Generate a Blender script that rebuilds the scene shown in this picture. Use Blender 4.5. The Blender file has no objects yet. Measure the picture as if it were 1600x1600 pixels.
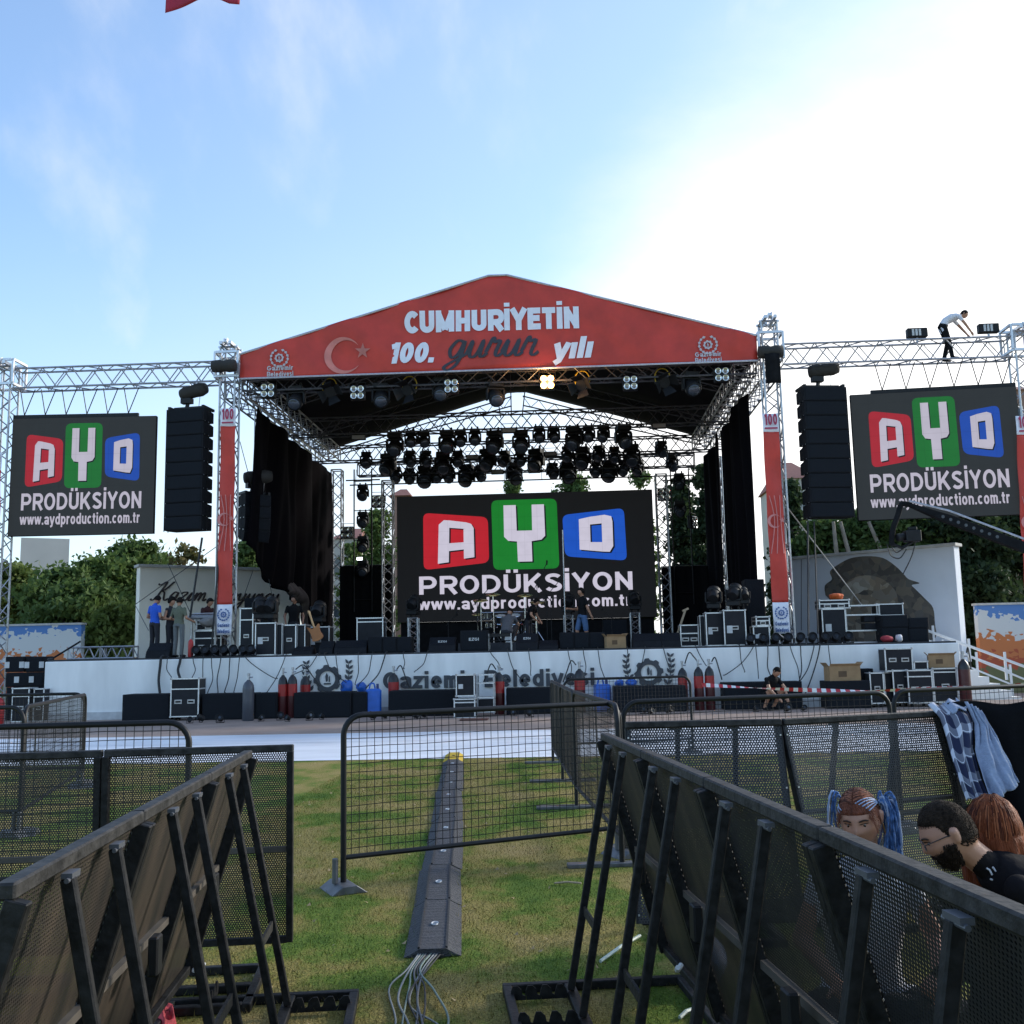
import bpy, bmesh, math, random
import numpy as np
from mathutils import Vector as V, Matrix, noise
R = math.radians
rng = random.Random(11)
SC = bpy.context.scene
COL = SC.collection
# ------------------------------------------------------------------ camera
H = 1.61; F = 1600.0
CM = (Matrix.Rotation(R(2.9), 3, 'Z') @ Matrix.Rotation(R(97.9), 3, 'X') @ Matrix.Rotation(R(-1.2), 3, 'Z'))
cd = bpy.data.cameras.new('camera'); cam = bpy.data.objects.new('camera', cd); COL.objects.link(cam)
cd.sensor_fit = 'HORIZONTAL'; cd.sensor_width = 36; cd.lens = 36; cd.clip_start = .05; cd.clip_end = 4000
cam.matrix_world = Matrix.Translation((0, 0, H)) @ CM.to_4x4()
SC.camera = cam
C0 = V((0, 0, H))
def ray(px, py): return CM @ V(((px - 800) / F, -(py - 800) / F, -1))
def P(px, py, Y):
    d = ray(px, py); return C0 + d * (Y / d.y)
def G(px, py, z=0):
    d = ray(px, py); return C0 + d * ((z - H) / d.z)
# ------------------------------------------------------------------ light
SUN_AZ, SUN_EL = 62, 22
SC.view_settings.view_transform = 'Standard'; SC.view_settings.look = 'None'
SC.view_settings.exposure = 0.62; SC.view_settings.gamma = 1
w = bpy.data.worlds.new('World'); SC.world = w; w.use_nodes = True
nt = w.node_tree; N = nt.nodes; L = nt.links; N.clear()
out = N.new('ShaderNodeOutputWorld'); bg = N.new('ShaderNodeBackground')
sky = N.new('ShaderNodeTexSky'); sky.sky_type = 'NISHITA'; sky.sun_disc = False
sky.sun_elevation = R(SUN_EL); sky.sun_rotation = R(SUN_AZ); sky.air_density = 1.0; sky.dust_density = 1.0; sky.ozone_density = 2.0
bg.inputs['Strength'].default_value = 0.15
tc = N.new('ShaderNodeTexCoord')
def vm(op, a=None, b=None):
    n = N.new('ShaderNodeVectorMath'); n.operation = op
    for i, x in enumerate((a, b)):
        if x is None: continue
        if hasattr(x, 'links') or hasattr(x, 'is_output'): L.new(x, n.inputs[i])
        else: n.inputs[i].default_value = x
    return n
def mt(op, a=None, b=None, c=None, clamp=False):
    n = N.new('ShaderNodeMath'); n.operation = op; n.use_clamp = clamp
    for i, x in enumerate((a, b, c)):
        if x is None: continue
        if hasattr(x, 'is_output'): L.new(x, n.inputs[i])
        else: n.inputs[i].default_value = x
    return n.outputs[0]
def smooth(x, lo, hi):
    n = N.new('ShaderNodeMapRange'); n.interpolation_type = 'SMOOTHSTEP'
    L.new(x, n.inputs[0]); n.inputs[1].default_value = lo; n.inputs[2].default_value = hi
    return n.outputs[0]
gen = tc.outputs['Generated']
sep = N.new('ShaderNodeSeparateXYZ'); L.new(gen, sep.inputs[0])
# cloud bank round the hidden sun
gd = ray(1741, 1003).normalized()
dg = vm('DOT_PRODUCT', gen, tuple(gd)).outputs['Value']
mp = N.new('ShaderNodeMapping'); mp.inputs['Scale'].default_value = (1.0, 1.0, 2.2); mp.inputs['Rotation'].default_value = (0, R(-35), R(20))
L.new(gen, mp.inputs[0])
nz = N.new('ShaderNodeTexNoise'); nz.inputs['Scale'].default_value = 3.2; nz.inputs['Detail'].default_value = 9; nz.inputs['Roughness'].default_value = .58
L.new(mp.outputs[0], nz.inputs[0])
n1 = mt('MULTIPLY_ADD', nz.outputs['Fac'], .10, -.05)
bank = smooth(mt('ADD', dg, n1), .800, .915)
# low white haze near the horizon
lowz = mt('SUBTRACT', .40, sep.outputs['Z'])
low = smooth(mt('ADD', lowz, mt('MULTIPLY', n1, .8)), -.02, .40)
low = mt('MULTIPLY', low, mt('MULTIPLY_ADD', smooth(dg, .50, .90), .65, .32))
# thin wisps
mp2 = N.new('ShaderNodeMapping'); mp2.inputs['Scale'].default_value = (3.0, .8, 2.0); mp2.inputs['Rotation'].default_value = (0, R(35), R(15))
L.new(gen, mp2.inputs[0])
nz2 = N.new('ShaderNodeTexNoise'); nz2.inputs['Scale'].default_value = 2.3; nz2.inputs['Detail'].default_value = 8; nz2.inputs['Roughness'].default_value = .55
L.new(mp2.outputs[0], nz2.inputs[0])
wisp = mt('MULTIPLY', smooth(nz2.outputs['Fac'], .48, .85), .55)
veil = mt('MULTIPLY_ADD', smooth(dg, .4, .85), .12, .09)
msk = mt('ADD', veil, mt('MULTIPLY', mt('SUBTRACT', 1.0, veil), mt('MAXIMUM', mt('MAXIMUM', bank, low), wisp, clamp=True)), clamp=True)
# white clouds, brighter round the sun
br = mt('MULTIPLY_ADD', smooth(dg, .80, .99), 2.2, 5.0)
cc = N.new('ShaderNodeCombineColor'); L.new(br, cc.inputs[0]); L.new(mt('MULTIPLY', br, 1.0), cc.inputs[1]); L.new(mt('MULTIPLY', br, 1.0), cc.inputs[2])
mx = N.new('ShaderNodeMix'); mx.data_type = 'RGBA'
tint = N.new('ShaderNodeMix'); tint.data_type = 'RGBA'; tint.blend_type = 'MULTIPLY'; tint.inputs['Factor'].default_value = 1; tint.inputs['B'].default_value = (1.12, 1.36, 1.52, 1); L.new(sky.outputs[0], tint.inputs['A'])
L.new(msk, mx.inputs['Factor']); L.new(tint.outputs['Result'], mx.inputs['A']); L.new(cc.outputs[0], mx.inputs['B'])
L.new(mx.outputs['Result'], bg.inputs['Color']); L.new(bg.outputs[0], out.inputs[0])
sl = bpy.data.lights.new('sun', 'SUN'); sl.energy = 2.4; sl.angle = R(8); sl.color = (1, .93, .82)
so = bpy.data.objects.new('sun', sl); COL.objects.link(so)
so.rotation_euler = (R(90 - SUN_EL), 0, R(180 - SUN_AZ))
# ------------------------------------------------------------------ materials
MATS = {}
def mat(name, col, rough=.6, metal=0., var=.12, scale=6., bump=0., bscale=None, emit=0., spec=.5, stretch=None):
    if name in MATS: return MATS[name]
    m = bpy.data.materials.new(name); m.use_nodes = True; t = m.node_tree; b = t.nodes['Principled BSDF']
    c = t.nodes.new('ShaderNodeTexCoord'); src = c.outputs['Object']
    if stretch:
        mpn = t.nodes.new('ShaderNodeMapping'); mpn.inputs['Scale'].default_value = stretch; t.links.new(src, mpn.inputs[0]); src = mpn.outputs[0]
    n = t.nodes.new('ShaderNodeTexNoise'); n.inputs['Scale'].default_value = scale; n.inputs['Detail'].default_value = 5
    t.links.new(src, n.inputs[0])
    r = t.nodes.new('ShaderNodeValToRGB'); e = r.color_ramp.elements
    e[0].position = .3; e[1].position = .7
    e[0].color = tuple(min(1, x * (1 - var)) for x in col) + (1,); e[1].color = tuple(min(1, x * (1 + var)) for x in col) + (1,)
    t.links.new(n.outputs['Fac'], r.inputs[0])
    t.links.new(r.outputs[0], b.inputs['Base Color'])
    b.inputs['Roughness'].default_value = rough; b.inputs['Metallic'].default_value = metal
    b.inputs['Specular IOR Level'].default_value = spec
    if emit:
        t.links.new(r.outputs[0], b.inputs['Emission Color']); b.inputs['Emission Strength'].default_value = emit
    if bump:
        n2 = t.nodes.new('ShaderNodeTexNoise'); n2.inputs['Scale'].default_value = bscale or scale * 4; n2.inputs['Detail'].default_value = 4
        t.links.new(src, n2.inputs[0])
        bn = t.nodes.new('ShaderNodeBump'); bn.inputs['Strength'].default_value = bump; bn.inputs['Distance'].default_value = .02
        t.links.new(n2.outputs['Fac'], bn.inputs['Height']); t.links.new(bn.outputs[0], b.inputs['Normal'])
    MATS[name] = m; return m
def perf_mat(name, col, pitch, rad, dirt=None):
    m = bpy.data.materials.new(name); m.use_nodes = True; t = m.node_tree; n = t.nodes; l = t.links
    b = n['Principled BSDF']; b.inputs['Roughness'].default_value = .55
    c = n.new('ShaderNodeTexCoord'); s = n.new('ShaderNodeSeparateXYZ'); l.new(c.outputs['UV'], s.inputs[0])
    def M(op, a, bb=None):
        q = n.new('ShaderNodeMath'); q.operation = op
        for i, x in enumerate((a, bb)):
            if x is None: continue
            if hasattr(x, 'is_output'): l.new(x, q.inputs[i])
            else: q.inputs[i].default_value = x
        return q.outputs[0]
    u = M('DIVIDE', s.outputs['X'], pitch); v = M('DIVIDE', s.outputs['Y'], pitch * 1.732)
    def dist(du):
        a = M('SUBTRACT', M('FRACT', M('ADD', u, du)), .5); q = M('MULTIPLY', M('SUBTRACT', M('FRACT', M('ADD', v, du)), .5), 1.732)
        return M('SQRT', M('ADD', M('MULTIPLY', a, a), M('MULTIPLY', q, q)))
    d = M('MINIMUM', dist(0.), dist(.5))
    hole = M('LESS_THAN', d, rad / pitch)
    nz = n.new('ShaderNodeTexNoise'); nz.inputs['Scale'].default_value = 3; nz.inputs['Detail'].default_value = 6
    mp = n.new('ShaderNodeMapping'); mp.inputs['Scale'].default_value = (2.5, 1, .6); l.new(c.outputs['Object'], mp.inputs[0]); l.new(mp.outputs[0], nz.inputs[0])
    r = n.new('ShaderNodeValToRGB'); e = r.color_ramp.elements; e[0].position = .35; e[1].position = .68
    e[0].color = col + (1,); e[1].color = (dirt or tuple(x * 1.5 for x in col)) + (1,)
    l.new(nz.outputs['Fac'], r.inputs[0]); l.new(r.outputs[0], b.inputs['Base Color'])
    tr = n.new('ShaderNodeBsdfTransparent'); mxs = n.new('ShaderNodeMixShader')
    l.new(hole, mxs.inputs[0]); l.new(b.outputs[0], mxs.inputs[1]); l.new(tr.outputs[0], mxs.inputs[2])
    l.new(mxs.outputs[0], n['Material Output'].inputs[0]); return m
BLACK = mat('black_paint', (.011, .011, .012), .5, var=.25, spec=.3)
BLACKM = mat('black_matte', (.009, .009, .010), .85, spec=.15, var=.3)
RUBBER = mat('rubber', (.02, .02, .021), .75, bump=.3)
STEEL = mat('galvanised_steel', (.42, .42, .43), .42, .85, scale=14, var=.2)
ALU = mat('aluminium', (.62, .63, .65), .38, .8, scale=20, var=.15)
WHITEP = mat('white_paint', (.78, .78, .77), .6, var=.05, scale=1.5)
CARD = mat('cardboard', (.32, .2, .1), .85, var=.15, scale=5)
CABLE = mat('cable_black', (.015, .015, .016), .6)
# ------------------------------------------------------------------ mesh builder
class MB:
    def __init__(s): s.v = []; s.f = []; s.m = []; s.k = 0; s.uv = None
    def add(s, vs, fs):
        b = len(s.v); s.v += [tuple(x) for x in vs]
        s.f += [tuple(b + i for i in f) for f in fs]; s.m += [s.k] * len(fs); return s
    def box(s, c, d, M=None):
        x, y, z = (q / 2 for q in d); c = V(c)
        vs = [V((i * x, j * y, k * z)) for i in (-1, 1) for j in (-1, 1) for k in (-1, 1)]
        if M is not None: vs = [M @ q for q in vs]
        return s.add([c + q for q in vs], [(0, 1, 3, 2), (4, 6, 7, 5), (0, 4, 5, 1), (2, 3, 7, 6), (0, 2, 6, 4), (1, 5, 7, 3)])
    def b2(s, a, b):
        return s.box([(p + q) / 2 for p, q in zip(a, b)], [abs(q - p) for p, q in zip(a, b)])
    def bar(s, p, q, w, h=None, up=(0, 0, 1)):
        p = V(p); q = V(q); h = h or w; d = (q - p).normalized(); u = V(up)
        if abs(d.dot(u)) > .98: u = V((0, 1, 0))
        a = d.cross(u).normalized() * (w / 2); c = a.cross(d).normalized() * (h / 2)
        vs = [p - a - c, p + a - c, p + a + c, p - a + c, q - a - c, q + a - c, q + a + c, q - a + c]
        return s.add(vs, [(3, 2, 1, 0), (4, 5, 6, 7), (0, 1, 5, 4), (1, 2, 6, 5), (2, 3, 7, 6), (3, 0, 4, 7)])
    def tube(s, pts, r, n=6, closed=False):
        pts = [V(p) for p in pts]; k = len(pts); vs = []; fs = []
        rs = r if isinstance(r, (list, tuple)) else [r] * k
        prev = None
        for i, p in enumerate(pts):
            a = pts[i - 1] if i else (pts[-1] if closed else p); b = pts[i + 1] if i < k - 1 else (pts[0] if closed else p)
            d = (b - a)
            d = d.normalized() if d.length > 1e-9 else V((0, 0, 1))
            if prev is None:
                u = V((0, 0, 1)) if abs(d.z) < .9 else V((1, 0, 0)); e = d.cross(u).normalized()
            else:
                e = (prev - d * prev.dot(d)); e = e.normalized() if e.length > 1e-6 else d.orthogonal().normalized()
            prev = e; g = d.cross(e)
            vs += [p + (e * math.cos(t) + g * math.sin(t)) * rs[i] for t in (2 * math.pi * j / n for j in range(n))]
        for i in range(k - 1 + (1 if closed else 0)):
            i2 = (i + 1) % k
            fs += [(i * n + j, i * n + (j + 1) % n, i2 * n + (j + 1) % n, i2 * n + j) for j in range(n)]
        if not closed: fs += [tuple(range(n - 1, -1, -1)), tuple((k - 1) * n + j for j in range(n))]
        return s.add(vs, fs)
    def cyl(s, p, q, r1, r2=None, n=12): return s.tube([p, q], [r1, r1 if r2 is None else r2], n)
    def lathe(s, prof, n=16, M=None):
        vs = []; fs = []; k = len(prof)
        for r, z in prof: vs += [V((r * math.cos(2 * math.pi * j / n), r * math.sin(2 * math.pi * j / n), z)) for j in range(n)]
        if M is not None: vs = [M @ q for q in vs]
        for i in range(k - 1): fs += [(i * n + j, i * n + (j + 1) % n, (i + 1) * n + (j + 1) % n, (i + 1) * n + j) for j in range(n)]
        fs += [tuple(range(n - 1, -1, -1)), tuple((k - 1) * n + j for j in range(n))]
        return s.add(vs, fs)
    def prism(s, poly, y0, y1, M=None):          # polygon in XZ (counter-clockwise from -Y), extruded along Y
        k = len(poly); vs = [V((x, y0, z)) for x, z in poly] + [V((x, y1, z)) for x, z in poly]
        if M is not None: vs = [M @ q for q in vs]
        return s.add(vs, [tuple(range(k)), tuple(range(2 * k - 1, k - 1, -1))] + [(i, i + k, (i + 1) % k + k, (i + 1) % k) for i in range(k)])
    def grid(s, fn, nu, nv, th=0):
        P_ = [[V(fn(i / nu, j / nv)) for j in range(nv + 1)] for i in range(nu + 1)]
        fs = [(i * (nv + 1) + j, (i + 1) * (nv + 1) + j, (i + 1) * (nv + 1) + j + 1, i * (nv + 1) + j + 1) for i in range(nu) for j in range(nv)]
        return s.add([q for row in P_ for q in row], fs)
    def build(s, name, mats, parent=None, smooth=False, bevel=0, solid=0, kind=None):
        me = bpy.data.meshes.new(name); me.from_pydata(s.v, [], s.f)
        for m in (mats if isinstance(mats, (list, tuple)) else [mats]): me.materials.append(m)
        me.polygons.foreach_set('material_index', s.m)
        if bevel or solid:
            bm = bmesh.new(); bm.from_mesh(me)
            if bevel:
                es = [e for e in bm.edges if len(e.link_faces) == 2 and e.calc_face_angle(0) > .6]
                bmesh.ops.bevel(bm, geom=es, offset=bevel, segments=1, affect='EDGES', clamp_overlap=True)
            if solid: bmesh.ops.solidify(bm, geom=bm.faces[:], thickness=solid)
            bm.to_mesh(me); bm.free()
        if smooth: me.polygons.foreach_set('use_smooth', [True] * len(me.polygons))
        if smooth == 2: me.set_sharp_from_angle(angle=R(40))
        me.update(); o = bpy.data.objects.new(name, me); COL.objects.link(o)
        if parent is not None: o.parent = parent
        if kind: o['kind'] = kind
        return o
def tag(o, label, cat, group=None):
    o['label'] = label; o['category'] = cat; o['kind'] = 'thing'
    if group: o['group'] = group
    return o
def thing(name, label, cat, loc=(0, 0, 0), rz=0, group=None):
    o = bpy.data.objects.new(name, None); o.empty_display_size = .1; COL.objects.link(o)
    o.location = loc; o.rotation_euler = (0, 0, rz); return tag(o, label, cat, group)
def dup(root, loc, rz=None, label=None, group=None, scale=None):
    kids = {}
    for o in ALLKIDS(root): kids.setdefault(o.parent.name, []).append(o)
    def cp(o, par):
        c = o.copy(); COL.objects.link(c)
        if par is not None: c.parent = par
        for ch in kids.get(o.name, ()): cp(ch, c)
        return c
    r = cp(root, None); r.location = loc
    if rz is not None: r.rotation_euler = (0, 0, rz) if not hasattr(rz, '__len__') else rz
    if label: r['label'] = label
    if group: r['group'] = group
    if scale: r.scale = (scale,) * 3 if not hasattr(scale, '__len__') else scale
    return r
def ALLKIDS(root):
    res = []; todo = [root]
    while todo:
        q = todo.pop(); ch = list(q.children); res += ch; todo += ch
    return res
ORD = ['first', 'second', 'third', 'fourth', 'fifth', 'sixth', 'seventh', 'eighth', 'ninth', 'tenth', 'eleventh', 'twelfth', 'thirteenth', 'fourteenth', 'fifteenth', 'sixteenth', 'seventeenth', 'eighteenth', 'nineteenth', 'twentieth']
def ordl(i, n): return 'leftmost' if i == 0 else ('rightmost' if i == n - 1 else ORD[i] + ' from the left')
def shift(m, d, M=None):
    d = V(d); m.v = [tuple((M @ V(q) if M is not None else V(q)) + d) for q in m.v]; return m
def merge(a, b):
    n = len(a.v); a.v += b.v; a.f += [tuple(i + n for i in f) for f in b.f]; a.m += [a.k] * len(b.f); return a
def catmull(pts, n=6):
    pts = [V(p) for p in pts]; q = [pts[0]] + pts + [pts[-1]]; res = []
    for i in range(1, len(q) - 2):
        a, b, c, d = q[i - 1:i + 3]
        for k in range(n):
            t = k / n
            res.append(.5 * ((2 * b) + (c - a) * t + (2 * a - 5 * b + 4 * c - d) * t * t + (3 * b - a - 3 * c + d) * t ** 3))
    res.append(pts[-1]); return res
def sag(a, b, d, n=10):
    a = V(a); b = V(b); return [a.lerp(b, i / n) - V((0, 0, 4 * d * (i / n) * (1 - i / n))) for i in range(n + 1)]
# ------------------------------------------------------------------ a bold block alphabet drawn with flat strokes
from mathutils.geometry import tessellate_polygon
def arc(cx, cy, rx, ry, a0, a1, n=9): return [(cx + rx * math.cos(R(a0 + (a1 - a0) * i / n)), cy + ry * math.sin(R(a0 + (a1 - a0) * i / n))) for i in range(n + 1)]
def glyphs(t):
    h = t / 2; T = 1 - h; X = .74; XT = X - h; g = {}
    def bowl(x0, w, y0, y1):                       # round lower-case bowl
        return arc(x0 + w / 2, (y0 + y1) / 2, w / 2 - h, (y1 - y0) / 2 - h, 0, 360, 18)
    g['I'] = ([[(h, 0), (h, 1)]], t); g['ı'] = ([[(h, 0), (h, X)]], t)
    g['l'] = ([[(h, 0), (h, 1)]], t); g['i'] = ([[(h, 0), (h, X)], [(h, .84), (h, 1.02)]], t); g['İ'] = ([[(h, 0), (h, 1)], [(h, 1.09), (h, 1.27)]], t)
    g['P'] = ([[(h, 0), (h, 1)], [(h, T), (.42, T)] + arc(.42, T - .25, .24 - .0, .25, 90, -90) + [(h, T - .5)]], .66 + h)
    g['R'] = ([[(h, 0), (h, 1)], [(h, T), (.44, T)] + arc(.44, T - .23, .22, .23, 90, -90) + [(h, T - .46)], [(.38, T - .46), (.7 - h * .2, 0)]], .72)
    g['D'] = ([[(h, 0), (h, 1)], [(h, T), (.32, T)] + arc(.32, .5, .4 - h * .3, .5 - h, 90, -90, 14) + [(h, h)]], .72 + h * .7)
    g['O'] = ([arc(.41, .5, .41 - h, .5 - h + .01, 0, 360, 26)], .82); g['0'] = ([arc(.31, .5, .31 - h, .5 - h, 0, 360, 22)], .62)
    g['1'] = ([[(.3, 0), (.3, 1)], [(.3, T - .02), (.06, .78)]], .3 + h)
    g['U'] = ([[(h, 1), (h, .34)] + arc(.36, .34, .36 - h, .34 - h, 180, 360, 12) + [(.72 - h, 1)]], .72)
    g['Ü'] = (g['U'][0] + [[(.2, 1.09), (.2, 1.27)], [(.52, 1.09), (.52, 1.27)]], .72)
    g['K'] = ([[(h, 0), (h, 1)], [(h, .32), (.68, 1)], [(.3, .56), (.70, 0)]], .76)
    S = arc(.36, .735, .36 - h, .265 - h, 25, 90, 4) + arc(.36, .735, .36 - h - .02, .265 - h, 90, 250, 9)[1:] + arc(.36, .265 + h * .1, .36 - h, .265 - h * .9, 70, -90, 9) + arc(.36, .265, .36 - h, .265 - h, -90, -160, 4)[1:]
    g['S'] = ([S], .72)
    g['Y'] = ([[(.05, 1), (.36, .45)], [(.67, 1), (.36, .45)], [(.36, .5), (.36, 0)]], .72)
    g['N'] = ([[(h, 0), (h, 1)], [(.72 - h, 0), (.72 - h, 1)], [(h, T), (.72 - h, h)]], .72)
    g['C'] = ([arc(.39, .5, .39 - h, .5 - h, 42, 318, 18)], .68); g['G'] = ([arc(.4, .5, .4 - h, .5 - h, 42, 340, 18) + [(.8 - h, .46), (.44, .46)]], .8)
    g['M'] = ([[(h, 0), (h, 1)], [(.9 - h, 0), (.9 - h, 1)], [(h, T), (.45, .1)], [(.9 - h, T), (.45, .1)]], .9)
    g['H'] = ([[(h, 0), (h, 1)], [(.7 - h, 0), (.7 - h, 1)], [(h, .5), (.7 - h, .5)]], .7)
    g['E'] = ([[(h, 0), (h, 1)], [(h, T), (.62, T)], [(h, .52), (.58, .52)], [(h, h), (.63, h)]], .63)
    g['T'] = ([[(0, T), (.64, T)], [(.32, 1), (.32, 0)]], .64); g['Z'] = ([[(.03, T), (.6, T), (.06, h), (.62, h)]], .64)
    g['B'] = ([[(h, 0), (h, 1)], [(h, T), (.42, T)] + arc(.42, T - .22, .21, .22, 90, -90) + [(h, T - .44)], [(.4, T - .44)] + arc(.43, .28, .25, .28 - h, 90, -90) + [(h, h)]], .7)
    g['w'] = ([[(.04, X), (.22, .05)], [(.4, X), (.22, .05)], [(.4, X), (.58, .05)], [(.76, X), (.58, .05)]], .8)
    g['.'] = ([[(h, 0), (h, t)]], t); g[' '] = ([], .3)
    g['o'] = ([bowl(0, .58, -.01, X)], .58); g['c'] = ([arc(.29, X / 2, .29 - h, X / 2 - h, 48, 312, 16)], .53)
    g['e'] = ([[(.08, X * .48)] + [(.57 - h, X * .48)] + arc(.29, X / 2, .29 - h, X / 2 - h, 0, 318, 18)], .57)
    g['a'] = ([[(.06, X * .72)] + arc(.27, X - .2, .22 - h * .2, .2 - h, 160, 0, 7) + [(.49, .0)], arc(.27, .22, .27 - h, .22 - h, 20, 360, 14)], .56)
    g['d'] = ([bowl(0, .58, -.01, X), [(.58 - h, 0), (.58 - h, 1)]], .58); g['b'] = ([bowl(0, .58, -.01, X), [(h, 0), (h, 1)]], .58)
    g['p'] = ([bowl(0, .58, -.01, X), [(h, -.25), (h, X)]], .58)
    g['g'] = ([bowl(0, .58, -.01, X), [(.58 - h, X), (.58 - h, -.08)] + arc(.29, -.08, .29 - h, .18 - h * .5, 0, -150, 7)], .58)
    g['y'] = ([[(.04, X), (.28, .03)], [(.52, X), (.25, -.2 + h), (.08, -.2)]], .56)
    g['r'] = ([[(h, 0), (h, X)], [(h, X * .55)] + arc(.31, X * .62, .26 - h * .3, X * .38 - h, 180, 80, 5)], .38)
    g['u'] = ([[(h, X), (h, .26)] + arc(.28, .26, .28 - h, .26 - h, 180, 350, 8), [(.56 - h, 0), (.56 - h, X)]], .56)
    n_ = [(h, X * .5)] + arc(.28, X - .27, .28 - h, .27 - h, 170, 0, 8)
    g['n'] = ([[(h, 0), (h, X)], n_ + [(.56 - h, 0)]], .56)
    w2 = .25
    g['m'] = ([[(h, 0), (h, X)], [(h, X * .5)] + arc(.24, X - .22, .24 - h, .22 - h, 170, 0, 7) + [(.48 - h, 0)], [(.48 - h, X * .5)] + arc(.48 - h + .24 - h, X - .22, .24 - h, .22 - h, 170, 0, 7) + [(.96 - 3 * h, 0)]], .96 - 2 * h)
    g['t'] = ([[(.16, .93), (.16, .2)] + arc(.3, .2, .14, .2 - h, 180, 275, 5), [(0, XT), (.34, XT)]], .36)
    g['z'] = ([[(.02, XT), (.44, XT), (.05, h), (.48, h)]], .48); g['s'] = ([[(p[0] * .68, p[1] * X) for p in S]], .5)
    return g
def block_mb(body, height, t=.19, width=None, shear=0, depth=.01, gap=.13):
    g = glyphs(t); x = 0; m = MB(); lay = 0
    for ch in body:
        st, adv = g[ch]
        for pl in st:
            closed = len(pl) > 3 and (V((*pl[0], 0)) - V((*pl[-1], 0))).length < 1e-4
            if closed: pl = pl[:-1]
            k = len(pl); Lf = []; Rt = []
            for i in range(k):
                p = V((*pl[i], 0)); a = V((*(pl[i - 1] if i or closed else pl[i]), 0)); b = V((*(pl[(i + 1) % k] if i < k - 1 or closed else pl[i]), 0))
                d1 = (p - a); d2 = (b - p)
                if d1.length < 1e-6: d1 = d2
                if d2.length < 1e-6: d2 = d1
                d1 = d1.normalized(); d2 = d2.normalized(); n1 = V((-d1.y, d1.x, 0)); n2 = V((-d2.y, d2.x, 0)); nn = (n1 + n2)
                nn = nn.normalized() if nn.length > .2 else n2
                s = (t / 2) / max(.45, nn.dot(n1)); Lf.append(p + nn * s); Rt.append(p - nn * s)
            lay = (lay + 1) % 5; y0 = -.0006 * lay
            vs = [((x + q.x + q.y * shear), y0, q.y) for q in Lf + Rt]; vs += [(a, depth, c) for a, b, c in vs]
            fs = []
            for i in range(k if closed else k - 1):
                j = (i + 1) % k; n2_ = 2 * k
                fs += [(k + i, k + j, j, i), (i, j, n2_ + j, n2_ + i), (k + j, k + i, n2_ + k + i, n2_ + k + j)]
            if not closed: fs += [(0, 2 * k, 3 * k, k), (k - 1, 2 * k - 1, 4 * k - 1, 3 * k - 1)]
            m.add(vs, fs)
        x += adv + gap
    tot = x - gap; sx = width / tot if width else height
    m.v = [(a * sx, b, c * height) for a, b, c in m.v]; return m
def flat_poly(pts, cx_, cz_, d=.006):
    m_ = MB(); k = len(pts); vs = [(cx_ + x, 0, cz_ + z) for x, z in pts] + [(cx_ + x, d, cz_ + z) for x, z in pts]
    fs = [(i, i + k, (i + 1) % k + k, (i + 1) % k) for i in range(k)]
    for a, b, c in tessellate_polygon([[V((x, z, 0)) for x, z in pts]]):
        p, q, r = (V((*pts[i], 0)) for i in (a, b, c))
        fs.append((a, b, c) if (q - p).cross(r - p).z > 0 else (a, c, b))
    return m_.add(vs, fs)
# ================================================================== setting
def ground_mat():
    m = bpy.data.materials.new('lawn'); m.use_nodes = True; t = m.node_tree; n = t.nodes; l = t.links; b = n['Principled BSDF']
    c = n.new('ShaderNodeTexCoord')
    def nz(sc, det=5, rough=.55, st=None):
        q = n.new('ShaderNodeTexNoise'); q.inputs['Scale'].default_value = sc; q.inputs['Detail'].default_value = det; q.inputs['Roughness'].default_value = rough
        if st:
            mp = n.new('ShaderNodeMapping'); mp.inputs['Scale'].default_value = st; l.new(c.outputs['Object'], mp.inputs[0]); l.new(mp.outputs[0], q.inputs[0])
        else: l.new(c.outputs['Object'], q.inputs[0])
        return q.outputs['Fac']
    def ramp(f, stops):
        r = n.new('ShaderNodeValToRGB'); e = r.color_ramp.elements
        while len(e) < len(stops): e.new(.5)
        for q, (p, col) in zip(e, stops): q.position = p; q.color = col + (1,)
        l.new(f, r.inputs[0]); return r.outputs[0]
    big = ramp(nz(1.1, 8, .66, (1, .7, 1)), [(.33, (.060, .125, .014)), (.44, (.125, .185, .024)), (.52, (.27, .225, .062)), (.66, (.36, .27, .11))])
    fine = ramp(nz(70, 4), [(.3, (.45, .45, .45)), (.7, (1.35, 1.35, 1.35))])
    mx = n.new('ShaderNodeMix'); mx.data_type = 'RGBA'; mx.blend_type = 'MULTIPLY'; mx.inputs['Factor'].default_value = 1
    l.new(big, mx.inputs['A']); l.new(fine, mx.inputs['B']); l.new(mx.outputs['Result'], b.inputs['Base Color'])
    b.inputs['Roughness'].default_value = .9; b.inputs['Specular IOR Level'].default_value = .2
    bn = n.new('ShaderNodeBump'); bn.inputs['Strength'].default_value = .8; bn.inputs['Distance'].default_value = .03
    l.new(nz(60, 6), bn.inputs['Height']); l.new(bn.outputs[0], b.inputs['Normal'])
    return m
def sheet(name, x0, y0, x1, y1, z, m, n=(1, 1)):
    mb = MB(); mb.grid(lambda u, v: (x0 + (x1 - x0) * u, y0 + (y1 - y0) * v, z), *n); return mb.build(name, m, kind='structure')
LAWN = ground_mat()
sheet('ground', -900, -300, 900, 1500, 0, LAWN)
PAVE = mat('reddish_paving', (.32, .235, .19), .85, var=.16, scale=1.2, bump=.2)
sheet('paving', -40, 21.6, 40, 60, .004, PAVE)
TARP = mat('white_walkway', (.72, .74, .78), .5, var=.10, scale=1.6, bump=.5, bscale=2.5, stretch=(.35, 1.6, 1))
ta, tb = G(500, 1189), G(500, 1147)
sheet('white_walkway', -30, ta.y, 30, tb.y, .008, TARP)
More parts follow.
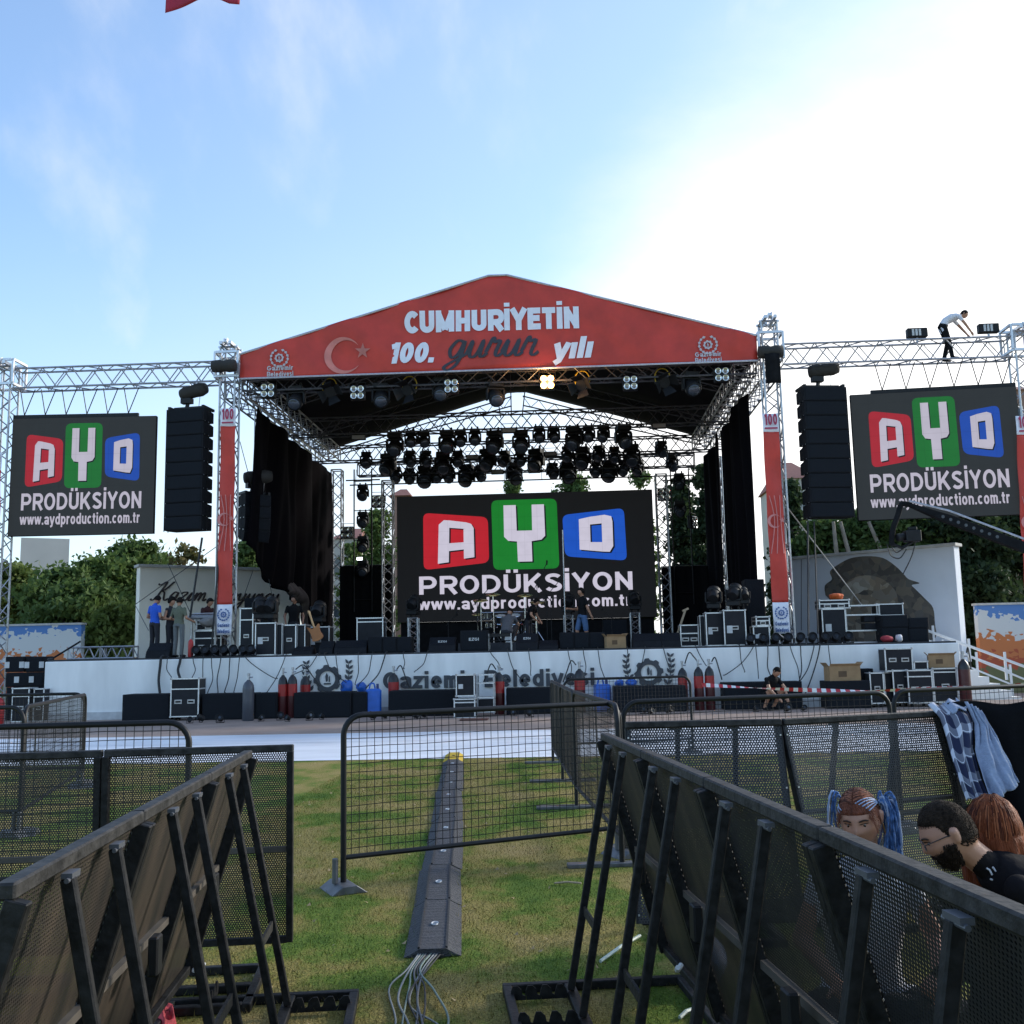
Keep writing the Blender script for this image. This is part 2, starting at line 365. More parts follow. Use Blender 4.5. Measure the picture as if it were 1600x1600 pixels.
sheet('walkway_seam', -30, (ta.y + tb.y) / 2 + .6, 30, (ta.y + tb.y) / 2 + .64, .012, mat('seam', (.5, .53, .6), .6))
# ------------------------------------------------------------------ stage
YS = 29.0
DZ = P(800, 1016, YS).z
SX0 = P(70, 1040, YS).x; SX1 = P(1499, 1010, YS).x
WALLW = mat('white_render', (.84, .83, .80), .75, var=.10, scale=2.2, bump=.12, bscale=60, stretch=(1, 1, .22))
DECK = mat('stage_deck', (.03, .03, .032), .75, var=.3, bump=.2)
stage = thing('stage', 'wide white rendered concrete stage with dark deck and grey lettering on its front', 'stage', ((SX0 + SX1) / 2, YS, 0))
ox = (SX0 + SX1) / 2
mb = MB(); mb.b2((SX0 - ox, 0, 0), (SX1 - ox, 13, DZ - .05)); mb.build('front_wall', WALLW, stage, bevel=.02)
mb = MB(); mb.b2((SX0 - ox + .06, .06, DZ - .047), (SX1 - ox - .06, 12.95, DZ)); mb.build('deck', DECK, stage)
mb = MB(); mb.b2((SX0 - ox - .02, -.06, 0), (SX1 - ox + .02, -.002, .22)); mb.build('plinth', mat('plinth', (.55, .55, .55), .8), stage)
GREYL = mat('grey_letters', (.045, .05, .06), .55, var=.1)
def lx(px, py): q = P(px, py, YS); return q.x - ox, q.z
x0, z0 = lx(599, 1078); x1, z1 = lx(929, 1069)
t = block_mb('Gaziemir Belediyesi', .47, .2, width=x1 - x0, depth=.05); shift(t, (x0, -.055, (z0 + z1) / 2 + .0)); t.build('lettering', GREYL, stage)
def laurel(mb, cx, cz, s, side, y):
    stem = []
    for i in range(6):
        a = i / 5; px_, pz_ = cx + side * (.36 + .20 * math.sin(a * 2.2)) * s, cz + (-.45 + 1.2 * a) * s; stem.append((px_, y - .008, pz_))
        for k in (-1, 1):
            d = R(90) - side * R(8) + k * R(38); ln = (.30 - .012 * i) * s
            q = [(px_ + ln * (u * math.cos(d) - v * math.sin(d)), pz_ + ln * (u * math.sin(d) + v * math.cos(d))) for u, v in [(.06, 0), (.35, .22), (.68, .2), (1.05, 0), (.68, -.2), (.35, -.22)]]
            mb.prism(q[::-1] if False else q, y - .02 - .001 * (k + 1), y)
    mb.tube(stem, .012, 4)
def gear(mb, cx, cz, r, y):
    n = 8; o_ = []; k = 48
    for i in range(k):
        a = 2 * math.pi * i / k; rr = r * (1.0 if (i % 6) in (0, 1, 2) else .86); o_.append((rr * math.cos(a), rr * math.sin(a)))
    ri = r * .56
    vs = []; fs = []
    for yy in (y - .02, y):
        vs += [(cx + a, yy, cz + b) for a, b in o_] + [(cx + ri * math.cos(2 * math.pi * i / k), yy, cz + ri * math.sin(2 * math.pi * i / k)) for i in range(k)]
    for i in range(k):
        j = (i + 1) % k
        fs += [(i, j, k + j, k + i), (i, 2 * k + i, 2 * k + j, j), (k + i, k + j, 3 * k + j, 3 * k + i)]
    mb.add(vs, fs)
    mb.prism([(cx - .25 * r, cz - .38 * r), (cx + .25 * r, cz - .38 * r), (cx + .25 * r, cz - .27 * r), (cx - .25 * r, cz - .27 * r)], y - .02, y)
    mb.prism([(cx - .1 * r, cz - .2 * r), (cx + .02 * r, cz - .1 * r), (cx + .04 * r, cz + .25 * r), (cx - .05 * r, cz + .45 * r), (cx - .15 * r, cz + .2 * r)], y - .02, y)
    mb.prism([(cx + .1 * r, cz - .2 * r), (cx + .18 * r, cz - .2 * r), (cx + .18 * r, cz + .25 * r), (cx + .1 * r, cz + .12 * r)], y - .02, y)
for gx, gy in ((512, 1061), (1014, 1051)):
    mb = MB(); cx, cz = lx(gx, gy); gear(mb, cx, cz, .40, -.03)
    laurel(mb, cx - .27, cz - .05, .62, -1, -.03); laurel(mb, cx + .27, cz - .05, .62, 1, -.03); mb.build('emblem', GREYL, stage)
# steps with white handrail at the right end
st = thing('stage_steps', 'white concrete steps with white handrail at the right end of the stage', 'steps', (SX1, YS + 2, 0))
mb = MB()
for i in range(8): mb.b2((.02 + i * .3, 0, 0), (.02 + (i + 1) * .3, 2, DZ - .05 - (i + 1) * .2))
mb.build('flight', WALLW, st)
for yy in (-.05, 2.05):
    mb = MB(); mb.bar((-1.2, yy, DZ + .75), (3.0, yy, .75), .07); mb.bar((0, yy, DZ + .0), (3.0, yy, .35), .05)
    for i in range(4): mb.bar((i * 1.0, yy, DZ - .05 - i * .55 if i < 3 else 0), (i * 1.0, yy, DZ + .75 - (i + 1.2) * .235 - i * .17), .06)
    mb.build('handrail', WHITEP, st)
# ------------------------------------------------------------------ splayed white wing walls behind the deck
def wing(pa, pb, hz, name, label, wm):
    d = (pb - pa); d.z = 0; rz = math.atan2(d.y, d.x); ln = d.length
    o = thing(name, label, 'wall', (pa.x, pa.y, 0), rz)
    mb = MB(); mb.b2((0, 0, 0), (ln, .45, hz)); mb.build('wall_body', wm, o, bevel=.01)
    mb = MB(); mb.b2((-.08, -.07, hz), (ln + .08, .52, hz + .1)); mb.build('coping', mat('coping', (.5, .48, .44), .8), o, bevel=.01)
    return o, ln
a = P(219, 886, 35.0); b = P(470, 895, 38.6)
wl, lnl = wing(V((a.x, a.y, 0)), V((b.x, b.y, 0)), a.z, 'wing_wall', 'white wing wall behind the left of the stage with dark script lettering', mat('warm_lit_render', (.90, .84, .73), .75, var=.06, scale=.9, bump=.12, bscale=60))  # warm sunlit look of this wall painted into its render colour
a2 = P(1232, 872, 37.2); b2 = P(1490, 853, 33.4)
wr, lnr = wing(V((a2.x, a2.y, 0)), V((b2.x, b2.y, 0)), b2.z, 'wing_wall', 'white wing wall behind the right of the stage with a painted portrait', mat('cool_shade_render', (.66, .69, .74), .75, var=.06, scale=.9, bump=.12, bscale=60))  # cooler, darker twin of the left wall's render, shade painted into the colour
# cursive stroke letters
CUR = {
 'K': ([[(.0, .08), (.12, .0), (.28, .12), (.42, .6), (.5, .98), (.42, 1.0), (.3, .9), (.15, .84), (.05, .92)], [(.95, 1.0), (.85, .98), (.62, .62), (.46, .52), (.62, .42), (.74, .1), (.86, .0), (1.0, .1)]], 1.02),
 'a': ([[(.42, .4), (.22, .46), (.06, .22), (.16, .0), (.34, .12), (.44, .44), (.42, .1), (.5, .0), (.62, .1)]], .56),
 'z': ([[(.06, .38), (.2, .46), (.42, .42), (.1, .04), (.26, .08), (.42, .0), (.56, .1)]], .5),
 'i': ([[(.02, .1), (.18, .44), (.14, .08), (.22, .0), (.38, .12)]], .38),
 'm': ([[(.0, .1), (.12, .44), (.12, .0), (.2, .32), (.32, .45), (.36, .3), (.36, .0), (.44, .32), (.56, .45), (.62, .3), (.62, .06), (.7, 0), (.82, .1)]], .78),
 'n': ([[(.0, .1), (.12, .44), (.12, .0), (.2, .32), (.32, .45), (.38, .3), (.38, .06), (.46, 0), (.58, .1)]], .54),
 'u': ([[(.0, .1), (.12, .44), (.1, .1), (.2, .0), (.34, .12), (.44, .44), (.42, .08), (.5, 0), (.64, .1)]], .58),
 'c': ([[(.4, .36), (.3, .46), (.1, .34), (.06, .12), (.18, .0), (.44, .1)]], .4),
 'o': ([[(.3, .45), (.1, .36), (.06, .12), (.2, .0), (.38, .12), (.38, .36), (.26, .45), (.36, .36), (.54, .4)]], .48),
 'y': ([[(.0, .3), (.1, .44), (.12, .16), (.22, .04), (.36, .16), (.46, .44), (.38, -.2), (.2, -.45), (.06, -.36), (.24, -.14), (.6, .1)]], .58),
 'g': ([[(.44, .4), (.24, .46), (.06, .24), (.16, .02), (.34, .12), (.46, .44), (.38, -.2), (.2, -.46), (.04, -.36), (.2, -.14), (.6, .12)]], .58),
 'r': ([[(.0, .1), (.1, .42), (.16, .5), (.2, .38), (.36, .42), (.3, .1), (.38, .0), (.52, .1)]], .48),
 ' ': ([], .4)}
def cursive(word, h, r, shear=.25, thin=.55):
    m = MB(); x = 0
    for ch in word:
        st_, adv = CUR[ch]
        for s in st_:
            pts = catmull([((x + px + pz * shear) * h, 0, pz * h) for px, pz in s], 5); rs = []
            for i in range(len(pts)):
                d = pts[min(i + 1, len(pts) - 1)] - pts[max(i - 1, 0)]; k = abs(d.z) / (d.length + 1e-9)
                rs.append(r * (thin + (1 - thin) * k))
            m.tube(pts, rs, 6)
        x += adv
    m.v = [(a_, b_ * .35, c_) for a_, b_, c_ in m.v]
    return m, x * h
IRON = mat('dark_bronze', (.045, .03, .028), .6)
m, wd = cursive('Kazim Koyuncu', 1.0, .065, .5)
s = (lnl * .80) / wd
m.v = [(x * s * .98 + .35, y - .03, z * s * 1.05 + (P(245, 938, 35.4).z)) for x, y, z in m.v]; m.build('lettering', IRON, wl)
# mosaic portrait on the right wing wall: silhouette of hair and face in stone tones, no particular person
def facet_mat(name, cols, scale):
    m = bpy.data.materials.new(name); m.use_nodes = True; t = m.node_tree; n = t.nodes; l = t.links; b = n['Principled BSDF']
    c = n.new('ShaderNodeTexCoord'); v = n.new('ShaderNodeTexVoronoi'); v.inputs['Scale'].default_value = scale; l.new(c.outputs['Object'], v.inputs[0])
    s = n.new('ShaderNodeSeparateColor'); l.new(v.outputs['Color'], s.inputs[0])
    r = n.new('ShaderNodeValToRGB'); r.color_ramp.interpolation = 'CONSTANT'; e = r.color_ramp.elements
    while len(e) < len(cols): e.new(.5)
    for i, q in enumerate(e): q.position = i / len(cols); q.color = cols[i] + (1,)
    l.new(s.outputs[0], r.inputs[0]); l.new(r.outputs[0], b.inputs['Base Color']); b.inputs['Roughness'].default_value = .8
    return m
HAIRM = facet_mat('mural_hair', [(.115, .10, .082), (.14, .12, .095), (.095, .082, .07), (.17, .14, .105), (.125, .115, .10), (.08, .072, .062)], 5)
FACEM = facet_mat('mural_face', [(.24, .19, .135), (.29, .23, .16), (.19, .15, .11), (.33, .28, .21), (.22, .19, .15)], 5)
LIGHTM = facet_mat('mural_light', [(.38, .34, .28), (.42, .39, .33), (.33, .29, .24), (.28, .25, .2)], 5)
wd_ = (V((b2.x, b2.y)) - V((a2.x, a2.y))).normalized()
def mur(px, py):
    # pixel -> (along wall, z): intersect the ray with the wall plane
    d = ray(px, py); nrm = V((-wd_.y, wd_.x)); t_ = (V((a2.x, a2.y)).dot(nrm)) / V((d.x, d.y)).dot(nrm); q = C0 + d * t_
    return (V((q.x, q.y)) - V((a2.x, a2.y))).dot(wd_), q.z
def mpoly(pts, y, m, nm):
    p = [(q.x, q.z) for q in catmull([(mur(*q)[0], 0, mur(*q)[1]) for q in pts + pts[:1]], 4)][:-1]
    mb_ = MB(); mb_.prism(p[::-1], y, -.0005); o_ = mb_.build(nm, m, wr); return o_
hair = [(1290, 930), (1289, 915), (1300, 905), (1297, 893), (1310, 882), (1330, 872), (1355, 869), (1380, 872), (1400, 885), (1412, 897), (1420, 905), (1437, 911), (1425, 914), (1430, 920), (1445, 935), (1458, 950), (1461, 975), (1462, 996), (1440, 1003), (1400, 1003), (1330, 1003), (1320, 960), (1300, 940)]
mpoly(hair, -.010, HAIRM, 'painted_hair')
mpoly([(1316, 918), (1330, 905), (1352, 899), (1375, 903), (1392, 915), (1402, 930), (1400, 955), (1385, 985), (1360, 1003), (1340, 1000), (1325, 975), (1316, 950)], -.014, FACEM, 'painted_face')
mpoly([(1315, 920), (1330, 908), (1348, 903), (1360, 915), (1350, 925), (1335, 930), (1330, 950), (1325, 965), (1318, 950)], -.018, LIGHTM, 'painted_highlight')
mpoly([(1341, 928), (1352, 922), (1365, 925), (1355, 930)], -.021, HAIRM, 'painted_eye')
mpoly([(1335, 970), (1347, 966), (1358, 972), (1346, 975)], -.021, HAIRM, 'painted_mouth')
# low mural walls far left and far right
def band_mat(name, zs):
    m = bpy.data.materials.new(name); m.use_nodes = True; t = m.node_tree; n = t.nodes; l = t.links; b = n['Principled BSDF']
    c = n.new('ShaderNodeTexCoord'); s = n.new('ShaderNodeSeparateXYZ'); v = n.new('ShaderNodeTexVoronoi'); v.inputs['Scale'].default_value = 7
    l.new(c.outputs['Object'], v.inputs[0]); q = n.new('ShaderNodeSeparateColor'); l.new(v.outputs['Color'], q.inputs[0])
    w_ = n.new('ShaderNodeTexNoise'); w_.inputs['Scale'].default_value = .5; l.new(c.outputs['Object'], w_.inputs[0])
    l.new(c.outputs['Object'], s.inputs[0])
    a_ = n.new('ShaderNodeMath'); a_.operation = 'MULTIPLY_ADD'; l.new(q.outputs[0], a_.inputs[0]); a_.inputs[1].default_value = .45; l.new(s.outputs['Z'], a_.inputs[2])
    d_ = n.new('ShaderNodeMath'); d_.operation = 'MULTIPLY_ADD'; l.new(w_.outputs['Fac'], d_.inputs[0]); d_.inputs[1].default_value = .9; l.new(a_.outputs[0], d_.inputs[2])
    mr = n.new('ShaderNodeMapRange'); l.new(d_.outputs[0], mr.inputs[0]); mr.inputs[1].default_value = zs[0]; mr.inputs[2].default_value = zs[1]
    r = n.new('ShaderNodeValToRGB'); r.color_ramp.interpolation = 'CONSTANT'; e = r.color_ramp.elements
    cols = [(0, (.16, .16, .07)), (.12, (.42, .09, .04)), (.3, (.55, .18, .06)), (.56, (.62, .62, .6)), (.84, (.1, .22, .48))]
    while len(e) < len(cols): e.new(.5)
    for w2, (p, cl) in zip(e, cols): w2.position = p; w2.color = cl + (1,)
    l.new(mr.outputs[0], r.inputs[0]); l.new(r.outputs[0], b.inputs['Base Color']); b.inputs['Roughness'].default_value = .8
    return m
for pa, pb, Y, lab in (((-140, 982), (127, 979), 36, 'low wall with a blue white and orange mosaic mural at far left'), ((1526, 946), (1790, 940), 35, 'low wall with a blue white and orange mosaic mural at far right')):
    a = P(*pa, Y); b = P(*pb, Y); hz = a.z
    o = thing('mural_wall', lab, 'wall', (a.x, Y, 0))
    MB().b2((0, 0, 0), (b.x - a.x, .3, hz)).build('wall_body', band_mat('mural_bands', (1.2 if hz < 3.4 else 1.0, hz + .75)), o)
    MB().b2((-.04, -.04, hz), (b.x - a.x + .04, .34, hz + .07)).build('coping', mat('coping', (.5, .48, .44), .8), o)
# ================================================================== trusses
def zig(m, a, b, c, d, n, r):
    """zigzag bracing between the chords a-b and c-d"""
    for i in range(n):
        p0 = a.lerp(b, i / n); p1 = c.lerp(d, (i + .5) / n); p2 = a.lerp(b, (i + 1) / n)
        m.tube([p0, p1], r, 4); m.tube([p1, p2], r, 4)
def truss(name, label, p, q, w=.42, h=None, step=.85, m=None, group=None, r=.032, rb=.019, cat='truss', ends=True):
    p = V(p); q = V(q); h = h or w; d = (q - p).normalized(); m = m or STEEL
    if abs(d.z) > .9: u = V((1, 0, 0)); v = V((0, 1, 0))
    else:
        v = V((0, 0, 1)); u = v.cross(d).normalized(); v = d.cross(u)
    o = thing(name, label, cat, p, group=group); L_ = q - p; n = max(1, round(L_.length / step))
    cs = [u * (i * w / 2) + v * (j * h / 2) for i, j in ((-1, -1), (1, -1), (1, 1), (-1, 1))]
    for c in cs: MB().tube([c, c + L_], r, 6).build('chord', m, o, smooth=2)
    b = MB()
    for i in range(4):
        a_, b_ = cs[i], cs[(i + 1) % 4]
        zig(b, a_, a_ + L_, b_, b_ + L_, n, rb)
        for k in (range(0, n + 1, max(1, n)) if ends else ()): b.tube([a_ + L_ * k / n, b_ + L_ * k / n], rb * 1.3, 4)
    b.build('bracing', m, o)
    return o
YT = 30.3                                            # front towers
TL = P(360, 700, YT); TR = P(1199, 700, YT)
ZT = 10.25                                           # underside level of the eaves
YR = 41.4
def deckp(px, Y): return V((P(px, 1000, Y).x, Y, DZ))
def tower(px, pyt, Y, w, lab, base=None, head=True, pyb=1000, step=.8, m=None):
    top = P(px, pyt, Y); bz = DZ if base is None else base
    o = truss('truss_tower', lab, (top.x, Y, bz), (top.x, Y, top.z), w, step=step, m=m, group='upright towers of the stage rig', cat='tower')
    mb = MB(); mb.b2((-w * .75, -w * .75, 0), (w * .75, w * .75, .03)); mb.build('base_plate', STEEL, o)
    return o, top
tl, tlt = tower(360, 545, YT, .46, 'silver truss tower at the left front corner of the roof')
tr, trt = tower(1199, 505, YT, .46, 'silver truss tower at the right front corner of the roof')
# sleeve blocks and pulley heads on the towers
def sleeve(o, zc, w, top=True, zt=None):
    b = MB(); w2 = w * .78
    for z in (zc - .38, zc + .38):
        for i, j in ((-1, 0), (1, 0)): b.bar((i * w2, -w2, z), (i * w2, w2, z), .07)
        for j in (-1, 1): b.bar((-w2 + .036, j * w2, z), (w2 - .036, j * w2, z), .07)
    for i in (-1, 1):
        for j in (-1, 1): b.bar((i * w2, j * w2, zc - .345), (i * w2, j * w2, zc + .345), .06)
    b.build('sleeve_block', ALU, o)
    if top:
        b = MB(); b.bar((-.14, -.5, zt + .06), (-.14, .5, zt + .06), .09); b.bar((.14, -.5, zt + .06), (.14, .5, zt + .06), .09)
        b.bar((-.3, -.2, zt - .0), (.3, -.2, zt), .06); b.bar((-.3, .2, zt), (.3, .2, zt), .06)
        for yy in (-.4, .4):
            M_ = Matrix.Translation((0, yy, zt + .1)) @ Matrix.Rotation(R(90), 4, 'Y')
            b.lathe([(.12, -.05), (.09, -.02), (.09, .02), (.12, .05)], 14, M_)
        b.build('pulley_head', ALU, o)
sleeve(tl, ZT - DZ + .35, .46, True, tlt.z - DZ); sleeve(tr, ZT - DZ + .35, .46, True, trt.z - DZ)
# outer towers
ol, olt = tower(12, 575, YT, .5, 'silver truss tower at the far left end of the rig', base=.0)
orr, ort = tower(1592, 520, YT, .5, 'silver truss tower at the far right end of the rig', base=.0)
sleeve(ol, ZT + .35, .5, True, olt.z); sleeve(orr, ZT + .3, .5, True, ort.z)
# outer beams
za = P(100, 592, YT).z; zb = P(1400, 551, YT).z
truss('truss_beam', 'silver horizontal truss beam above the left screen', (olt.x + .35, YT, za), (tlt.x - .35, YT, za), .5, .62, .9, group='horizontal beams of the stage rig')
truss('truss_beam', 'silver horizontal truss beam above the right screen with a man on it', (trt.x + .35, YT, zb), (ort.x - .35, YT, zb), .5, .62, .9, group='horizontal beams of the stage rig')
# eaves frame of the roof
XL, XR = tlt.x, trt.x; zE = ZT - .28
DARKT = mat('dark_truss', (.10, .10, .105), .5, .6, scale=14, var=.2)
for dx, nm in ((.0, 'outer'), (.75, 'inner')):
    truss('truss_beam', 'silver %s truss beam along the left eaves of the roof' % nm, (XL + dx, YT + .4, zE), (XL + dx, YR, zE), .5, .55, .8, group='eaves beams of the roof')
    truss('truss_beam', 'silver %s truss beam along the right eaves of the roof' % nm, (XR - dx, YT + .4, zE), (XR - dx, YR, zE), .5, .55, .8, group='eaves beams of the roof')
GB = 'cross beams under the roof'
truss('truss_beam', 'dark truss beam across the front of the roof below the red gable', (XL + .4, YT + .25, zE + .08), (XR - .4, YT + .25, zE + .08), .45, .45, .9, m=DARKT, group=GB)
Y1 = 36.3
truss('truss_beam', 'dark truss beam across the middle of the roof above the top row of lights', (XL + .3, Y1, zE), (XR - .3, Y1, zE), .5, .62, 1.0, m=DARKT, group=GB)
Y2 = YR
truss('truss_beam', 'dark truss beam across the back of the roof', (XL, Y2, zE), (XR, Y2, zE), .5, .62, 1.0, m=DARKT, group=GB)
z3 = P(800, 728, Y2 + .6).z
truss('truss_beam', 'dark low truss beam carrying the lowest row of lights', (P(560, 735, Y2 + .6).x, Y2 + .6, z3), (P(1085, 728, Y2 + .6).x, Y2 + .6, z3), .4, .5, .9, m=DARKT, group=GB)
z4 = P(800, 752, Y2 + .4).z
o = thing('lighting_pipe', 'thin black pipe hanging under the lowest row of lights', 'pipe', (0, Y2 + .2, z4))
MB().tube([(P(545, 757, Y2).x, 0, 0), (P(1085, 747, Y2).x, 0, 0)], .03, 6).build('tube', BLACK, o)
for i in range(9): x = -8.6 + i * 1.55; MB().tube([(x, 0, 0), (x, .2, z3 - z4)], .012, 4).build('hanger', BLACK, o)
# rear towers
for px, pyt, Y, lab in ((527, 735, YR, 'silver truss tower at the left back corner of the roof'), (1117, 715, YR - .2, 'silver truss tower at the right back corner of the roof'),
                        (606, 752, 40.2, 'slim truss tower left of the large middle screen'), (1032, 742, 40.2, 'slim truss tower right of the large middle screen')):
    tower(px, pyt, Y, .42, lab)
# ------------------------------------------------------------------ roof canopy
zr = P(775, 437, YT).z; zr0 = P(380, 559, YT).z; xr = P(779, 437, YT).x
ROOF = mat('black_canopy', (.006, .0065, .009), .8, spec=.15, var=.3, scale=2, bump=.2, bscale=3)
roof = thing('stage_canopy', 'black gabled canopy over the stage with red printed front gable', 'roof', ((XL + XR) / 2, YT, zE))
cx = roof.location.x; rx_ = xr - cx; hw = (XR - XL) / 2 - .42
def roofsec(u):
    """height over zE of the canopy at u in -1..1 with a small flat at the ridge"""
    return (zr0 - zE) + (zr - zr0) * min(1, (1 - abs(u)) / .955)
RX = YR + .4 - YT
def roofpt(u, v, off=0):
    s = .05 * math.sin(u * 40) * math.sin(v * 9)
    zz = roofsec(u) - off - .9 * v * .55
    return (rx_ * (1 - abs(u)) + u * hw, .12 + RX * v, zz + .10 * s - .12 * math.sin(math.pi * ((v * 4) % 1)))
MB().grid(lambda u, v: roofpt(u * 2 - 1, v, .06), 40, 24).build('canopy', ROOF, roof, smooth=True, solid=.03)
# side skirts closing the eaves
b = MB()
for s_ in (-1, 1):
    b.add([(s_ * hw, .15, roofsec(1) - .1), (s_ * hw, RX, roofsec(1) - .6), (s_ * hw, RX, .3), (s_ * hw, .15, .3)], [(0, 1, 2, 3)])
b.build('skirt', ROOF, roof, solid=.02)
# rafters
for v in (.03, .34, .68, 1.0):
    for s_ in (-1, 1):
        b = MB()
        a_ = V(roofpt(s_ * .98, v, .25)); c_ = V(roofpt(s_ * .03, v, .25)); dn = V((0, 0, -.4))
        b.tube([a_, c_], .03, 6); b.tube([a_ + dn * .4, c_ + dn], .03, 6); zig(b, a_, c_, a_ + dn * .4, c_ + dn, 11, .014); b.build('rafter', DARKT, roof)
b = MB()
for x in (-1.3, 0, 1.3): b.tube([(rx_ + x * .3, RX - 5.3, .2), (rx_ + x * .5, RX - 5.3, 2.2)], .022, 5)
b.tube([(rx_ - .4, RX - 5.3, .9), (rx_ + .4, RX - 5.3, 1.6)], .015, 4); b.build('king_post', DARKT, roof)
# red gable banner
def red_mat(name, c1, c2, z0, z1, rough=.55, sc=1.6):
    return mat(name, c1, rough, var=.16, scale=sc, bump=.7, bscale=sc * 1.6)
RED = red_mat('red_banner', (.56, .044, .026), None, 0, 1)
zb0 = P(380, 592, YT).z - zE - .09; YF = -.32
def gy(x, z): return YF - .05 * math.sin(x * 1.3 + z * 1.1) * math.sin(z * 2.0 + x * .5) - .028 * math.sin(x * 2.3 + z * 3.4) ** 3 - .02 * math.sin(x * 4.1 - z * 3) * (abs(x) / hw) ** 2
def gab(u, v):
    uu = u * 2 - 1; x = rx_ * (1 - abs(uu)) + uu * hw
    lo = zb0 + .05 * 0; hi = roofsec(uu) + .02
    z = lo + (hi - lo) * v; return (x, gy(x, z), z)
MB().grid(gab, 96, 16).build('gable_banner', RED, roof, smooth=True, solid=.012)
b = MB(); b.tube([gab(0, 1), gab(.482, 1), gab(.518, 1), gab(1, 1)], .035, 6); b.tube([gab(0, 0), gab(1, 0)], .03, 6); b.build('edge_rail', ALU, roof, smooth=2)
# lettering on the gable follows the cloth
def cloth(m, off=.03):
    m.v = [(x, gy(x, z) - off + y, z) for x, y, z in m.v]; return m
def gp(px, py): q = P(px, py, YT - .3); return q.x - cx, q.z - zE
LWH = mat('print_white', (.84, .83, .88), .55, var=.04)
LDK = mat('print_dark', (.035, .035, .045), .55, var=.05)
LSOFT = mat('print_soft_white', (.62, .20, .16), .55, var=.25, scale=2)
def gtext(s, pa, pb, h, bold, sh, mt_, lean=True):
    x0, z0 = gp(*pa); x1, z1 = gp(*pb); t_ = block_mb(s, h, bold, width=x1 - x0, shear=sh, depth=.008, gap=.07)
    t_.v = [(x + x0, y, z + z0 + (z1 - z0) * x / (x1 - x0)) for x, y, z in t_.v]
    cloth(t_).build('lettering', mt_, roof)
sc_ = YT / F
gtext('CUMHURİYETİN', (632, 521), (905, 514), 36 * sc_, .27, 0, LWH)
gtext('100.', (606, 569), (677, 567), 35 * sc_, .25, .2, LWH)
gtext('yılı', (864, 562), (923, 559), 35 * sc_, .25, .2, LWH)
m, wd = cursive('gurur', 1.0, .066, .3, .42)
x0, z0 = gp(697, 563); x1, z1 = gp(846, 558); s_ = (x1 - x0) / (wd + .15)
m.v = [(x * s_ + x0, y * .1, z * s_ * (1.15 if z > 0 else .80) + z0 + .05 + (z1 - z0) * x / wd) for x, y, z in m.v]
cloth(m).build('lettering', LDK, roof)
def crescent(r, ri, dx, n=40):
    a = [(r * math.cos(R(t_)), r * math.sin(R(t_))) for t_ in np.linspace(32, 328, n)]
    b_ = [(dx + ri * math.cos(R(t_)), ri * math.sin(R(t_))) for t_ in np.linspace(318, 42, n)]
    return a + b_
def star(r, rot=0): return [((r if i % 2 == 0 else r * .4) * math.cos(R(rot + 36 * i)), (r if i % 2 == 0 else r * .4) * math.sin(R(rot + 36 * i))) for i in range(10)]
xc, zc = gp(536, 556)
cloth(flat_poly(crescent(.57, .47, .11), xc, zc)).build('crescent', LSOFT, roof)
xs, zs = gp(567, 549)
cloth(flat_poly(star(.25, 15), xs, zs)).build('star', LSOFT, roof)
def emblem_mb(s):
    """small civic emblem: laurel ring round a gear"""
    m_ = MB(); gear(m_, 0, 0, .34 * s, 0)
    for sd in (-1, 1):
        for i in range(7):
            a = R(-80 + i * 24); r_ = .62 * s; px_, pz_ = sd * r_ * math.cos(a), r_ * math.sin(a); d = a + R(90) * 1 + .2
            q = [(0, -.1), (.14, -.0), (0, .1), (-.14, 0)]
            pl = [(px_ + s * sd * (u * math.cos(d) * 1 - v_ * math.sin(d)), pz_ + s * (u * math.sin(d) + v_ * math.cos(d))) for u, v_ in q]
            m_.prism(pl if sd > 0 else pl[::-1], -.02, 0)
    return m_
LGR = mat('print_grey_white', (.55, .50, .52), .55, var=.05)
for ex, ey in ((438, 561), (1106, 539)):
    xc, zc = gp(ex, ey); cloth(shift(emblem_mb(.42), (xc, 0, zc))).build('emblem', LGR, roof)
    for i, s in enumerate(('Gaziemir', 'Belediyesi')):
        x0, z0 = gp(ex - 20, ey + 19 + i * 9.0); x1, _ = gp(ex + 21, ey + 18.5)
        t_ = block_mb(s, .145, .2, width=x1 - x0, depth=.006); cloth(shift(t_, (x0, 0, z0))).build('lettering', LGR, roof)
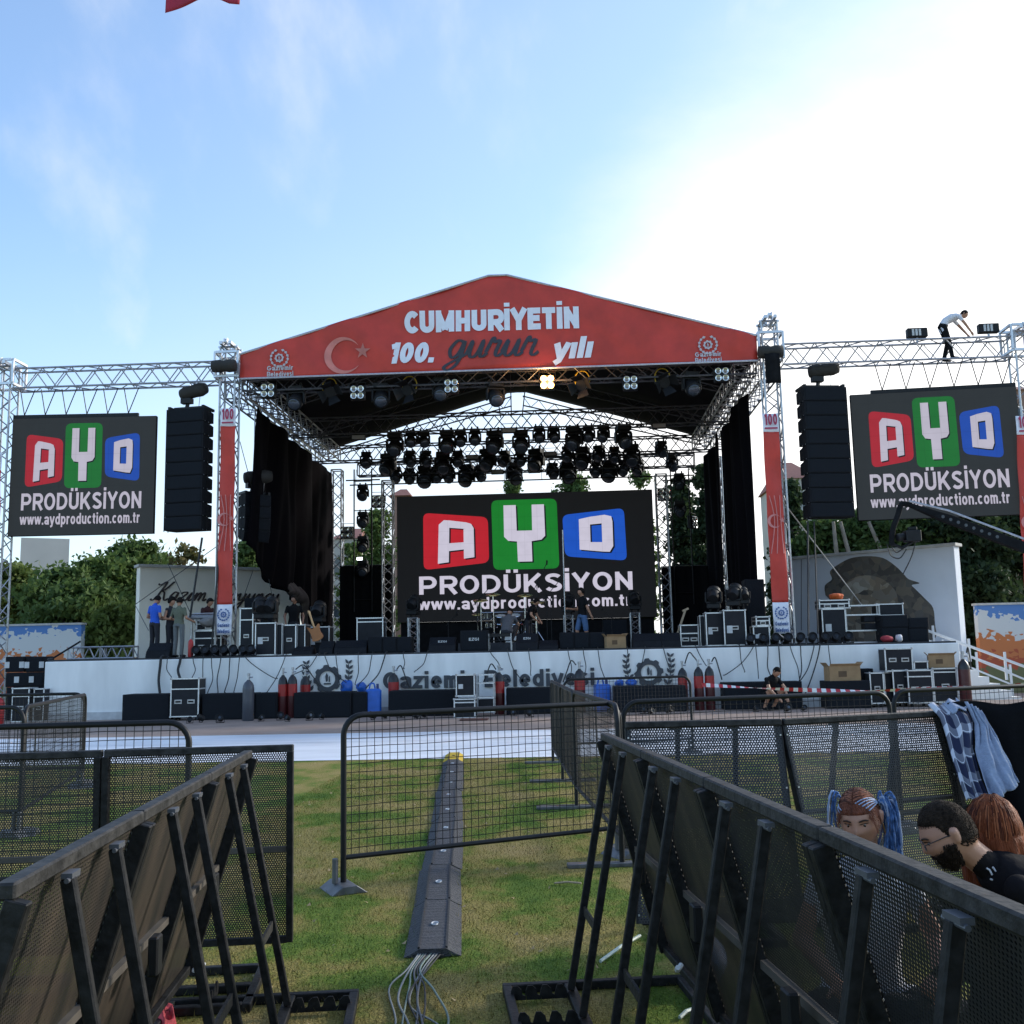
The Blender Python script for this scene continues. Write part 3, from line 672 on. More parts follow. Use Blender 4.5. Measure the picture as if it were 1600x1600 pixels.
# ------------------------------------------------------------------ hanging red banners on the towers
def tower_banner(pxt, pyt, pxb, pyb, wpx, Y, lab, frac=1.0, split=30, low=48):
    a = P(pxt, pyt, Y); b_ = P(pxb, pyb, Y); hgt = a.z - b_.z; wd_b = wpx * Y / F; k = (Y / F)
    o = thing('tower_banner', lab, 'banner', (a.x, Y, b_.z)); dx = (b_.x - a.x)
    def cl(u, v): z = hgt * v; return ((u - .5) * wd_b + dx * (1 - v), -.03 * math.sin(v * 22 + u * 2) - .02 * math.sin(u * 6 + v * 8), z)
    v1 = 1 - split * k / hgt; v0 = low * k / hgt
    MB().grid(lambda u, v: cl(u, v0 + (v1 - v0) * v), 8, 60).build('red_cloth', RED, o, smooth=True, solid=.008)
    MB().grid(lambda u, v: cl(u, v1 + .0005 + (1 - v1) * v), 8, 6).build('white_top', LWH, o, smooth=True, solid=.008)
    MB().grid(lambda u, v: cl(u, v0 * v - .0005), 8, 8).build('white_foot', LWH, o, smooth=True, solid=.008)
    PINK = mat('print_red', (.4, .04, .09), .6)
    t_ = block_mb('100', .34, .22, width=wd_b * .8, depth=.006); shift(t_, (-wd_b * .4, -.07, hgt * v1 + .2)); t_.build('lettering', PINK, o)
    MB().b2((-wd_b * .4, -.075, hgt * v1 + .08), (wd_b * .4, -.069, hgt * v1 + .13)).build('small_print', PINK, o)
    NAVY = mat('print_navy', (.06, .12, .3), .6)
    shift(emblem_mb(.27), (dx, -.07, low * k * .66)).build('emblem', NAVY, o)
    for i, s in enumerate(('Gaziemir', 'Belediyesi')):
        t_ = block_mb(s, .11, .2, width=wd_b * .8, depth=.006); shift(t_, (dx - wd_b * .4, -.07, low * k * (.3 - .2 * i) - .04)); t_.build('lettering', NAVY, o)
    zc_ = hgt * v0 + (v1 - v0) * hgt * .47; xm = dx * (1 - zc_ / hgt)
    PK = mat('print_pink', (.62, .22, .2), .6)
    m_ = flat_poly(crescent(.2, .165, .045), xm - .05, zc_); shift(m_, (0, -.07, 0)).build('crescent', PK, o)
    m_ = flat_poly(star(.09, 15), xm + .17, zc_ + .02); shift(m_, (0, -.07, 0)).build('star', PK, o)
    b2_ = MB()
    for s_ in (-.16, -.02, .14): b2_.tube(catmull([(xm + s_, -.06, zc_ + .75), (xm + s_ * .6 + .05, -.06, zc_), (xm + s_ * 1.2, -.06, zc_ - .95)]), .014, 4)
    b2_.build('ray_print', PK, o)
    return o
tower_banner(357, 638, 350, 992, 24, YT - .36, 'red vertical banner with white top and foot on the left front tower')
tower_banner(1203, 646, 1222, 990, 25, YT - .36, 'red vertical banner with white top and foot on the right front tower')
tower_banner(1599, 650, 1618, 990, 25, YT - .4, 'red vertical banner on the far right tower, cut by the photo edge')
tower_banner(-8, 707, -22, 1010, 24, YT - .4, 'red vertical banner on the far left tower, cut by the photo edge')
# ------------------------------------------------------------------ LED screens
def emis(name, col, st=1.0, base=(.02, .02, .02)):
    if name in MATS: return MATS[name]
    m_ = bpy.data.materials.new(name); m_.use_nodes = True; t_ = m_.node_tree; b_ = t_.nodes['Principled BSDF']
    c_ = t_.nodes.new('ShaderNodeTexCoord'); br_ = t_.nodes.new('ShaderNodeTexNoise'); br_.inputs['Scale'].default_value = 2.5; t_.links.new(c_.outputs['Object'], br_.inputs[0])
    r_ = t_.nodes.new('ShaderNodeValToRGB'); e_ = r_.color_ramp.elements; e_[0].position = .3; e_[1].position = .7
    e_[0].color = tuple(x * .94 for x in col) + (1,); e_[1].color = tuple(x * 1.03 for x in col) + (1,)
    t_.links.new(br_.outputs['Fac'], r_.inputs[0]); t_.links.new(r_.outputs[0], b_.inputs['Emission Color'])
    if name.startswith('led_'):
        s_ = t_.nodes.new('ShaderNodeSeparateXYZ'); t_.links.new(c_.outputs['Object'], s_.inputs[0]); prev = r_.outputs[0]
        for ax in ('X', 'Z'):
            q_ = []
            for op, v_ in (('DIVIDE', .5), ('FRACT', None), ('LESS_THAN', .03)):
                n_ = t_.nodes.new('ShaderNodeMath'); n_.operation = op; t_.links.new(q_[-1] if q_ else s_.outputs[ax], n_.inputs[0]); q_.append(n_.outputs[0])
                if v_ is not None: n_.inputs[1].default_value = v_
            mx_ = t_.nodes.new('ShaderNodeMix'); mx_.data_type = 'RGBA'; mx_.blend_type = 'MULTIPLY'; mx_.inputs['B'].default_value = (.86, .86, .86, 1); t_.links.new(q_[-1], mx_.inputs['Factor']); t_.links.new(prev, mx_.inputs['A']); prev = mx_.outputs['Result']
        t_.links.new(prev, b_.inputs['Emission Color'])
    b_.inputs['Base Color'].default_value = base + (1,); b_.inputs['Emission Strength'].default_value = st; b_.inputs['Roughness'].default_value = .7
    b_.inputs['Specular IOR Level'].default_value = .15
    MATS[name] = m_; return m_
ES = .50
def rounded(pts, r, n=4):
    res = []; k = len(pts)
    for i in range(k):
        p, a, b_ = V(pts[i]).to_2d() if False else V((*pts[i], 0)), V((*pts[i - 1], 0)), V((*pts[(i + 1) % k], 0))
        u = (a - p).normalized(); v_ = (b_ - p).normalized()
        s = p + u * r; e = p + v_ * r
        for j in range(n + 1): t_ = j / n; q = s * (1 - t_) ** 2 + p * 2 * t_ * (1 - t_) + e * t_ * t_; res.append((q.x, q.y))
    return res
def screen(name, label, loc, rz, w_, h_, glow, straps=0, notch=0):
    """local origin at the lower left front corner, face on XZ looking to -Y"""
    o = thing(name, label, 'screen', loc, rz)
    MB().b2((0, .002, 0), (w_, .14, h_)).build('cabinet', BLACKM, o, bevel=.01)
    face = emis('led_black' + glow[0], glow[1], ES); MB().add([(0.01, 0, .01), (w_ - .01, 0, .01), (w_ - .01, 0, h_ - .01), (.01, 0, h_ - .01)], [(0, 1, 2, 3)]).build('display_face', face, o)
    k = glow[2]
    cols = {'red': (.62 * k, .02, .035), 'green': (.012, .25 * k, .03), 'blue': (.015, .11 * k, .66 * k)}
    def uv(u, v): return (u * w_, (1 - v) * h_)
    tiles = {'red': [(.104, .137), (.358, .185), (.36, .545), (.104, .592)], 'green': [(.372, .052), (.628, .052), (.632, .605), (.376, .605)], 'blue': [(.648, .185), (.888, .137), (.892, .56), (.652, .512)]}
    for c, q in tiles.items():
        if c == 'blue': q = [(.648, .185), (.888, .142), (.893, .558), (.655, .512)]
        flat_poly(rounded([uv(*p) for p in q][::-1], .05 * h_), 0, 0).build('logo_tile', emis('led_' + c + glow[0], cols[c], ES), o)
        ob = o.children[-1]; ob.location.y = -.008
    WHT = emis('led_white' + glow[0], tuple(x * (.78 if glow[0] == '_side' else .95) for x in (.80, .76, .92)), ES)
    A_out = [(.163, .59 - .03), (.165, .235), (.205, .20), (.285, .225), (.297, .26), (.300, .50), (.262, .512), (.262, .45), (.203, .455), (.203, .55)]
    A_out = [(.160, .545), (.166, .232), (.19, .198), (.282, .225), (.300, .262), (.302, .505), (.262, .515), (.262, .44), (.203, .45), (.203, .535)]
    # A drawn as pieces: outline ring with a square hole
    def pc(poly): 
        return flat_poly([uv(*p) for p in poly][::-1], 0, 0)
    m_ = MB()
    for q in ([(.160, .545), (.165, .235), (.185, .200), (.207, .203), (.203, .535)], [(.207, .203), (.272, .222), (.272, .275), (.2065, .262)], [(.272, .222), (.292, .235), (.302, .27), (.303, .500), (.262, .510), (.262, .275), (.272, .275)], [(.205, .385), (.262, .380), (.262, .437), (.204, .447)]):
        merge(m_, pc(q))
    m_.build('logo_letter', WHT, o).location.y = -.016
    m_ = MB()
    for q in ([(.420, .095), (.468, .095), (.470, .300), (.530, .300), (.530, .095), (.578, .095), (.580, .345), (.565, .375), (.527, .385), (.528, .545), (.472, .545), (.470, .385), (.436, .378), (.420, .345)],):
        merge(m_, pc(q))
    m_.build('logo_letter', WHT, o).location.y = -.016
    m_ = MB()
    for q in ([(.712, .222), (.755, .205), (.755, .462), (.712, .462)], [(.755, .205), (.812, .192), (.812, .258), (.755, .266)], [(.812, .192), (.838, .205), (.842, .245), (.842, .44), (.828, .485), (.800, .482), (.800, .26), (.812, .258)], [(.755, .405), (.800, .408), (.800, .482), (.712, .462), (.755, .462)][:3] + [(.712, .462)]):
        merge(m_, pc(q))
    m_.build('logo_letter', WHT, o).location.y = -.016
    SHD = emis('led_shadow' + glow[0], (.006, .008, .012), ES)
    for lt in [c for c in o.children if c.name.startswith('logo_letter')]:
        sh = lt.copy(); sh.data = lt.data.copy(); sh.name = 'letter_shadow'; COL.objects.link(sh); sh.parent = o; sh.data.materials.clear(); sh.data.materials.append(SHD); sh.location = (.006 * w_, -.0115, -.010 * h_)
    a_, z_ = uv(.086, .785); b_, _ = uv(.911, .785)
    t_ = block_mb('PRODÜKSİYON', .142 * h_, .185, width=b_ - a_, depth=.005); shift(t_, (a_, -.012, z_)).build('lettering', WHT, o)
    a_, z_ = uv(.083, .908); b_, _ = uv(.905, .908)
    t_ = block_mb('www.aydproduction.com.tr', .092 * h_, .175, width=b_ - a_, depth=.005); shift(t_, (a_, -.012, z_)).build('lettering', WHT, o)
    return o
# middle screen
YM = 39.6
a = P(621, 977, YM); b = P(1019, 767, YM); c = P(621, 776, YM)
MSW = b.x - a.x; MSH = c.z - P(621, 973, YM).z
ms = screen('led_screen', 'large black screen with coloured logo tiles standing at the back of the stage', (a.x, YM, c.z - MSH), 0, MSW, MSH, ('_main', (.008, .008, .009), 1.0))
MB().b2((.1, .2, -(c.z - MSH - DZ)), (MSW - .1, .6, 0)).build('support_base', BLACKM, ms)
# side screens hang from the beams by straps
def hung(px0, py0, px1, pyb, px1b, Y, rz, label, nst, side):
    a_ = P(px0, py0, Y); w_ = P(px1, py0, Y).x - a_.x; h_ = (pyb - py0) * Y / F
    o = screen('led_screen', label, (a_.x, Y, a_.z - h_), rz, w_, h_, ('_side', (.026, .030, .032), .75))
    b_ = MB(); x0_ = 0 if side < 0 else w_ * .13; b_.b2((x0_, .02, h_ + .002), (x0_ + w_ * .87, .12, h_ + .11)); b_.build('top_rail', BLACK, o)
    zbm = (za if side < 0 else zb) - .31 - (a_.z - h_)
    for i in range(nst):
        s_ = MB(); x = x0_ + w_ * .87 * (i + .5) / nst
        s_.tube([(x, .07, h_ + .11), (x - .16, .07, zbm)], .016, 5); s_.tube([(x, .07, h_ + .11), (x + .3, .07, zbm)], .016, 5); s_.build('hanging_strap', BLACK, o)
    return o
hung(20, 654, 240, 849, 0, YT - .1, R(3), 'hanging screen with coloured logo tiles at left of the stage', 6, -1)
hung(1328, 617, 1580, 817, 0, YT + .1, R(-5), 'hanging screen with coloured logo tiles at right of the stage, behind a camera crane', 6, 1)
# ------------------------------------------------------------------ line arrays
CASEB = mat('speaker_black', (.009, .010, .013), .8, spec=.25, var=.2, bump=.3, bscale=150)
GRILL = mat('speaker_grille', (.007, .009, .013), .7, spec=.2, var=.2, scale=40, bump=.5, bscale=300)
def line_array(px, pyt, pyb, wpx, Y, rz, n, lab, curve=.0, zbm=None):
    a_ = P(px, pyt, Y); wd_a = wpx * Y / F; hh = (pyb - pyt) * Y / F; bh = hh / n
    o = thing('line_array', lab, 'speaker', (a_.x, Y, a_.z - hh), rz)
    z = hh; ang = 0; y = 0
    for i in range(n):
        ang = curve * (i / n) ** 2
        M_ = Matrix.Translation((0, y, z - bh / 2)) @ Matrix.Rotation(ang, 4, 'X')
        e = MB(); hb = bh * .97 / 2; w2 = wd_a / 2; big = i >= n - 2 and curve == 0
        e.prism([(-w2, -hb), (w2, -hb), (w2, hb), (-w2, hb)], 0, .28, M_)
        vs = [M_ @ V(q) for q in ((-w2, .28, -hb), (w2, .28, -hb), (w2, .28, hb), (-w2, .28, hb), (-w2 * .95, .72, -hb * (.9 if big else .80)), (w2 * .95, .72, -hb * (.9 if big else .80)), (w2 * .95, .72, hb * (.92 if big else .80)), (-w2 * .95, .72, hb * (.92 if big else .80)))]
        e.add(vs, [(0, 1, 5, 4), (1, 2, 6, 5), (2, 3, 7, 6), (3, 0, 4, 7), (4, 5, 6, 7)])
        for sx in (-1, 1):
            for yy in (.06, .3): e.k = 1; e.box(M_ @ V((sx * (w2 + .012), yy, -hb)), (.02, .05, .05))
        eo = e.build('speaker_box', [CASEB, ALU], o, bevel=.012)
        g_ = MB(); g_.prism([(-w2 + .05, -hb + .03), (w2 - .05, -hb + .03), (w2 - .05, hb - .03), (-w2 + .05, hb - .03)], -.012, .002, M_); g_.build('grille', GRILL, eo)
        z -= bh * math.cos(ang); y += bh * math.sin(ang) * 1.0
    f_ = MB(); f_.bar((-wd_a * .45, .05, hh + .05), (-wd_a * .45, .75, hh + .05), .08); f_.bar((wd_a * .45, .05, hh + .05), (wd_a * .45, .75, hh + .05), .08); f_.bar((-wd_a * .41, .3, hh + .06), (wd_a * .41, .3, hh + .06), .1)
    f_.build('rigging_frame', BLACK, o)
    # chain motor in its cloth bag
    zt = (zbm - (a_.z - hh)) if zbm else hh + 1.2
    h_ = MB(); h_.tube([(-.1, .3, hh + .1), (-.05, .3, hh + .32)], .06, 6); h_.box((-.1, .3, hh + .3), (.34, .2, .16)); h_.build('chain_motor', BLACK, o)
    bg_ = MB(); M_ = Matrix.Translation((.12, .3, hh + .6)) @ Matrix.Rotation(R(82), 4, 'Y') @ Matrix.Rotation(R(8), 4, 'X')
    bg_.lathe([(.02, -.46), (.17, -.44), (.21, -.3), (.2, 0), (.22, .25), (.17, .43), (.02, .46)], 14, M_); bg_.build('motor_cover', mat('motor_bag', (.03, .026, .022), .8, bump=.5, bscale=12), o, smooth=True)
    ch = MB(); ch.tube([(-.02, .3, hh + .7), (-.02, .3, zt)], .02, 5); ch.tube([(.3, .3, hh + .1), (.35, .3, hh + .6)], .012, 4); ch.build('chain', STEEL, o)
    return o
line_array(289, 638, 838, 66, YT - .2, R(-8), 9, 'tall black line array of speakers hanging left of the stage', zbm=za - .3)
line_array(1289, 604, 812, 70, YT - .2, R(8), 9, 'tall black line array of speakers hanging right of the stage', zbm=zb - .3)
line_array(404, 772, 850, 44, YT + 1.2, R(42), 4, 'short curved line array hanging behind the left front tower', curve=.7, zbm=ZT - .6)
# rolled covers at the tower tops
def roll(px, py, Y, wpx, lab, hang=False):
    a_ = P(px, py, Y); o = thing('rolled_cloth', lab, 'cloth', a_); l_ = wpx * Y / F / 2
    M_ = Matrix.Rotation(R(90), 4, 'Y')
    m_ = MB().lathe([(.05, -l_), (.18, -l_ * .95), (.2, -l_ * .3), (.17, 0), (.2, l_ * .4), (.18, l_ * .95), (.05, l_)], 14, M_)
    m_.build('cloth_roll', mat('motor_bag', (.03, .026, .022)), o, smooth=True)
    if hang: MB().grid(lambda u, v: ((u - .5) * .45, -.2 + .04 * math.sin(u * 9), -.1 - .9 * v), 8, 6).build('hanging_end', BLACKM, o, smooth=True, solid=.02)
    return o
roll(350, 572, YT - .55, 40, 'black rolled cover strapped to the head of the left front tower')
roll(1204, 550, YT - .55, 40, 'black rolled cover with a hanging end on the head of the right front tower', True)
# ================================================================== stage lights
HEADM = mat('fixture_black', (.009, .009, .010), .55, spec=.3, var=.3)
LENS = mat('lens_glass', (.05, .06, .08), .12, spec=.8)
YEL = mat('yellow_paint', (.55, .38, .03), .55)
def moving_head():
    o = thing('moving_head_light', 'x', 'stage light', (0, 0, 0))
    m = MB(); m.box((0, 0, -.06), (.34, .26, .12)); m.box((-.1, 0, .04), (.05, .06, .1)); m.box((.1, 0, .04), (.05, .06, .1)); m.build('base', HEADM, o, bevel=.015)
    m = MB(); m.box((0, 0, -.15), (.40, .12, .05))
    for s in (-1, 1): m.box((s * .19, 0, -.29), (.05, .13, .26))
    m.build('yoke', HEADM, o, bevel=.012)
    M_ = Matrix.Translation((0, 0, -.33)) @ Matrix.Rotation(R(-52), 4, 'X')
    h = MB().lathe([(.06, .17), (.13, .16), (.165, .08), (.17, 0), (.155, -.07), (.175, -.09), (.175, -.19), (.155, -.205)], 14, M_).build('head', HEADM, o, smooth=2)
    MB().lathe([(.145, -.206), (.12, -.225), (.02, -.235)], 14, M_).build('lens', LENS, h, smooth=True)
    return o
proto = moving_head(); used = [False]
def place(px, py, Y, s, label, group, rz=0.):
    q = P(px, py, Y); loc = (q.x, Y, q.z + .27 * s)
    if not used[0]:
        used[0] = True; proto.location = loc; proto.scale = (s,) * 3; proto.rotation_euler = (0, 0, rz); proto['label'] = label; proto['group'] = group; return proto
    return dup(proto, loc, rz, label, group, s)
row1 = [(617, 695, 1), (642, 686, 0), (662, 686, 0), (699, 691, 1), (720, 685, 0), (742, 683, 0), (773, 691, 1), (814, 690, 1), (842, 679, 0), (865, 679, 0), (897, 686, 1), (920, 678, 0), (943, 678, 0), (974, 683, 1)]
row2 = [(572, 719, 0), (607, 726, 1), (640, 717, 0), (665, 717, 0), (692, 724, 1), (715, 717, 0), (762, 719, 1), (788, 717, 0), (813, 716, 0), (838, 719, 1), (887, 710, 0), (910, 716, 1), (936, 709, 0), (960, 711, 0), (987, 712, 1), (1033, 702, 0)]
row3 = [(619, 742, 0), (640, 744, 0), (664, 745, 1), (682, 742, 0), (702, 742, 0), (729, 743, 1), (750, 740, 0), (803, 740, 1), (863, 736, 0), (887, 738, 1), (931, 733, 0), (952, 736, 1), (974, 731, 0), (997, 731, 0), (1050, 724, 0)]
for rows, Y, nm, s0 in ((row1, 36.3, 'top', 1.1), (row2, 41.2, 'middle', 1.22), (row3, 42.0, 'lowest', 1.22)):
    for i, (px, py, bg_) in enumerate(rows):
        place(px, py, Y - .05 + .1 * (i % 2), s0 * (1.38 if bg_ else 1.0), '%s moving head light, %s in the %s row above the middle screen' % ('large' if bg_ else 'small', ordl(i, len(rows)), nm), 'moving head lights in rows above the screen', rng.uniform(-.5, .5))
for i, (px, py) in enumerate([(463, 622), (595, 618), (690, 608), (774, 616), (1080, 600)]):
    place(px, py, YT + .2, 1.35, 'large moving head light, %s of those hung below the red gable' % ordl(i, 5), 'moving head lights below the red gable', rng.uniform(-.3, .3))
for i, py in enumerate((770, 812, 850, 888)):
    place(567, py, 40.6, 1.15, '%s moving head light on the ladder frame left of the middle screen' % ['topmost', 'second highest', 'third highest', 'lowest'][i], 'moving head lights on ladder frames')
for i, (px, py) in enumerate([(1061, 752), (1062, 795)]):
    place(px, py, 40.6, 1.15, '%s moving head light on the ladder frame right of the middle screen' % ['upper', 'lower'][i], 'moving head lights on ladder frames')
# ladder frames
for px, lab in ((567, 'black ladder frame of lights hanging left of the middle screen'), (1062, 'black ladder frame of lights hanging right of the middle screen')):
    a = P(px, 752, 40.8); o = thing('ladder_frame', lab, 'frame', (a.x, 40.8, a.z)); m = MB(); hgt = a.z - DZ - 1.7
    for s in (-.36, .36): m.tube([(s, 0, .5), (s, 0, -hgt)], .03, 6)
    for k in range(5): m.tube([(-.36, 0, -k * hgt / 4.4), (.36, 0, -k * hgt / 4.4)], .02, 5)
    m.tube([(-.7, 0, .05), (.7, 0, .05)], .03, 6); m.build('frame_tubes', BLACK, o)
# four-lamp blinders
REFL = mat('reflector', (.75, .74, .7), .18, .9, scale=30)
def glow_mat():
    m_ = mat('lit_lamp', (1.0, .56, .24), .4, var=.05, emit=1.9); return m_
def blinder(px, py, Y, label, lit=False, s=.46, ry=0, group='four lamp blinders'):
    a = P(px, py, Y); o = thing('blinder_light', label, 'stage light', (a.x, Y, a.z), ry, group)
    m = MB(); m.b2((-s / 2, .02, -s / 2), (s / 2, .22, s / 2)); m.build('housing', HEADM, o, bevel=.02)
    m = MB(); m.tube([(-s * .56, .1, 0), (-s * .56, .1, s * .75), (s * .56, .1, s * .75), (s * .56, .1, 0)], .014, 5); m.build('yoke', HEADM, o)
    for i in (-1, 1):
        for k in (-1, 1):
            M_ = Matrix.Translation((i * s * .245, .0, k * s * .245)) @ Matrix.Rotation(R(90), 4, 'X')
            l_ = MB().lathe([(s * .21, -.02), (s * .225, .02), (s * .2, .02), (s * .12, -.0), (s * .02, -.005)], 16, M_).build('lamp', glow_mat() if lit else REFL, o, smooth=True)
            MB().lathe([(s * .12, 0), (s * .10, .03), (.004, .05)], 10, M_).build('bulb', mat('lit_bulb', (1.0, .85, .6), .4, var=.05, emit=6) if lit else mat('bulb', (.3, .28, .25), .3), l_, smooth=True)
    return o
def lamp_light(o):
    ld_ = bpy.data.lights.new('lamp_light', 'POINT'); ld_.energy = 90; ld_.color = (1, .55, .22); ld_.shadow_soft_size = .2; lo = bpy.data.objects.new('lamp_light', ld_); COL.objects.link(lo); lo.parent = o; lo.location = (0, -.25, 0)
bl = [(418, 610), (558, 613), (705, 603), (855, 597), (985, 598), (1128, 585)]
for i, (px, py) in enumerate(bl):
    bo_ = blinder(px, py, YT - .1, 'lit four lamp blinder glowing warm below the red gable' if i == 3 else 'unlit four lamp blinder, %s of six below the red gable' % ordl(i, 6), i == 3, .44, group=None if i == 3 else 'four lamp blinders')
    if i == 3: lamp_light(bo_)
for px, py, Y, lab in ((591, 783, 40, 'dark four lamp blinder beside the slim tower left of the screen'), (542, 832, 41, 'dark four lamp blinder low on the left back tower'), (1038, 772, 40, 'dark four lamp blinder on the slim tower right of the screen'), (1086, 816, 41, 'dark four lamp blinder facing in from the right back tower')):
    blinder(px, py, Y, lab, False, .5, 0 if px < 1080 else R(60))
# theatre spots with barn doors and a yellow safety loop
for i, (px, py, s) in enumerate(((515, 611, 1), (640, 608, -1), (910, 600, -1), (1035, 596, 1))):
    a = P(px, py, YT + .15); o = thing('theatre_spot', 'theatre spotlight with barn doors and yellow yoke, %s below the gable' % ordl(i, 4), 'stage light', a, group='theatre spotlights below the red gable')
    M_ = Matrix.Rotation(R(115), 4, 'X') @ Matrix.Rotation(R(14 * s), 4, 'Y')
    MB().lathe([(.08, -.3), (.17, -.27), (.18, 0), (.16, .2), (.17, .22)], 14, M_).build('housing', HEADM, o, smooth=2)
    m = MB(); m.tube(catmull([(-.2, 0, 0), (-.22, 0, .2), (-.1, 0, .38), (.1, 0, .38), (.22, 0, .2), (.2, 0, 0)], 5), .018, 5); m.build('yoke', YEL, o)
    for k in range(4):
        Mk = M_ @ Matrix.Rotation(R(90 * k + 20), 4, 'Z')
        d_ = MB(); vs = [(-.13, .16, .22), (.13, .16, .22), (.19, .33, .45), (-.19, .33, .45)]; d_.add([Mk @ V(q) for q in vs], [(0, 1, 2, 3)]); d_.build('barn_door', HEADM, o, solid=.01)
# flood bars
for i, (px, py, Y) in enumerate(((560, 683, 36.0), (1030, 665, 36.0), (738, 714, 40.9), (860, 709, 40.9), (777, 737, 41.7), (835, 735, 41.7), (795, 672, 36.))):
    a = P(px, py, Y); o = thing('flood_bar', 'flat flood light bar under the roof, %s' % ['far left one', 'far right one', 'middle row left one', 'middle row right one', 'lowest row left one', 'lowest row right one', 'topmost central one'][i], 'stage light', a, group='flood bars under the roof')
    MB().b2((-.26, 0, -.1), (.26, .14, .1)).build('housing', HEADM, o, bevel=.02); MB().b2((-.23, -.01, -.07), (.23, -.002, .07)).build('glass', mat('flood_glass', (.28, .28, .27), .3), o)
    MB().tube([(-.28, .07, 0), (-.28, .07, .25), (.28, .07, .25), (.28, .07, 0)], .014, 5).build('yoke', HEADM, o)
# small white work light low on the left ladder
a = P(562, 873, 40.3); o = thing('work_light', 'small white lit work light low behind the left side of the stage', 'lamp', a)
MB().b2((-.13, 0, -.07), (.13, .08, .07)).build('housing', HEADM, o, bevel=.01); MB().b2((-.11, -.012, -.055), (.11, -.002, .055)).build('glass', emis('work_glow', (.9, .95, 1.0), 4), o)
# ================================================================== curtains and backdrops
DRAPE = mat('black_drape', (.0045, .0038, .005), .95, spec=.04, var=.15, scale=3, bump=.3, bscale=6, stretch=(1, 1, .15))
LINING = mat('drape_lining', (.075, .056, .048), .9, var=.2, scale=4, stretch=(1, 1, .2))
def cz(px, py, Y): return P(px, py, Y).z
xl = XL + .62
prof = [(0, cz(398, 850, 31.0)), (.1, cz(405, 880, 31.6)), (.2, cz(420, 908, 32.6)), (.35, cz(450, 922, 34)), (.55, cz(476, 940, 36.0)), (.66, DZ + .5), (.74, DZ + .02), (1, DZ + .02)]
def pl(p, u):
    for (a, b), (c, d) in zip(p, p[1:]):
        if u <= c: return b + (d - b) * (u - a) / (c - a)
    return p[-1][1]
o = thing('side_curtain', 'black side curtain left of the stage with its lower front corner gathered up', 'curtain', (xl, YT, DZ))
def curt(u, v):
    y = .7 + 10.6 * u; zt = ZT - .75 - .35 * u; zb_ = pl(prof, u); z = zb_ + (zt - zb_) * v
    gath = math.exp(-((u - .35) / .3) ** 2) * (1 - v) ** 2
    return (.055 * math.sin(u * 60 + .6 * math.sin(v * 5)) * (.5 + .5 * (1 - v)) + .09 * math.sin(u * 21 + 2 * v) + .06 * math.sin(u * 37 - 3 * v) + .5 * gath * math.sin(v * 2) - .25 * (1 - u) * (1 - v), y, z - DZ)
MB().grid(curt, 140, 24).build('cloth', DRAPE, o, smooth=True, solid=.02)
def lin(u, v):
    uu = .36 + .27 * u; x, y, z = curt(uu, 0); a = v * math.pi * 1.1; e = math.sin(math.pi * min(1, max(0, u))) ** .5
    return (x + .05 + (.05 + .25 * e) * math.sin(a), y, z - .05 + (.15 + .55 * e) * v + .02 * math.sin(u * 50) - .10 * e * math.sin(a))
MB().grid(lin, 60, 8).build('gathered_lining', LINING, o, smooth=True, solid=.02)
xr_ = XR - .62
for k, (u0, u1, lab) in enumerate(((0.02, .50, 'front black side curtain on the right of the stage'), (.53, 1.0, 'back black side curtain on the right of the stage'))):
    o = thing('side_curtain', lab, 'curtain', (xr_, YT, DZ))
    def curt2(u, v, u0=u0, u1=u1):
        uu = u0 + (u1 - u0) * u; zt = ZT - .75 - .35 * uu - DZ
        return (.05 * math.sin(uu * 55 + .5 * math.sin(v * 5)) + .08 * math.sin(uu * 19 + v), .7 + 10.2 * uu + .12 * math.sin(v * 3 + k) * (1 - v), .02 + (zt - .02) * v)
    MB().grid(curt2, 80, 20).build('cloth', DRAPE, o, smooth=True, solid=.02)
for a_, b_, Y, lab in (((531, 885), (612, 992), 40.9, 'tall black backdrop flat at the back left of the stage'), ((1034, 886), (1112, 985), 40.9, 'tall black backdrop flat at the back right of the stage')):
    p = P(*a_, Y); q = P(*b_, Y); o = thing('backdrop_flat', lab, 'backdrop', (p.x, Y, DZ)); w_ = q.x - p.x; h_ = p.z - DZ
    MB().grid(lambda u, v: (w_ * u, .03 * math.sin(u * 25) + .02 * math.sin(v * 9), .01 + h_ * v), 30, 10).build('cloth', mat('backdrop_cloth', (.008, .008, .009), .95, spec=.05), o, smooth=True, solid=.02)
    MB().tube([(0, .08, 0), (0, .08, h_ + .03), (w_, .08, h_ + .03), (w_, .08, 0)], .025, 5).build('frame', BLACK, o)
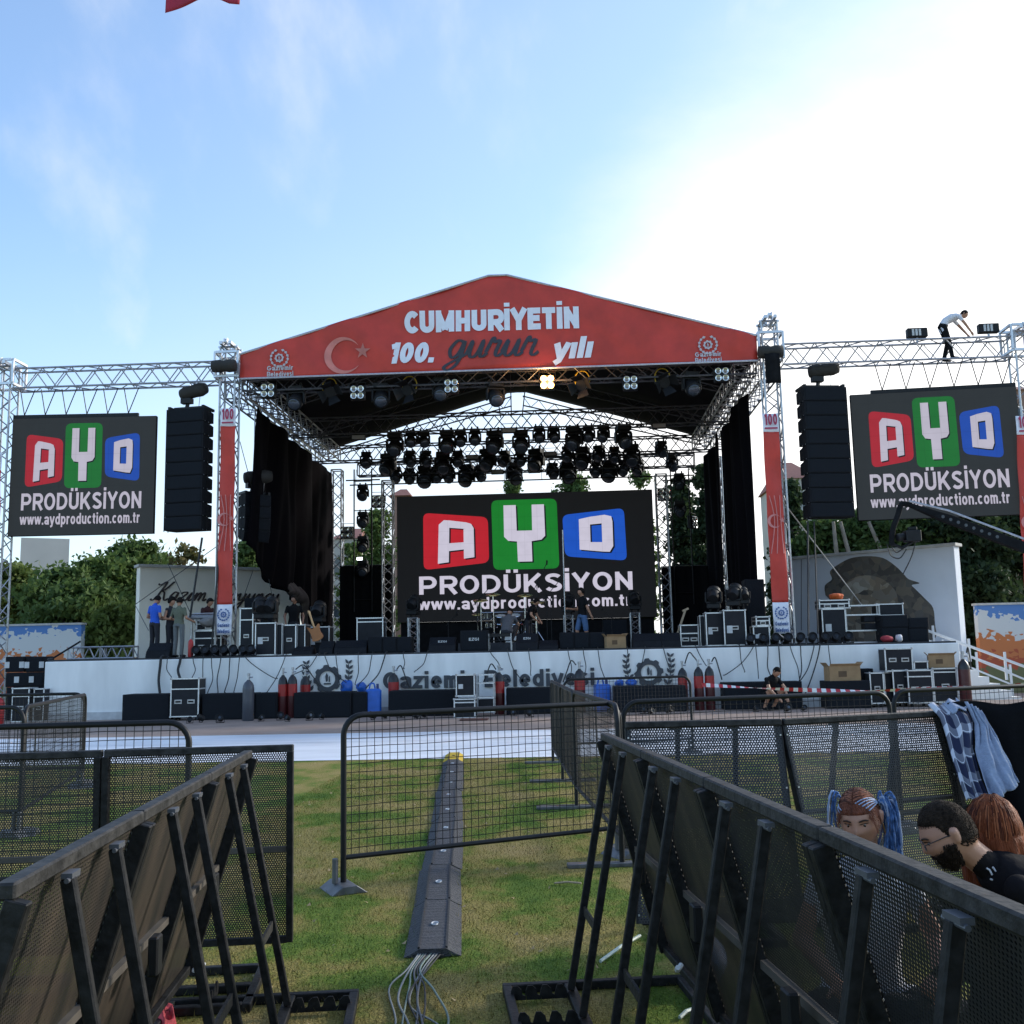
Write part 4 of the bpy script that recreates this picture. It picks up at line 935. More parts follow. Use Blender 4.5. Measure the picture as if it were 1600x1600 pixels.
# ================================================================== cases, amplifiers and boxes on the deck
LAM = mat('case_laminate', (.011, .012, .016), .6, spec=.3, var=.25, scale=5)
def bb(px0, py0, px1, py1, Y, base=None):
    c = P((px0 + px1) / 2, (py0 + py1) / 2, Y); k = (c - C0).length / math.sqrt(F * F + ((px0 + px1) / 2 - 800) ** 2 + ((py0 + py1) / 2 - 800) ** 2)
    w_ = (px1 - px0) * k; h_ = (py1 - py0) * k; z0 = c.z - h_ / 2
    if base is not None: h_ += z0 - base; z0 = base
    return c.x, z0, w_, max(.05, h_)
WL = mat('case_label', (.55, .55, .54), .7)
def flight_case(label, px0, py0, px1, py1, Y, base=None, d=.6, lid=.0, hand=1, patch=False, wheels=False, group='flight cases'):
    x, z, w_, h_ = bb(px0, py0, px1, py1, Y, base); o = thing('flight_case', label, 'flight case', (x, Y, z), rng.uniform(-.04, .04), group)
    z0 = .1 if wheels else 0
    MB().b2((-w_ / 2 + .008, .008, z0 + .008), (w_ / 2 - .008, d - .008, h_ - .008)).build('case_body', LAM, o)
    e = MB(); t = min(.032, w_ * .09)
    xs = (-w_ / 2 + t / 2, w_ / 2 - t / 2); zs_ = [z0 + t / 2, h_ - t / 2]
    if lid: zs_ += [z0 + (h_ - z0) * (1 - lid)]
    for zz in zs_:
        for yy in (t / 2 - .006, d - t / 2): e.bar((xs[0] - t / 2, yy, zz), (xs[1] + t / 2, yy, zz), t * .97, t * .97)
        for xx in xs: e.bar((xx, t, zz), (xx, d - t, zz), t)
    for xx in xs:
        for yy in (t / 2 - .004, d - t / 2): e.bar((xx, yy, z0 + t * .5), (xx, yy, h_ - t * .5), t)
    e.build('edge_trim', ALU, o)
    c = MB(); cs_ = .045
    for xx in (-1, 1):
        for zz in (z0, h_): c.box((xx * (w_ / 2 - .01), .0, zz + (.01 if zz == z0 else -.01)), (.055, .04, .055))
    c.build('corner_plate', STEEL, o, bevel=.01)
    for i in range(hand):
        hx = (i - (hand - 1) / 2) * w_ * .45
        hz = z0 + (h_ - z0) * (.5 if not lid else (1 - lid) * .55)
        q = MB(); q.b2((hx - min(.1, w_ * .2), -.008, hz - .055), (hx + min(.1, w_ * .2), .004, hz + .055)); hh = q.build('handle_dish', STEEL, o)
        MB().b2((hx - min(.07, w_ * .14), -.022, hz - .022), (hx + min(.07, w_ * .14), -.009, hz + .02)).build('handle', BLACKM, hh)
    if patch: MB().b2((-w_ * .36, -.012, h_ * .35), (-w_ * .12, .006, h_ * .56)).build('paper_label', WL, o)
    if wheels:
        for sx in (-1, 1):
            for yy in (.1, d - .1): MB().cyl((sx * (w_ / 2 - .1) - .02, yy, .05), (sx * (w_ / 2 - .1) + .02, yy, .05), .05, None, 10).build('castor', BLACK, o)
    return o
def speaker(label, px0, py0, px1, py1, Y, base=None, d=.7, name='subwoofer', group=None, badge=None, wedge=False, rz=None):
    x, z, w_, h_ = bb(px0, py0, px1, py1, Y, base); o = thing(name, label, 'speaker', (x, Y, z), rng.uniform(-.03, .03) if rz is None else rz, group)
    if wedge:
        M_ = Matrix.Rotation(R(90), 4, 'Z')
        p = [(0, 0), (d, 0), (d, h_ * .45), (d * .62, h_), (.0 + d * .12, h_ * .42)]
        vs = [(-w_ / 2, y, zz) for y, zz in p] + [(w_ / 2, y, zz) for y, zz in p]
        m = MB(); k = len(p); m.add(vs, [tuple(range(k - 1, -1, -1)), tuple(range(k, 2 * k))] + [(i, (i + 1) % k, (i + 1) % k + k, i + k) for i in range(k)]); m.build('cabinet', CASEB, o, bevel=.015)
        n_ = V((0, h_ * .58, -d * .5)); g = MB(); a_ = V((0, d * .12, h_ * .42)); b_ = V((0, d * .62, h_)); nn = V((0, -(b_ - a_).z, (b_ - a_).y)).normalized() * .008
        g.add([V((sx * (w_ / 2 - .04), 0, 0)) + a_.lerp(b_, t_) + nn for sx, t_ in ((-1, .06), (1, .06), (1, .94), (-1, .94))], [(0, 1, 2, 3)]); g.build('grille', GRILL, o, solid=.006)
        fy = d * .06
        if badge: t_ = block_mb(badge, h_ * .13, .2, width=w_ * .32); t_.v = [(q[0] - w_ * .16, q[1] + d * .26, q[2] + h_ * .62) for q in t_.v]; t_.build('lettering', WL, o)
    else:
        MB().b2((-w_ / 2, 0, 0), (w_ / 2, d, h_)).build('cabinet', CASEB, o, bevel=.015)
        MB().b2((-w_ / 2 + .035, -.014, .035), (w_ / 2 - .035, -.001, h_ - .035)).build('grille', GRILL, o, bevel=.006)
        if badge: shift(block_mb(badge, h_ * .14, .2, width=w_ * .36), (-w_ * .18, -.025, h_ * .5)).build('lettering', WL, o)
        for sx in (-1, 1): MB().b2((sx * (w_ / 2 + .006) - .006, d * .3, h_ * .55), (sx * (w_ / 2 + .006) + .006, d * .6, h_ * .7)).build('side_handle', BLACK, o)
    return o
D0 = YS + .25
FC = flight_case
FC('tall black flight case with silver edges in front of the left tower banner', 374, 950, 396, 1016, D0 + .5, DZ, lid=.25, patch=False)
FC('small low flight case with silver handles left of the left tower banner', 306, 968, 345, 985, D0 + 1.0, None, lid=.4)
FC('wide flight case under the mixing desk left of the left tower', 303, 985, 346, 1013, D0 + 1.0, DZ, lid=.3, hand=2)
FC('largest road case with a paper label right of the left tower', 398, 973, 431, 1026, D0 + .15, DZ, patch=True, lid=0)
FC('narrow road case seen edge on, right of the largest left road case', 432, 975, 441, 1024, D0 + .3, DZ, hand=0)
FC('road case with silver corners in the middle of the left row of cases', 441, 976, 463, 1022, D0 + .4, DZ, lid=0)
FC('narrow dark road case between two wider cases on the left of the stage', 464, 976, 477, 1020, D0 + .5, DZ, hand=0)
FC('road case behind the leaning guitar', 478, 979, 515, 1012, D0 + 1.6, DZ, lid=0, patch=True)
FC('rack case with silver frame standing between black speakers at left', 557, 965, 599, 1000, D0 + 2.0, DZ, lid=.12, hand=0)
FC('grey rack case with two silver latches right of the middle screen', 1063, 976, 1092, 1004, D0 + 1.2, DZ, lid=.4, hand=2)
FC('narrow road case seen edge on, left of the labelled cases at right', 1094, 962, 1102, 1008, D0 + .9, DZ, hand=0)
FC('road case with a white paper label, left of the tallest case at right', 1103, 957, 1130, 1008, D0 + .6, DZ, patch=True)
FC('tallest road case with silver edges at the right of the stage', 1131, 953, 1166, 1008, D0 + .3, DZ, patch=True)
FC('small flight case with two handles on top of a case beside the right tower', 1181, 963, 1203, 978, D0 + .3, None, lid=.45, hand=1)
FC('square flight case with two labels beside the right tower banner', 1177, 978, 1203, 1003, D0 + .3, DZ, hand=1, patch=True)
FC('low flight case with an orange cloth on its lid', 1280, 937, 1327, 951, D0 + 1.2, None, lid=.45, hand=2)
FC('tall equipment case with sockets on its front under the orange cloth', 1285, 951, 1322, 998, D0 + 1.2, DZ, hand=0, patch=True)
FC('flat flight case on top of the black amplifiers at right', 1370, 943, 1411, 962, D0 + 1.5, None, lid=.0, hand=0)
EQ = 'black amplifiers stacked at the right end of the deck'
for i, (a_, b_, c_, d_, base, lab) in enumerate(((1378, 961, 1419, 981, None, 'upper left amplifier in the stack at the right end of the deck'), (1378, 981, 1419, 1000, DZ, 'lower left amplifier in the stack at the right end of the deck'), (1420, 965, 1451, 982, None, 'upper right amplifier in the stack at the right end of the deck'), (1420, 982, 1451, 999, DZ, 'lower right amplifier in the stack at the right end of the deck'))):
    speaker(lab, a_, b_, c_, d_, D0 + .9, base, .6, 'amplifier', EQ)
# open rack shelf
x, z, w_, h_ = bb(1322, 946, 1376, 999, D0 + 1.4, DZ); o = thing('rack_shelf', 'open grey rack with two silver shelves between the equipment cases at right', 'rack', (x, D0 + 1.4, DZ))
for i, zz in enumerate((.02, h_ * .33, h_ * .75, h_)): MB().b2((-w_ / 2, 0, zz - .02), (w_ / 2, .5, zz + .02)).build('shelf', ALU, o)
for sx in (-1, 1):
    for yy in (.03, .47): MB().bar((sx * (w_ / 2 - .02), yy, 0), (sx * (w_ / 2 - .02), yy, h_ + .02), .04).build('upright', STEEL, o)
for k in range(2): MB().b2((.05, .06, h_ * (.36 + .0 * k) + k * .22), (w_ / 2 - .05, .45, h_ * .36 + k * .22 + .18)).build('rack_unit', LAM, o, bevel=.01)
# wedges and speakers along the front edge
WG = 'floor monitor speakers along the front of the deck'
def wedge(lab, a_, b_, c_, d_, Y=D0 + .1, badge=None): return speaker(lab, a_, b_, c_, d_, Y, DZ, .6, 'floor_monitor', WG, badge, True)
wedge('black floor monitor at the feet of the man in blue', 226, 1004, 264, 1028)
wedge('low dark floor monitor in front of the left road cases', 455, 1010, 487, 1024)
wedge('floor monitor left of the three small black subwoofers', 497, 1001, 519, 1022)
wedge('floor monitor with yellow cable left of the three small black subwoofers', 521, 1000, 572, 1022)
wedge('floor monitor with a white badge, leftmost of the three badged ones', 669, 995, 711, 1018, badge='EZGI')
wedge('floor monitor with a white badge right of the crouching man', 806, 989, 840, 1014, badge='EZGI')
speaker('guitar amplifier with silver top edge and white badge left of the crouching man', 719, 985, 762, 1017, D0 + .2, DZ, .5, 'guitar_amplifier', None, 'EZGI')
wedge('low black floor monitor right of the badged ones', 841, 1000, 872, 1014)
SB = 'small black subwoofers in threes on the deck'
for i, (a_, c_) in enumerate(((575, 598), (598, 620), (620, 643))): speaker('small black subwoofer, %s of three at the left front of the deck' % ['left', 'middle', 'right'][i], a_, 995, c_, 1020, D0 + .2, DZ, .5, 'subwoofer', SB)
for i, (a_, c_) in enumerate(((875, 897), (897, 921), (921, 945))): speaker('small black subwoofer, %s of three beside the cardboard box' % ['left', 'middle', 'right'][i], a_, 988, c_, 1012, D0 + .2, DZ, .5, 'subwoofer', SB)
wedge('dark floor monitor right of the cardboard box on the deck', 989, 989, 1034, 1011)
wedge('dark floor monitor second right of the cardboard box on the deck', 1034, 988, 1064, 1009)
speaker('tall black loudspeaker cabinet behind the right tower banner', 1166, 905, 1196, 1000, D0 + 1.6, DZ, .7, 'loudspeaker')
speaker('dark covered loudspeaker beneath the script lettering', 381, 934, 426, 1010, D0 + 2.6, DZ, .7, 'loudspeaker')
speaker('black bass cabinet under the middle screen', 942, 968, 980, 990, D0 + 6, DZ, .7, 'loudspeaker')
# moving heads standing on the road cases
def standing(px, pyb, Y, lab, s=1.2):
    q = P(px, pyb, Y); o = dup(proto, (q.x, Y, q.z + .12 * s), (R(180), 0, rng.uniform(-.6, .6)), lab, 'moving head lights standing on road cases', s)
    o.location.z = q.z + .1 * s; return o
for px, pyb, Y, lab in ((422, 973, D0 + .4, 'moving head light standing on the largest left road case'), (407, 973, D0 + .4, 'moving head light standing at the left end of the largest left road case'), (497, 978, D0 + 1.9, 'moving head light standing on the road case behind the guitar'), (1116, 957, D0 + .9, 'moving head light standing on a labelled road case at right'), (1148, 953, D0 + .6, 'moving head light standing on the tallest right road case'), (646, 966, D0 + 4.3, 'moving head light on the stand left under the screen'), (1163, 948, D0 + .6, 'small moving head light at the right end of the tallest right road case'), (888, 962, D0 + 6, 'moving head light on the stand behind the man in shorts'), (992, 958, D0 + 6, 'moving head light on the stand right under the screen')):
    standing(px, pyb, Y, lab, .85 if 'small' in lab else 1.15)
# short truss stands
for px, pyt, pyb, Y, lab in ((646, 966, 1005, D0 + 4.2, 'short silver truss stand left under the middle screen'), (888, 962, 988, D0 + 6, 'short silver truss stand behind the man in shorts'), (992, 958, 988, D0 + 6, 'short silver truss stand right under the middle screen')):
    a = P(px, pyt, Y); truss('truss_stand', lab, (a.x, Y, DZ), (a.x, Y, a.z), .3, step=.4, group='short truss stands on the deck', cat='stand')
# par lights in a row along the deck edge by each tower
def par(lab, x, y, z, s, group, rz=0, proto_=[None]):
    if proto_[0] is None:
        o = thing('par_light', lab, 'stage light', (x, y, z), rz, group)
        M_ = Matrix.Translation((0, 0, .17)) @ Matrix.Rotation(R(68), 4, 'X')
        b_ = MB().lathe([(.06, -.14), (.1, -.12), (.12, .1), (.125, .13), (.105, .13), (.09, .1)], 14, M_).build('can', HEADM, o, smooth=2)
        MB().lathe([(.1, .085), (.05, .1), (.01, .1)], 12, M_).build('lens', LENS, b_)
        MB().tube([(-.15, 0, .17), (-.15, 0, .015), (.15, 0, .015), (.15, 0, .17)], .016, 5).build('bracket', HEADM, o)
        o.scale = (s,) * 3; proto_[0] = o; return o
    return dup(proto_[0], (x, y, z), rz, lab, group, s)
for i, px in enumerate((308, 322, 337, 351, 366, 381, 393)):
    q = P(px, 1024, D0 - .1); par('black par light, %s of seven below the left front tower' % ordl(i, 7), q.x, D0 - .12, DZ, 1.0, 'par lights along the deck edge')
for i, px in enumerate((1172, 1192, 1212, 1231, 1250, 1269, 1289, 1306, 1325)):
    q = P(px, 1000, D0 - .1); par('black par light, %s of nine on the deck edge at right' % ordl(i, 9), q.x, D0 - .12, DZ, 1.0, 'par lights along the deck edge')
def carton(lab, px0, py0, px1, py1, Y, base=None, d=.5, open_=True, word=None, rz=.15):
    x, z, w_, h_ = bb(px0, py0, px1, py1, Y, base); o = thing('cardboard_box', lab, 'box', (x, Y, z), rz)
    m = MB(); t = .008
    for a_, b_ in (((-w_ / 2, 0, 0), (w_ / 2, t, h_ * .8)), ((-w_ / 2, d - t, 0), (w_ / 2, d, h_ * .8)), ((-w_ / 2, t, 0), (-w_ / 2 + t, d - t, h_ * .8)), ((w_ / 2 - t, t, 0), (w_ / 2, d - t, h_ * .8)), ((-w_ / 2 + t, t, .0), (w_ / 2 - t, d - t, t))): m.b2(a_, b_)
    m.build('box_sides', CARD, o)
    for s in (-1, 1):
        f = MB(); f.add([(s * w_ / 2, 0, h_ * .8), (s * w_ / 2, d, h_ * .8), (s * (w_ / 2 + h_ * .18), d, h_ * 1.0), (s * (w_ / 2 + h_ * .18), 0, h_ * 1.0)], [(0, 1, 2, 3)]); f.build('flap', CARD, o, solid=.006)
    f = MB(); f.add([(-w_ / 2, 0, h_ * .8), (w_ / 2, 0, h_ * .8), (w_ / 2, -h_ * .12, h_ * .93), (-w_ / 2, -h_ * .12, h_ * .93)], [(0, 1, 2, 3)]); f.build('flap', CARD, o, solid=.006)
    MB().b2((-w_ * .22, -.004, h_ * .25), (w_ * .05, -.001, h_ * .55)).build('printed_mark', mat('box_ink', (.12, .07, .035), .8), o)
    return o
carton('open cardboard box at the front edge of the deck', 947, 990, 979, 1013, D0 + .1, DZ, rz=.3)
# mixing desk at the left
x, z, w_, h_ = bb(290, 960, 348, 966, D0 + 1.0, None); o = thing('mixing_desk', 'sloping mixing desk on cases left of the left tower', 'mixing desk', (x, D0 + 1.0, z))
m = MB(); m.add([(-w_ / 2, 0, 0), (w_ / 2, 0, 0), (w_ / 2, .7, 0), (-w_ / 2, .7, 0), (-w_ / 2, 0, .06), (w_ / 2, 0, .06), (w_ / 2, .7, .2), (-w_ / 2, .7, .2)], [(3, 2, 1, 0), (4, 5, 6, 7), (0, 1, 5, 4), (1, 2, 6, 5), (2, 3, 7, 6), (3, 0, 4, 7)]); m.build('desk_body', mat('desk_grey', (.30, .30, .31), .5), o, bevel=.01)
m = MB()
for i in range(12): m.box((-w_ / 2 + .08 + i * (w_ - .16) / 11, .25, .125), (.02, .3, .02))
m.build('fader_strip', BLACK, o)
for sx in (-1, 1): MB().bar((sx * (w_ / 2 - .05), .35, -(z - DZ)), (sx * (w_ / 2 - .05), .35, 0), .06).build('leg', STEEL, o)
# fire extinguisher
def bottle(name, lab, cat, px, pyt, pyb, wpx, Y, base, cols, group=None, n=16):
    x, z, w_, h_ = bb(px - wpx / 2, pyt, px + wpx / 2, pyb, Y, base); o = thing(name, lab, cat, (x, Y, z), 0, group); r_ = w_ / 2; hb = h_ * .84
    m = MB(); m.lathe([(r_ * .9, 0), (r_, .02), (r_, hb * .52), ], n); m.k = 1; m.lathe([(r_ * .999, hb * .5203), (r_ * .999, hb * .80)], n); m.k = 2
    m.lathe([(r_, hb * .8003), (r_ * .93, hb * .88), (r_ * .7, hb * .95), (r_ * .32, hb), (r_ * .3, hb * 1.02)], n); m.build('cylinder', cols, o, smooth=2)
    v = MB(); v.lathe([(r_ * .22, hb * 1.0205), (r_ * .22, h_ * .95), (r_ * .3, h_ * .955), (r_ * .3, h_)], 8); v.tube([(0, 0, h_ * .91), (r_ * .75, -.02, h_ * .91)], r_ * .15, 6); v.build('valve', STEEL, o)
    return o
REDX = mat('extinguisher_red', (.42, .02, .02), .4)
bottle('fire_extinguisher', 'red fire extinguisher standing on the deck beside the man in olive', 'fire extinguisher', 298, 994, 1027, 8, D0, DZ, [REDX] * 3)
# leaning guitar
a = P(483, 957, D0 + .9); b_ = P(497, 999, D0 + .7); o = thing('electric_guitar', 'electric guitar leaning on a road case at left', 'guitar', (b_.x, b_.y, b_.z))
nk = a - b_; m = MB(); m.bar(nk * .42, nk * .95, .06, .03); m.build('neck', mat('maple', (.42, .27, .13), .5), o)
MB().bar(nk * .951, nk * 1.06, .09, .025).build('headstock', mat('maple', (.42, .27, .13), .5), o)
ang = math.atan2(nk.x, nk.z); M_ = Matrix.Rotation(ang, 4, 'Y')
MB().prism([(q.x, q.z) for q in catmull([(-.17, 0, 0), (0, 0, -.04), (.17, 0, .02), (.15, 0, .22), (.19, 0, .42), (.06, 0, .36), (-.06, 0, .36), (-.18, 0, .45), (-.14, 0, .22), (-.17, 0, 0)], 4)[:-1]], -.03, .03, M_).build('guitar_body', mat('guitar_orange', (.35, .12, .03), .3), o)
# vertical pole, mic stands and a leaning stick
a = P(879, 828, D0 + 4); o = thing('lighting_pole', 'tall thin pale pole standing in front of the middle screen', 'pole', (a.x, a.y, DZ)); MB().tube([(0, 0, .03), (0, 0, a.z - DZ)], .02, 8).build('pole', STEEL, o, smooth=2)
MB().lathe([(.3, 0), (.3, .03), (.05, .04)], 14).build('foot', STEEL, o)
def micstand(lab, px, pyt, Y, dx):
    a = P(px, pyt, Y); o = thing('microphone_stand', lab, 'microphone stand', (a.x, Y, DZ), 0, 'microphone stands on the deck'); h_ = (a.z - DZ)
    MB().tube([(0, 0, .02), (0, 0, h_ * .8)], .014, 6).build('upright', BLACK, o); MB().tube([(-dx * .25, 0, h_ * .7), (dx, -.05, h_)], .012, 6).build('boom', BLACK, o)
    m = MB()
    for k in range(3): t_ = R(120 * k + 20); m.tube([(0, 0, .1), (.3 * math.cos(t_), .3 * math.sin(t_), .01)], .012, 5)
    m.build('tripod', BLACK, o); MB().lathe([(.012, -.08), (.028, 0), (.03, .06), (.01, .09)], 10, Matrix.Translation((dx, -.05, h_))).build('microphone', HEADM, o)
for i, (px, pyt, dx) in enumerate(((745, 915, .5), (838, 880, .35), (853, 905, .5), (860, 915, -.4), (700, 960, .3), (955, 950, -.3))): micstand('black microphone stand, %s of six in front of the middle screen' % ordl(sorted((745, 838, 853, 860, 700, 955)).index(px), 6), px, pyt, D0 + 4.5, dx)
a = P(1070, 954, D0 + 1.6); b_ = P(1051, 990, D0 + 1.4); o = thing('wooden_stick', 'pale wooden stick leaning beside the grey rack case', 'stick', (b_.x, b_.y, DZ)); MB().bar((0, 0, .0), (a.x - b_.x, .1, a.z - DZ), .05).build('shaft', mat('pale_wood', (.4, .3, .2), .8), o)
MB().bar((a.x - b_.x - .08, .1, a.z - DZ - .02), (a.x - b_.x + .1, .1, a.z - DZ + .06), .06).build('head', mat('pale_wood', (.4, .3, .2), .8), o)
# ---------------------------------------------------------- drum kit
dk = P(795, 985, D0 + 4.2); o = thing('drum_kit', 'black and chrome drum kit in front of the middle screen', 'drum kit', (dk.x, D0 + 4.6, DZ))
CHR = mat('chrome', (.7, .7, .72), .15, .95, scale=30)
SHELL = mat('drum_shell', (.02, .02, .022), .25); SKIN_ = mat('drum_skin', (.6, .6, .58), .5)
def drum(x, y, z, r_, h_, M0=None, nm='tom_drum'):
    M_ = Matrix.Translation((x, y, z)) @ (M0 or Matrix.Identity(4))
    d_ = MB().lathe([(r_, -h_ / 2), (r_, h_ / 2)], 20, M_).build(nm, SHELL, o, smooth=2)
    for zz in (-h_ / 2, h_ / 2): MB().tube([M_ @ V((r_ * 1.03 * math.cos(t_), r_ * 1.03 * math.sin(t_), zz)) for t_ in np.linspace(0, 2 * math.pi, 20, endpoint=False)], .016, 5, True).build('hoop', CHR, d_)
    m = MB()
    for k in range(8): t_ = k * math.pi / 4; m.tube([M_ @ V((r_ * 1.04 * math.cos(t_), r_ * 1.04 * math.sin(t_), -h_ * .45)), M_ @ V((r_ * 1.04 * math.cos(t_), r_ * 1.04 * math.sin(t_), h_ * .45))], .008, 4)
    m.build('lugs', CHR, d_); MB().lathe([(r_ * .98, h_ / 2 + .001), (.01, h_ / 2 + .004)], 20, M_).build('skin', SKIN_, d_)
RXx = Matrix.Rotation(R(90), 4, 'X')
drum(0, 0, .3, .29, .42, RXx, 'bass_drum'); drum(-.28, -.1, .78, .17, .24, Matrix.Rotation(R(20), 4, 'X')); drum(.2, -.1, .78, .18, .26, Matrix.Rotation(R(20), 4, 'X')); drum(.62, .2, .4, .22, .42, None, 'floor_tom'); drum(-.6, .25, .6, .19, .15, None, 'snare_drum'); drum(-.7, -.1, .9, .15, .2)
BRASS = mat('cymbal', (.5, .38, .15), .3, .9)
for k, (x, y, z, r_) in enumerate(((-.95, .1, 1.45, .26), (-.5, -.35, 1.6, .24), (.55, -.35, 1.55, .25), (.95, .1, 1.35, .28), (-1.1, .5, 1.0, .19))):
    MB().lathe([(r_, -.03), (r_ * .3, .0), (r_ * .12, .03), (.01, .035)], 20, Matrix.Translation((x, y, z)) @ Matrix.Rotation(R(14), 4, 'X')).build('cymbal', BRASS, o, smooth=True)
    m = MB(); m.tube([(x, y, z), (x * .97, y, .35)], .014, 5)
    for j in range(3): t_ = R(120 * j + k * 30); m.tube([(x * .97, y, .38), (x * .97 + .26 * math.cos(t_), y + .26 * math.sin(t_), .01)], .012, 4)
    m.build('cymbal_stand', CHR, o)
m = MB()
for x in (-.9, .9): m.tube([(x, -.3, 0), (x, -.3, 1.1)], .022, 6)
m.tube([(-.9, -.3, 1.0), (.9, -.3, 1.0)], .022, 6); m.build('rack_bar', CHR, o)
# drum stool / chair used at the front of the deck
x, z, w_, h_ = bb(763, 990, 800, 1015, D0 + .5, DZ); o = thing('metal_chair', 'small dark metal chair near the front of the deck behind the badged amplifier', 'chair', (x, D0 + .4, DZ))
MB().b2((-w_ / 2, 0, h_ * .55), (w_ / 2, .42, h_ * .6)).build('seat', BLACK, o, bevel=.01)
MB().b2((-w_ / 2, .0, h_ * .8), (w_ / 2, .025, h_)).build('backrest', BLACK, o, bevel=.008)
for sx in (-1, 1):
    MB().bar((sx * (w_ / 2 - .02), .012, 0), (sx * (w_ / 2 - .02), .012, h_), .03).build('leg', STEEL, o); MB().bar((sx * (w_ / 2 - .02), .4, 0), (sx * (w_ / 2 - .02), .4, h_ * .55), .03).build('leg', STEEL, o)
# cloths on the deck
def rag(lab, px, py, Y, wpx, hpx, m, base=None, cat='cloth'):
    x, z, w_, h_ = bb(px - wpx / 2, py - hpx / 2, px + wpx / 2, py + hpx / 2, Y, base); o = thing('crumpled_cloth', lab, cat, (x, Y, z)); sd = rng.uniform(0, 50)
    def f(u, v):
        a = u * 2 * math.pi; r_ = math.sin(v * math.pi) ** .7; n_ = 1 + .35 * noise.noise((math.cos(a) * 1.5 + sd, math.sin(a) * 1.5, v * 3))
        return (w_ / 2 * r_ * math.cos(a) * n_, .2 + .2 * r_ * math.sin(a) * n_, h_ * (.5 - .5 * math.cos(v * math.pi)) * (1 + .2 * n_ - .2))
    MB().grid(f, 24, 10).build('folds', m, o, smooth=True); return o
rag('bright orange cloth lying on a flight case lid at right', 1309, 932, D0 + 1.4, 22, 11, mat('orange_cloth', (.6, .11, .02), .8))
rag('red and white rag on the deck edge left of the rag with white top', 1389, 997, D0, 20, 8, mat('red_rag', (.35, .03, .04), .8), DZ)
rag('white rag on the deck edge near the right amplifiers', 1408, 996, D0, 10, 9, mat('white_rag', (.6, .58, .6), .8), DZ)
rag('grey plastic sheet bundled under the mixing desk', 322, 972, D0 + .7, 26, 14, mat('grey_sheet', (.22, .21, .2), .6))
# truss pieces lying on the deck at far left
for i, (pa, pb, lab) in enumerate((((110, 1021), (160, 1020), 'short silver truss piece lying at the left end of the deck'), ((162, 1022), (212, 1024), 'second short truss piece lying on the deck beside the left wing wall'))):
    a = P(*pa, YS + 2.5); b_ = P(*pb, YS + 2.5); truss('loose_truss', lab, (a.x, YS + 2.5, DZ + .2), (b_.x, YS + 2.5, DZ + .2), .35, step=.35, group='loose truss pieces on the deck')
a = P(79, 1037, YS + .2); b_ = P(126, 1002, YS + .5); o = thing('boom_stand', 'thin black boom pole slanting up from the left end of the deck', 'pole', (a.x, YS + .2, DZ)); MB().tube([(0, 0, .01), (b_.x - a.x, .3, b_.z - DZ)], .03, 6).build('boom', BLACK, o); MB().lathe([(.1, 0), (.08, .05), (.03, .06)], 10).build('foot', BLACK, o)
# ================================================================== gear on the ground in front of the stage
YG = 27.9
SUBG = 'large subwoofers on the paving in front of the stage'
subs = [(190, 1085, 266, 1124, 'large black subwoofer, leftmost on the paving'), (315, 1084, 397, 1124, 'large black subwoofer behind the single grey gas bottle'), (458, 1082, 549, 1123, 'large black subwoofer in front of the left emblem'), (607, 1079, 711, 1119, 'large black subwoofer below the left end of the stage lettering'), (791, 1075, 872, 1115, 'large black subwoofer below the right end of the stage lettering'), (960, 1072, 1072, 1111, 'large black subwoofer in front of the right emblem'), (1132, 1066, 1253, 1108, 'large black subwoofer behind the crouching man in black'), (1292, 1064, 1360, 1104, 'large black subwoofer with a cardboard box on top')]
for a_, b_, c_, d_, lab in subs: speaker(lab, a_, b_, c_, d_, YG + (.35 if '1132' == str(a_) else 0), 0, .75, 'subwoofer', SUBG)
speaker('narrow black speaker right of the single grey gas bottle', 397, 1083, 433, 1123, YG + .1, 0, .6, 'subwoofer', SUBG); speaker('narrow black speaker left of the blue jerrycan', 550, 1082, 573, 1122, YG + .05, 0, .6, 'subwoofer', SUBG)
speaker('black speaker behind the cardboard box at right', 1345, 1045, 1366, 1100, YG + .7, 0, .5, 'loudspeaker')
FC('tall double door flight case between two subwoofers at left', 266, 1060, 311, 1120, YG - .1, 0, .6, lid=.28, hand=2, wheels=True)
FC('square amplifier case topmost of the stack in front of the lettering', 712, 1054, 742, 1088, YG - .9, None, .5, lid=.0, hand=0, patch=True)
FC('lower case of the stack in front of the lettering', 709, 1092, 743, 1136, YG - 1.0, 0, .55, lid=.2, hand=1)
x, z, w_, h_ = bb(744, 1055, 772, 1130, YG - .6, 0); o = thing('equipment_cart', 'silver equipment cart with shelves beside the case stack in front of the lettering', 'cart', (x, YG - .5, 0))
for zz in (.12, h_ * .45, h_ * .8, h_): MB().b2((-w_ / 2, 0, zz - .015), (w_ / 2, .5, zz + .015)).build('shelf', ALU, o)
for sx in (-1, 1):
    for yy in (.02, .48): MB().bar((sx * (w_ / 2 - .015), yy, .06), (sx * (w_ / 2 - .015), yy, h_ + .02), .03).build('upright', STEEL, o)
MB().b2((-w_ / 2 + .05, .05, .14), (w_ / 2 - .05, .42, h_ * .4)).build('stored_box', LAM, o, bevel=.01)
FC('tall flight case leftmost of the group by the right gas bottle', 1360, 1051, 1382, 1103, YG + .2, 0, .6, lid=0, wheels=True)
FC('narrow flight case second from left in the group by the right gas bottle', 1383, 1051, 1395, 1102, YG + .5, 0, .6, hand=0, wheels=True)
FC('flight case third from left in the group by the right gas bottle', 1396, 1047, 1418, 1102, YG + .3, 0, .6, lid=0, wheels=True)
FC('widest flight case with two latches in the group by the right gas bottle', 1419, 1047, 1458, 1102, YG + .1, 0, .6, lid=.2, hand=2, wheels=True)
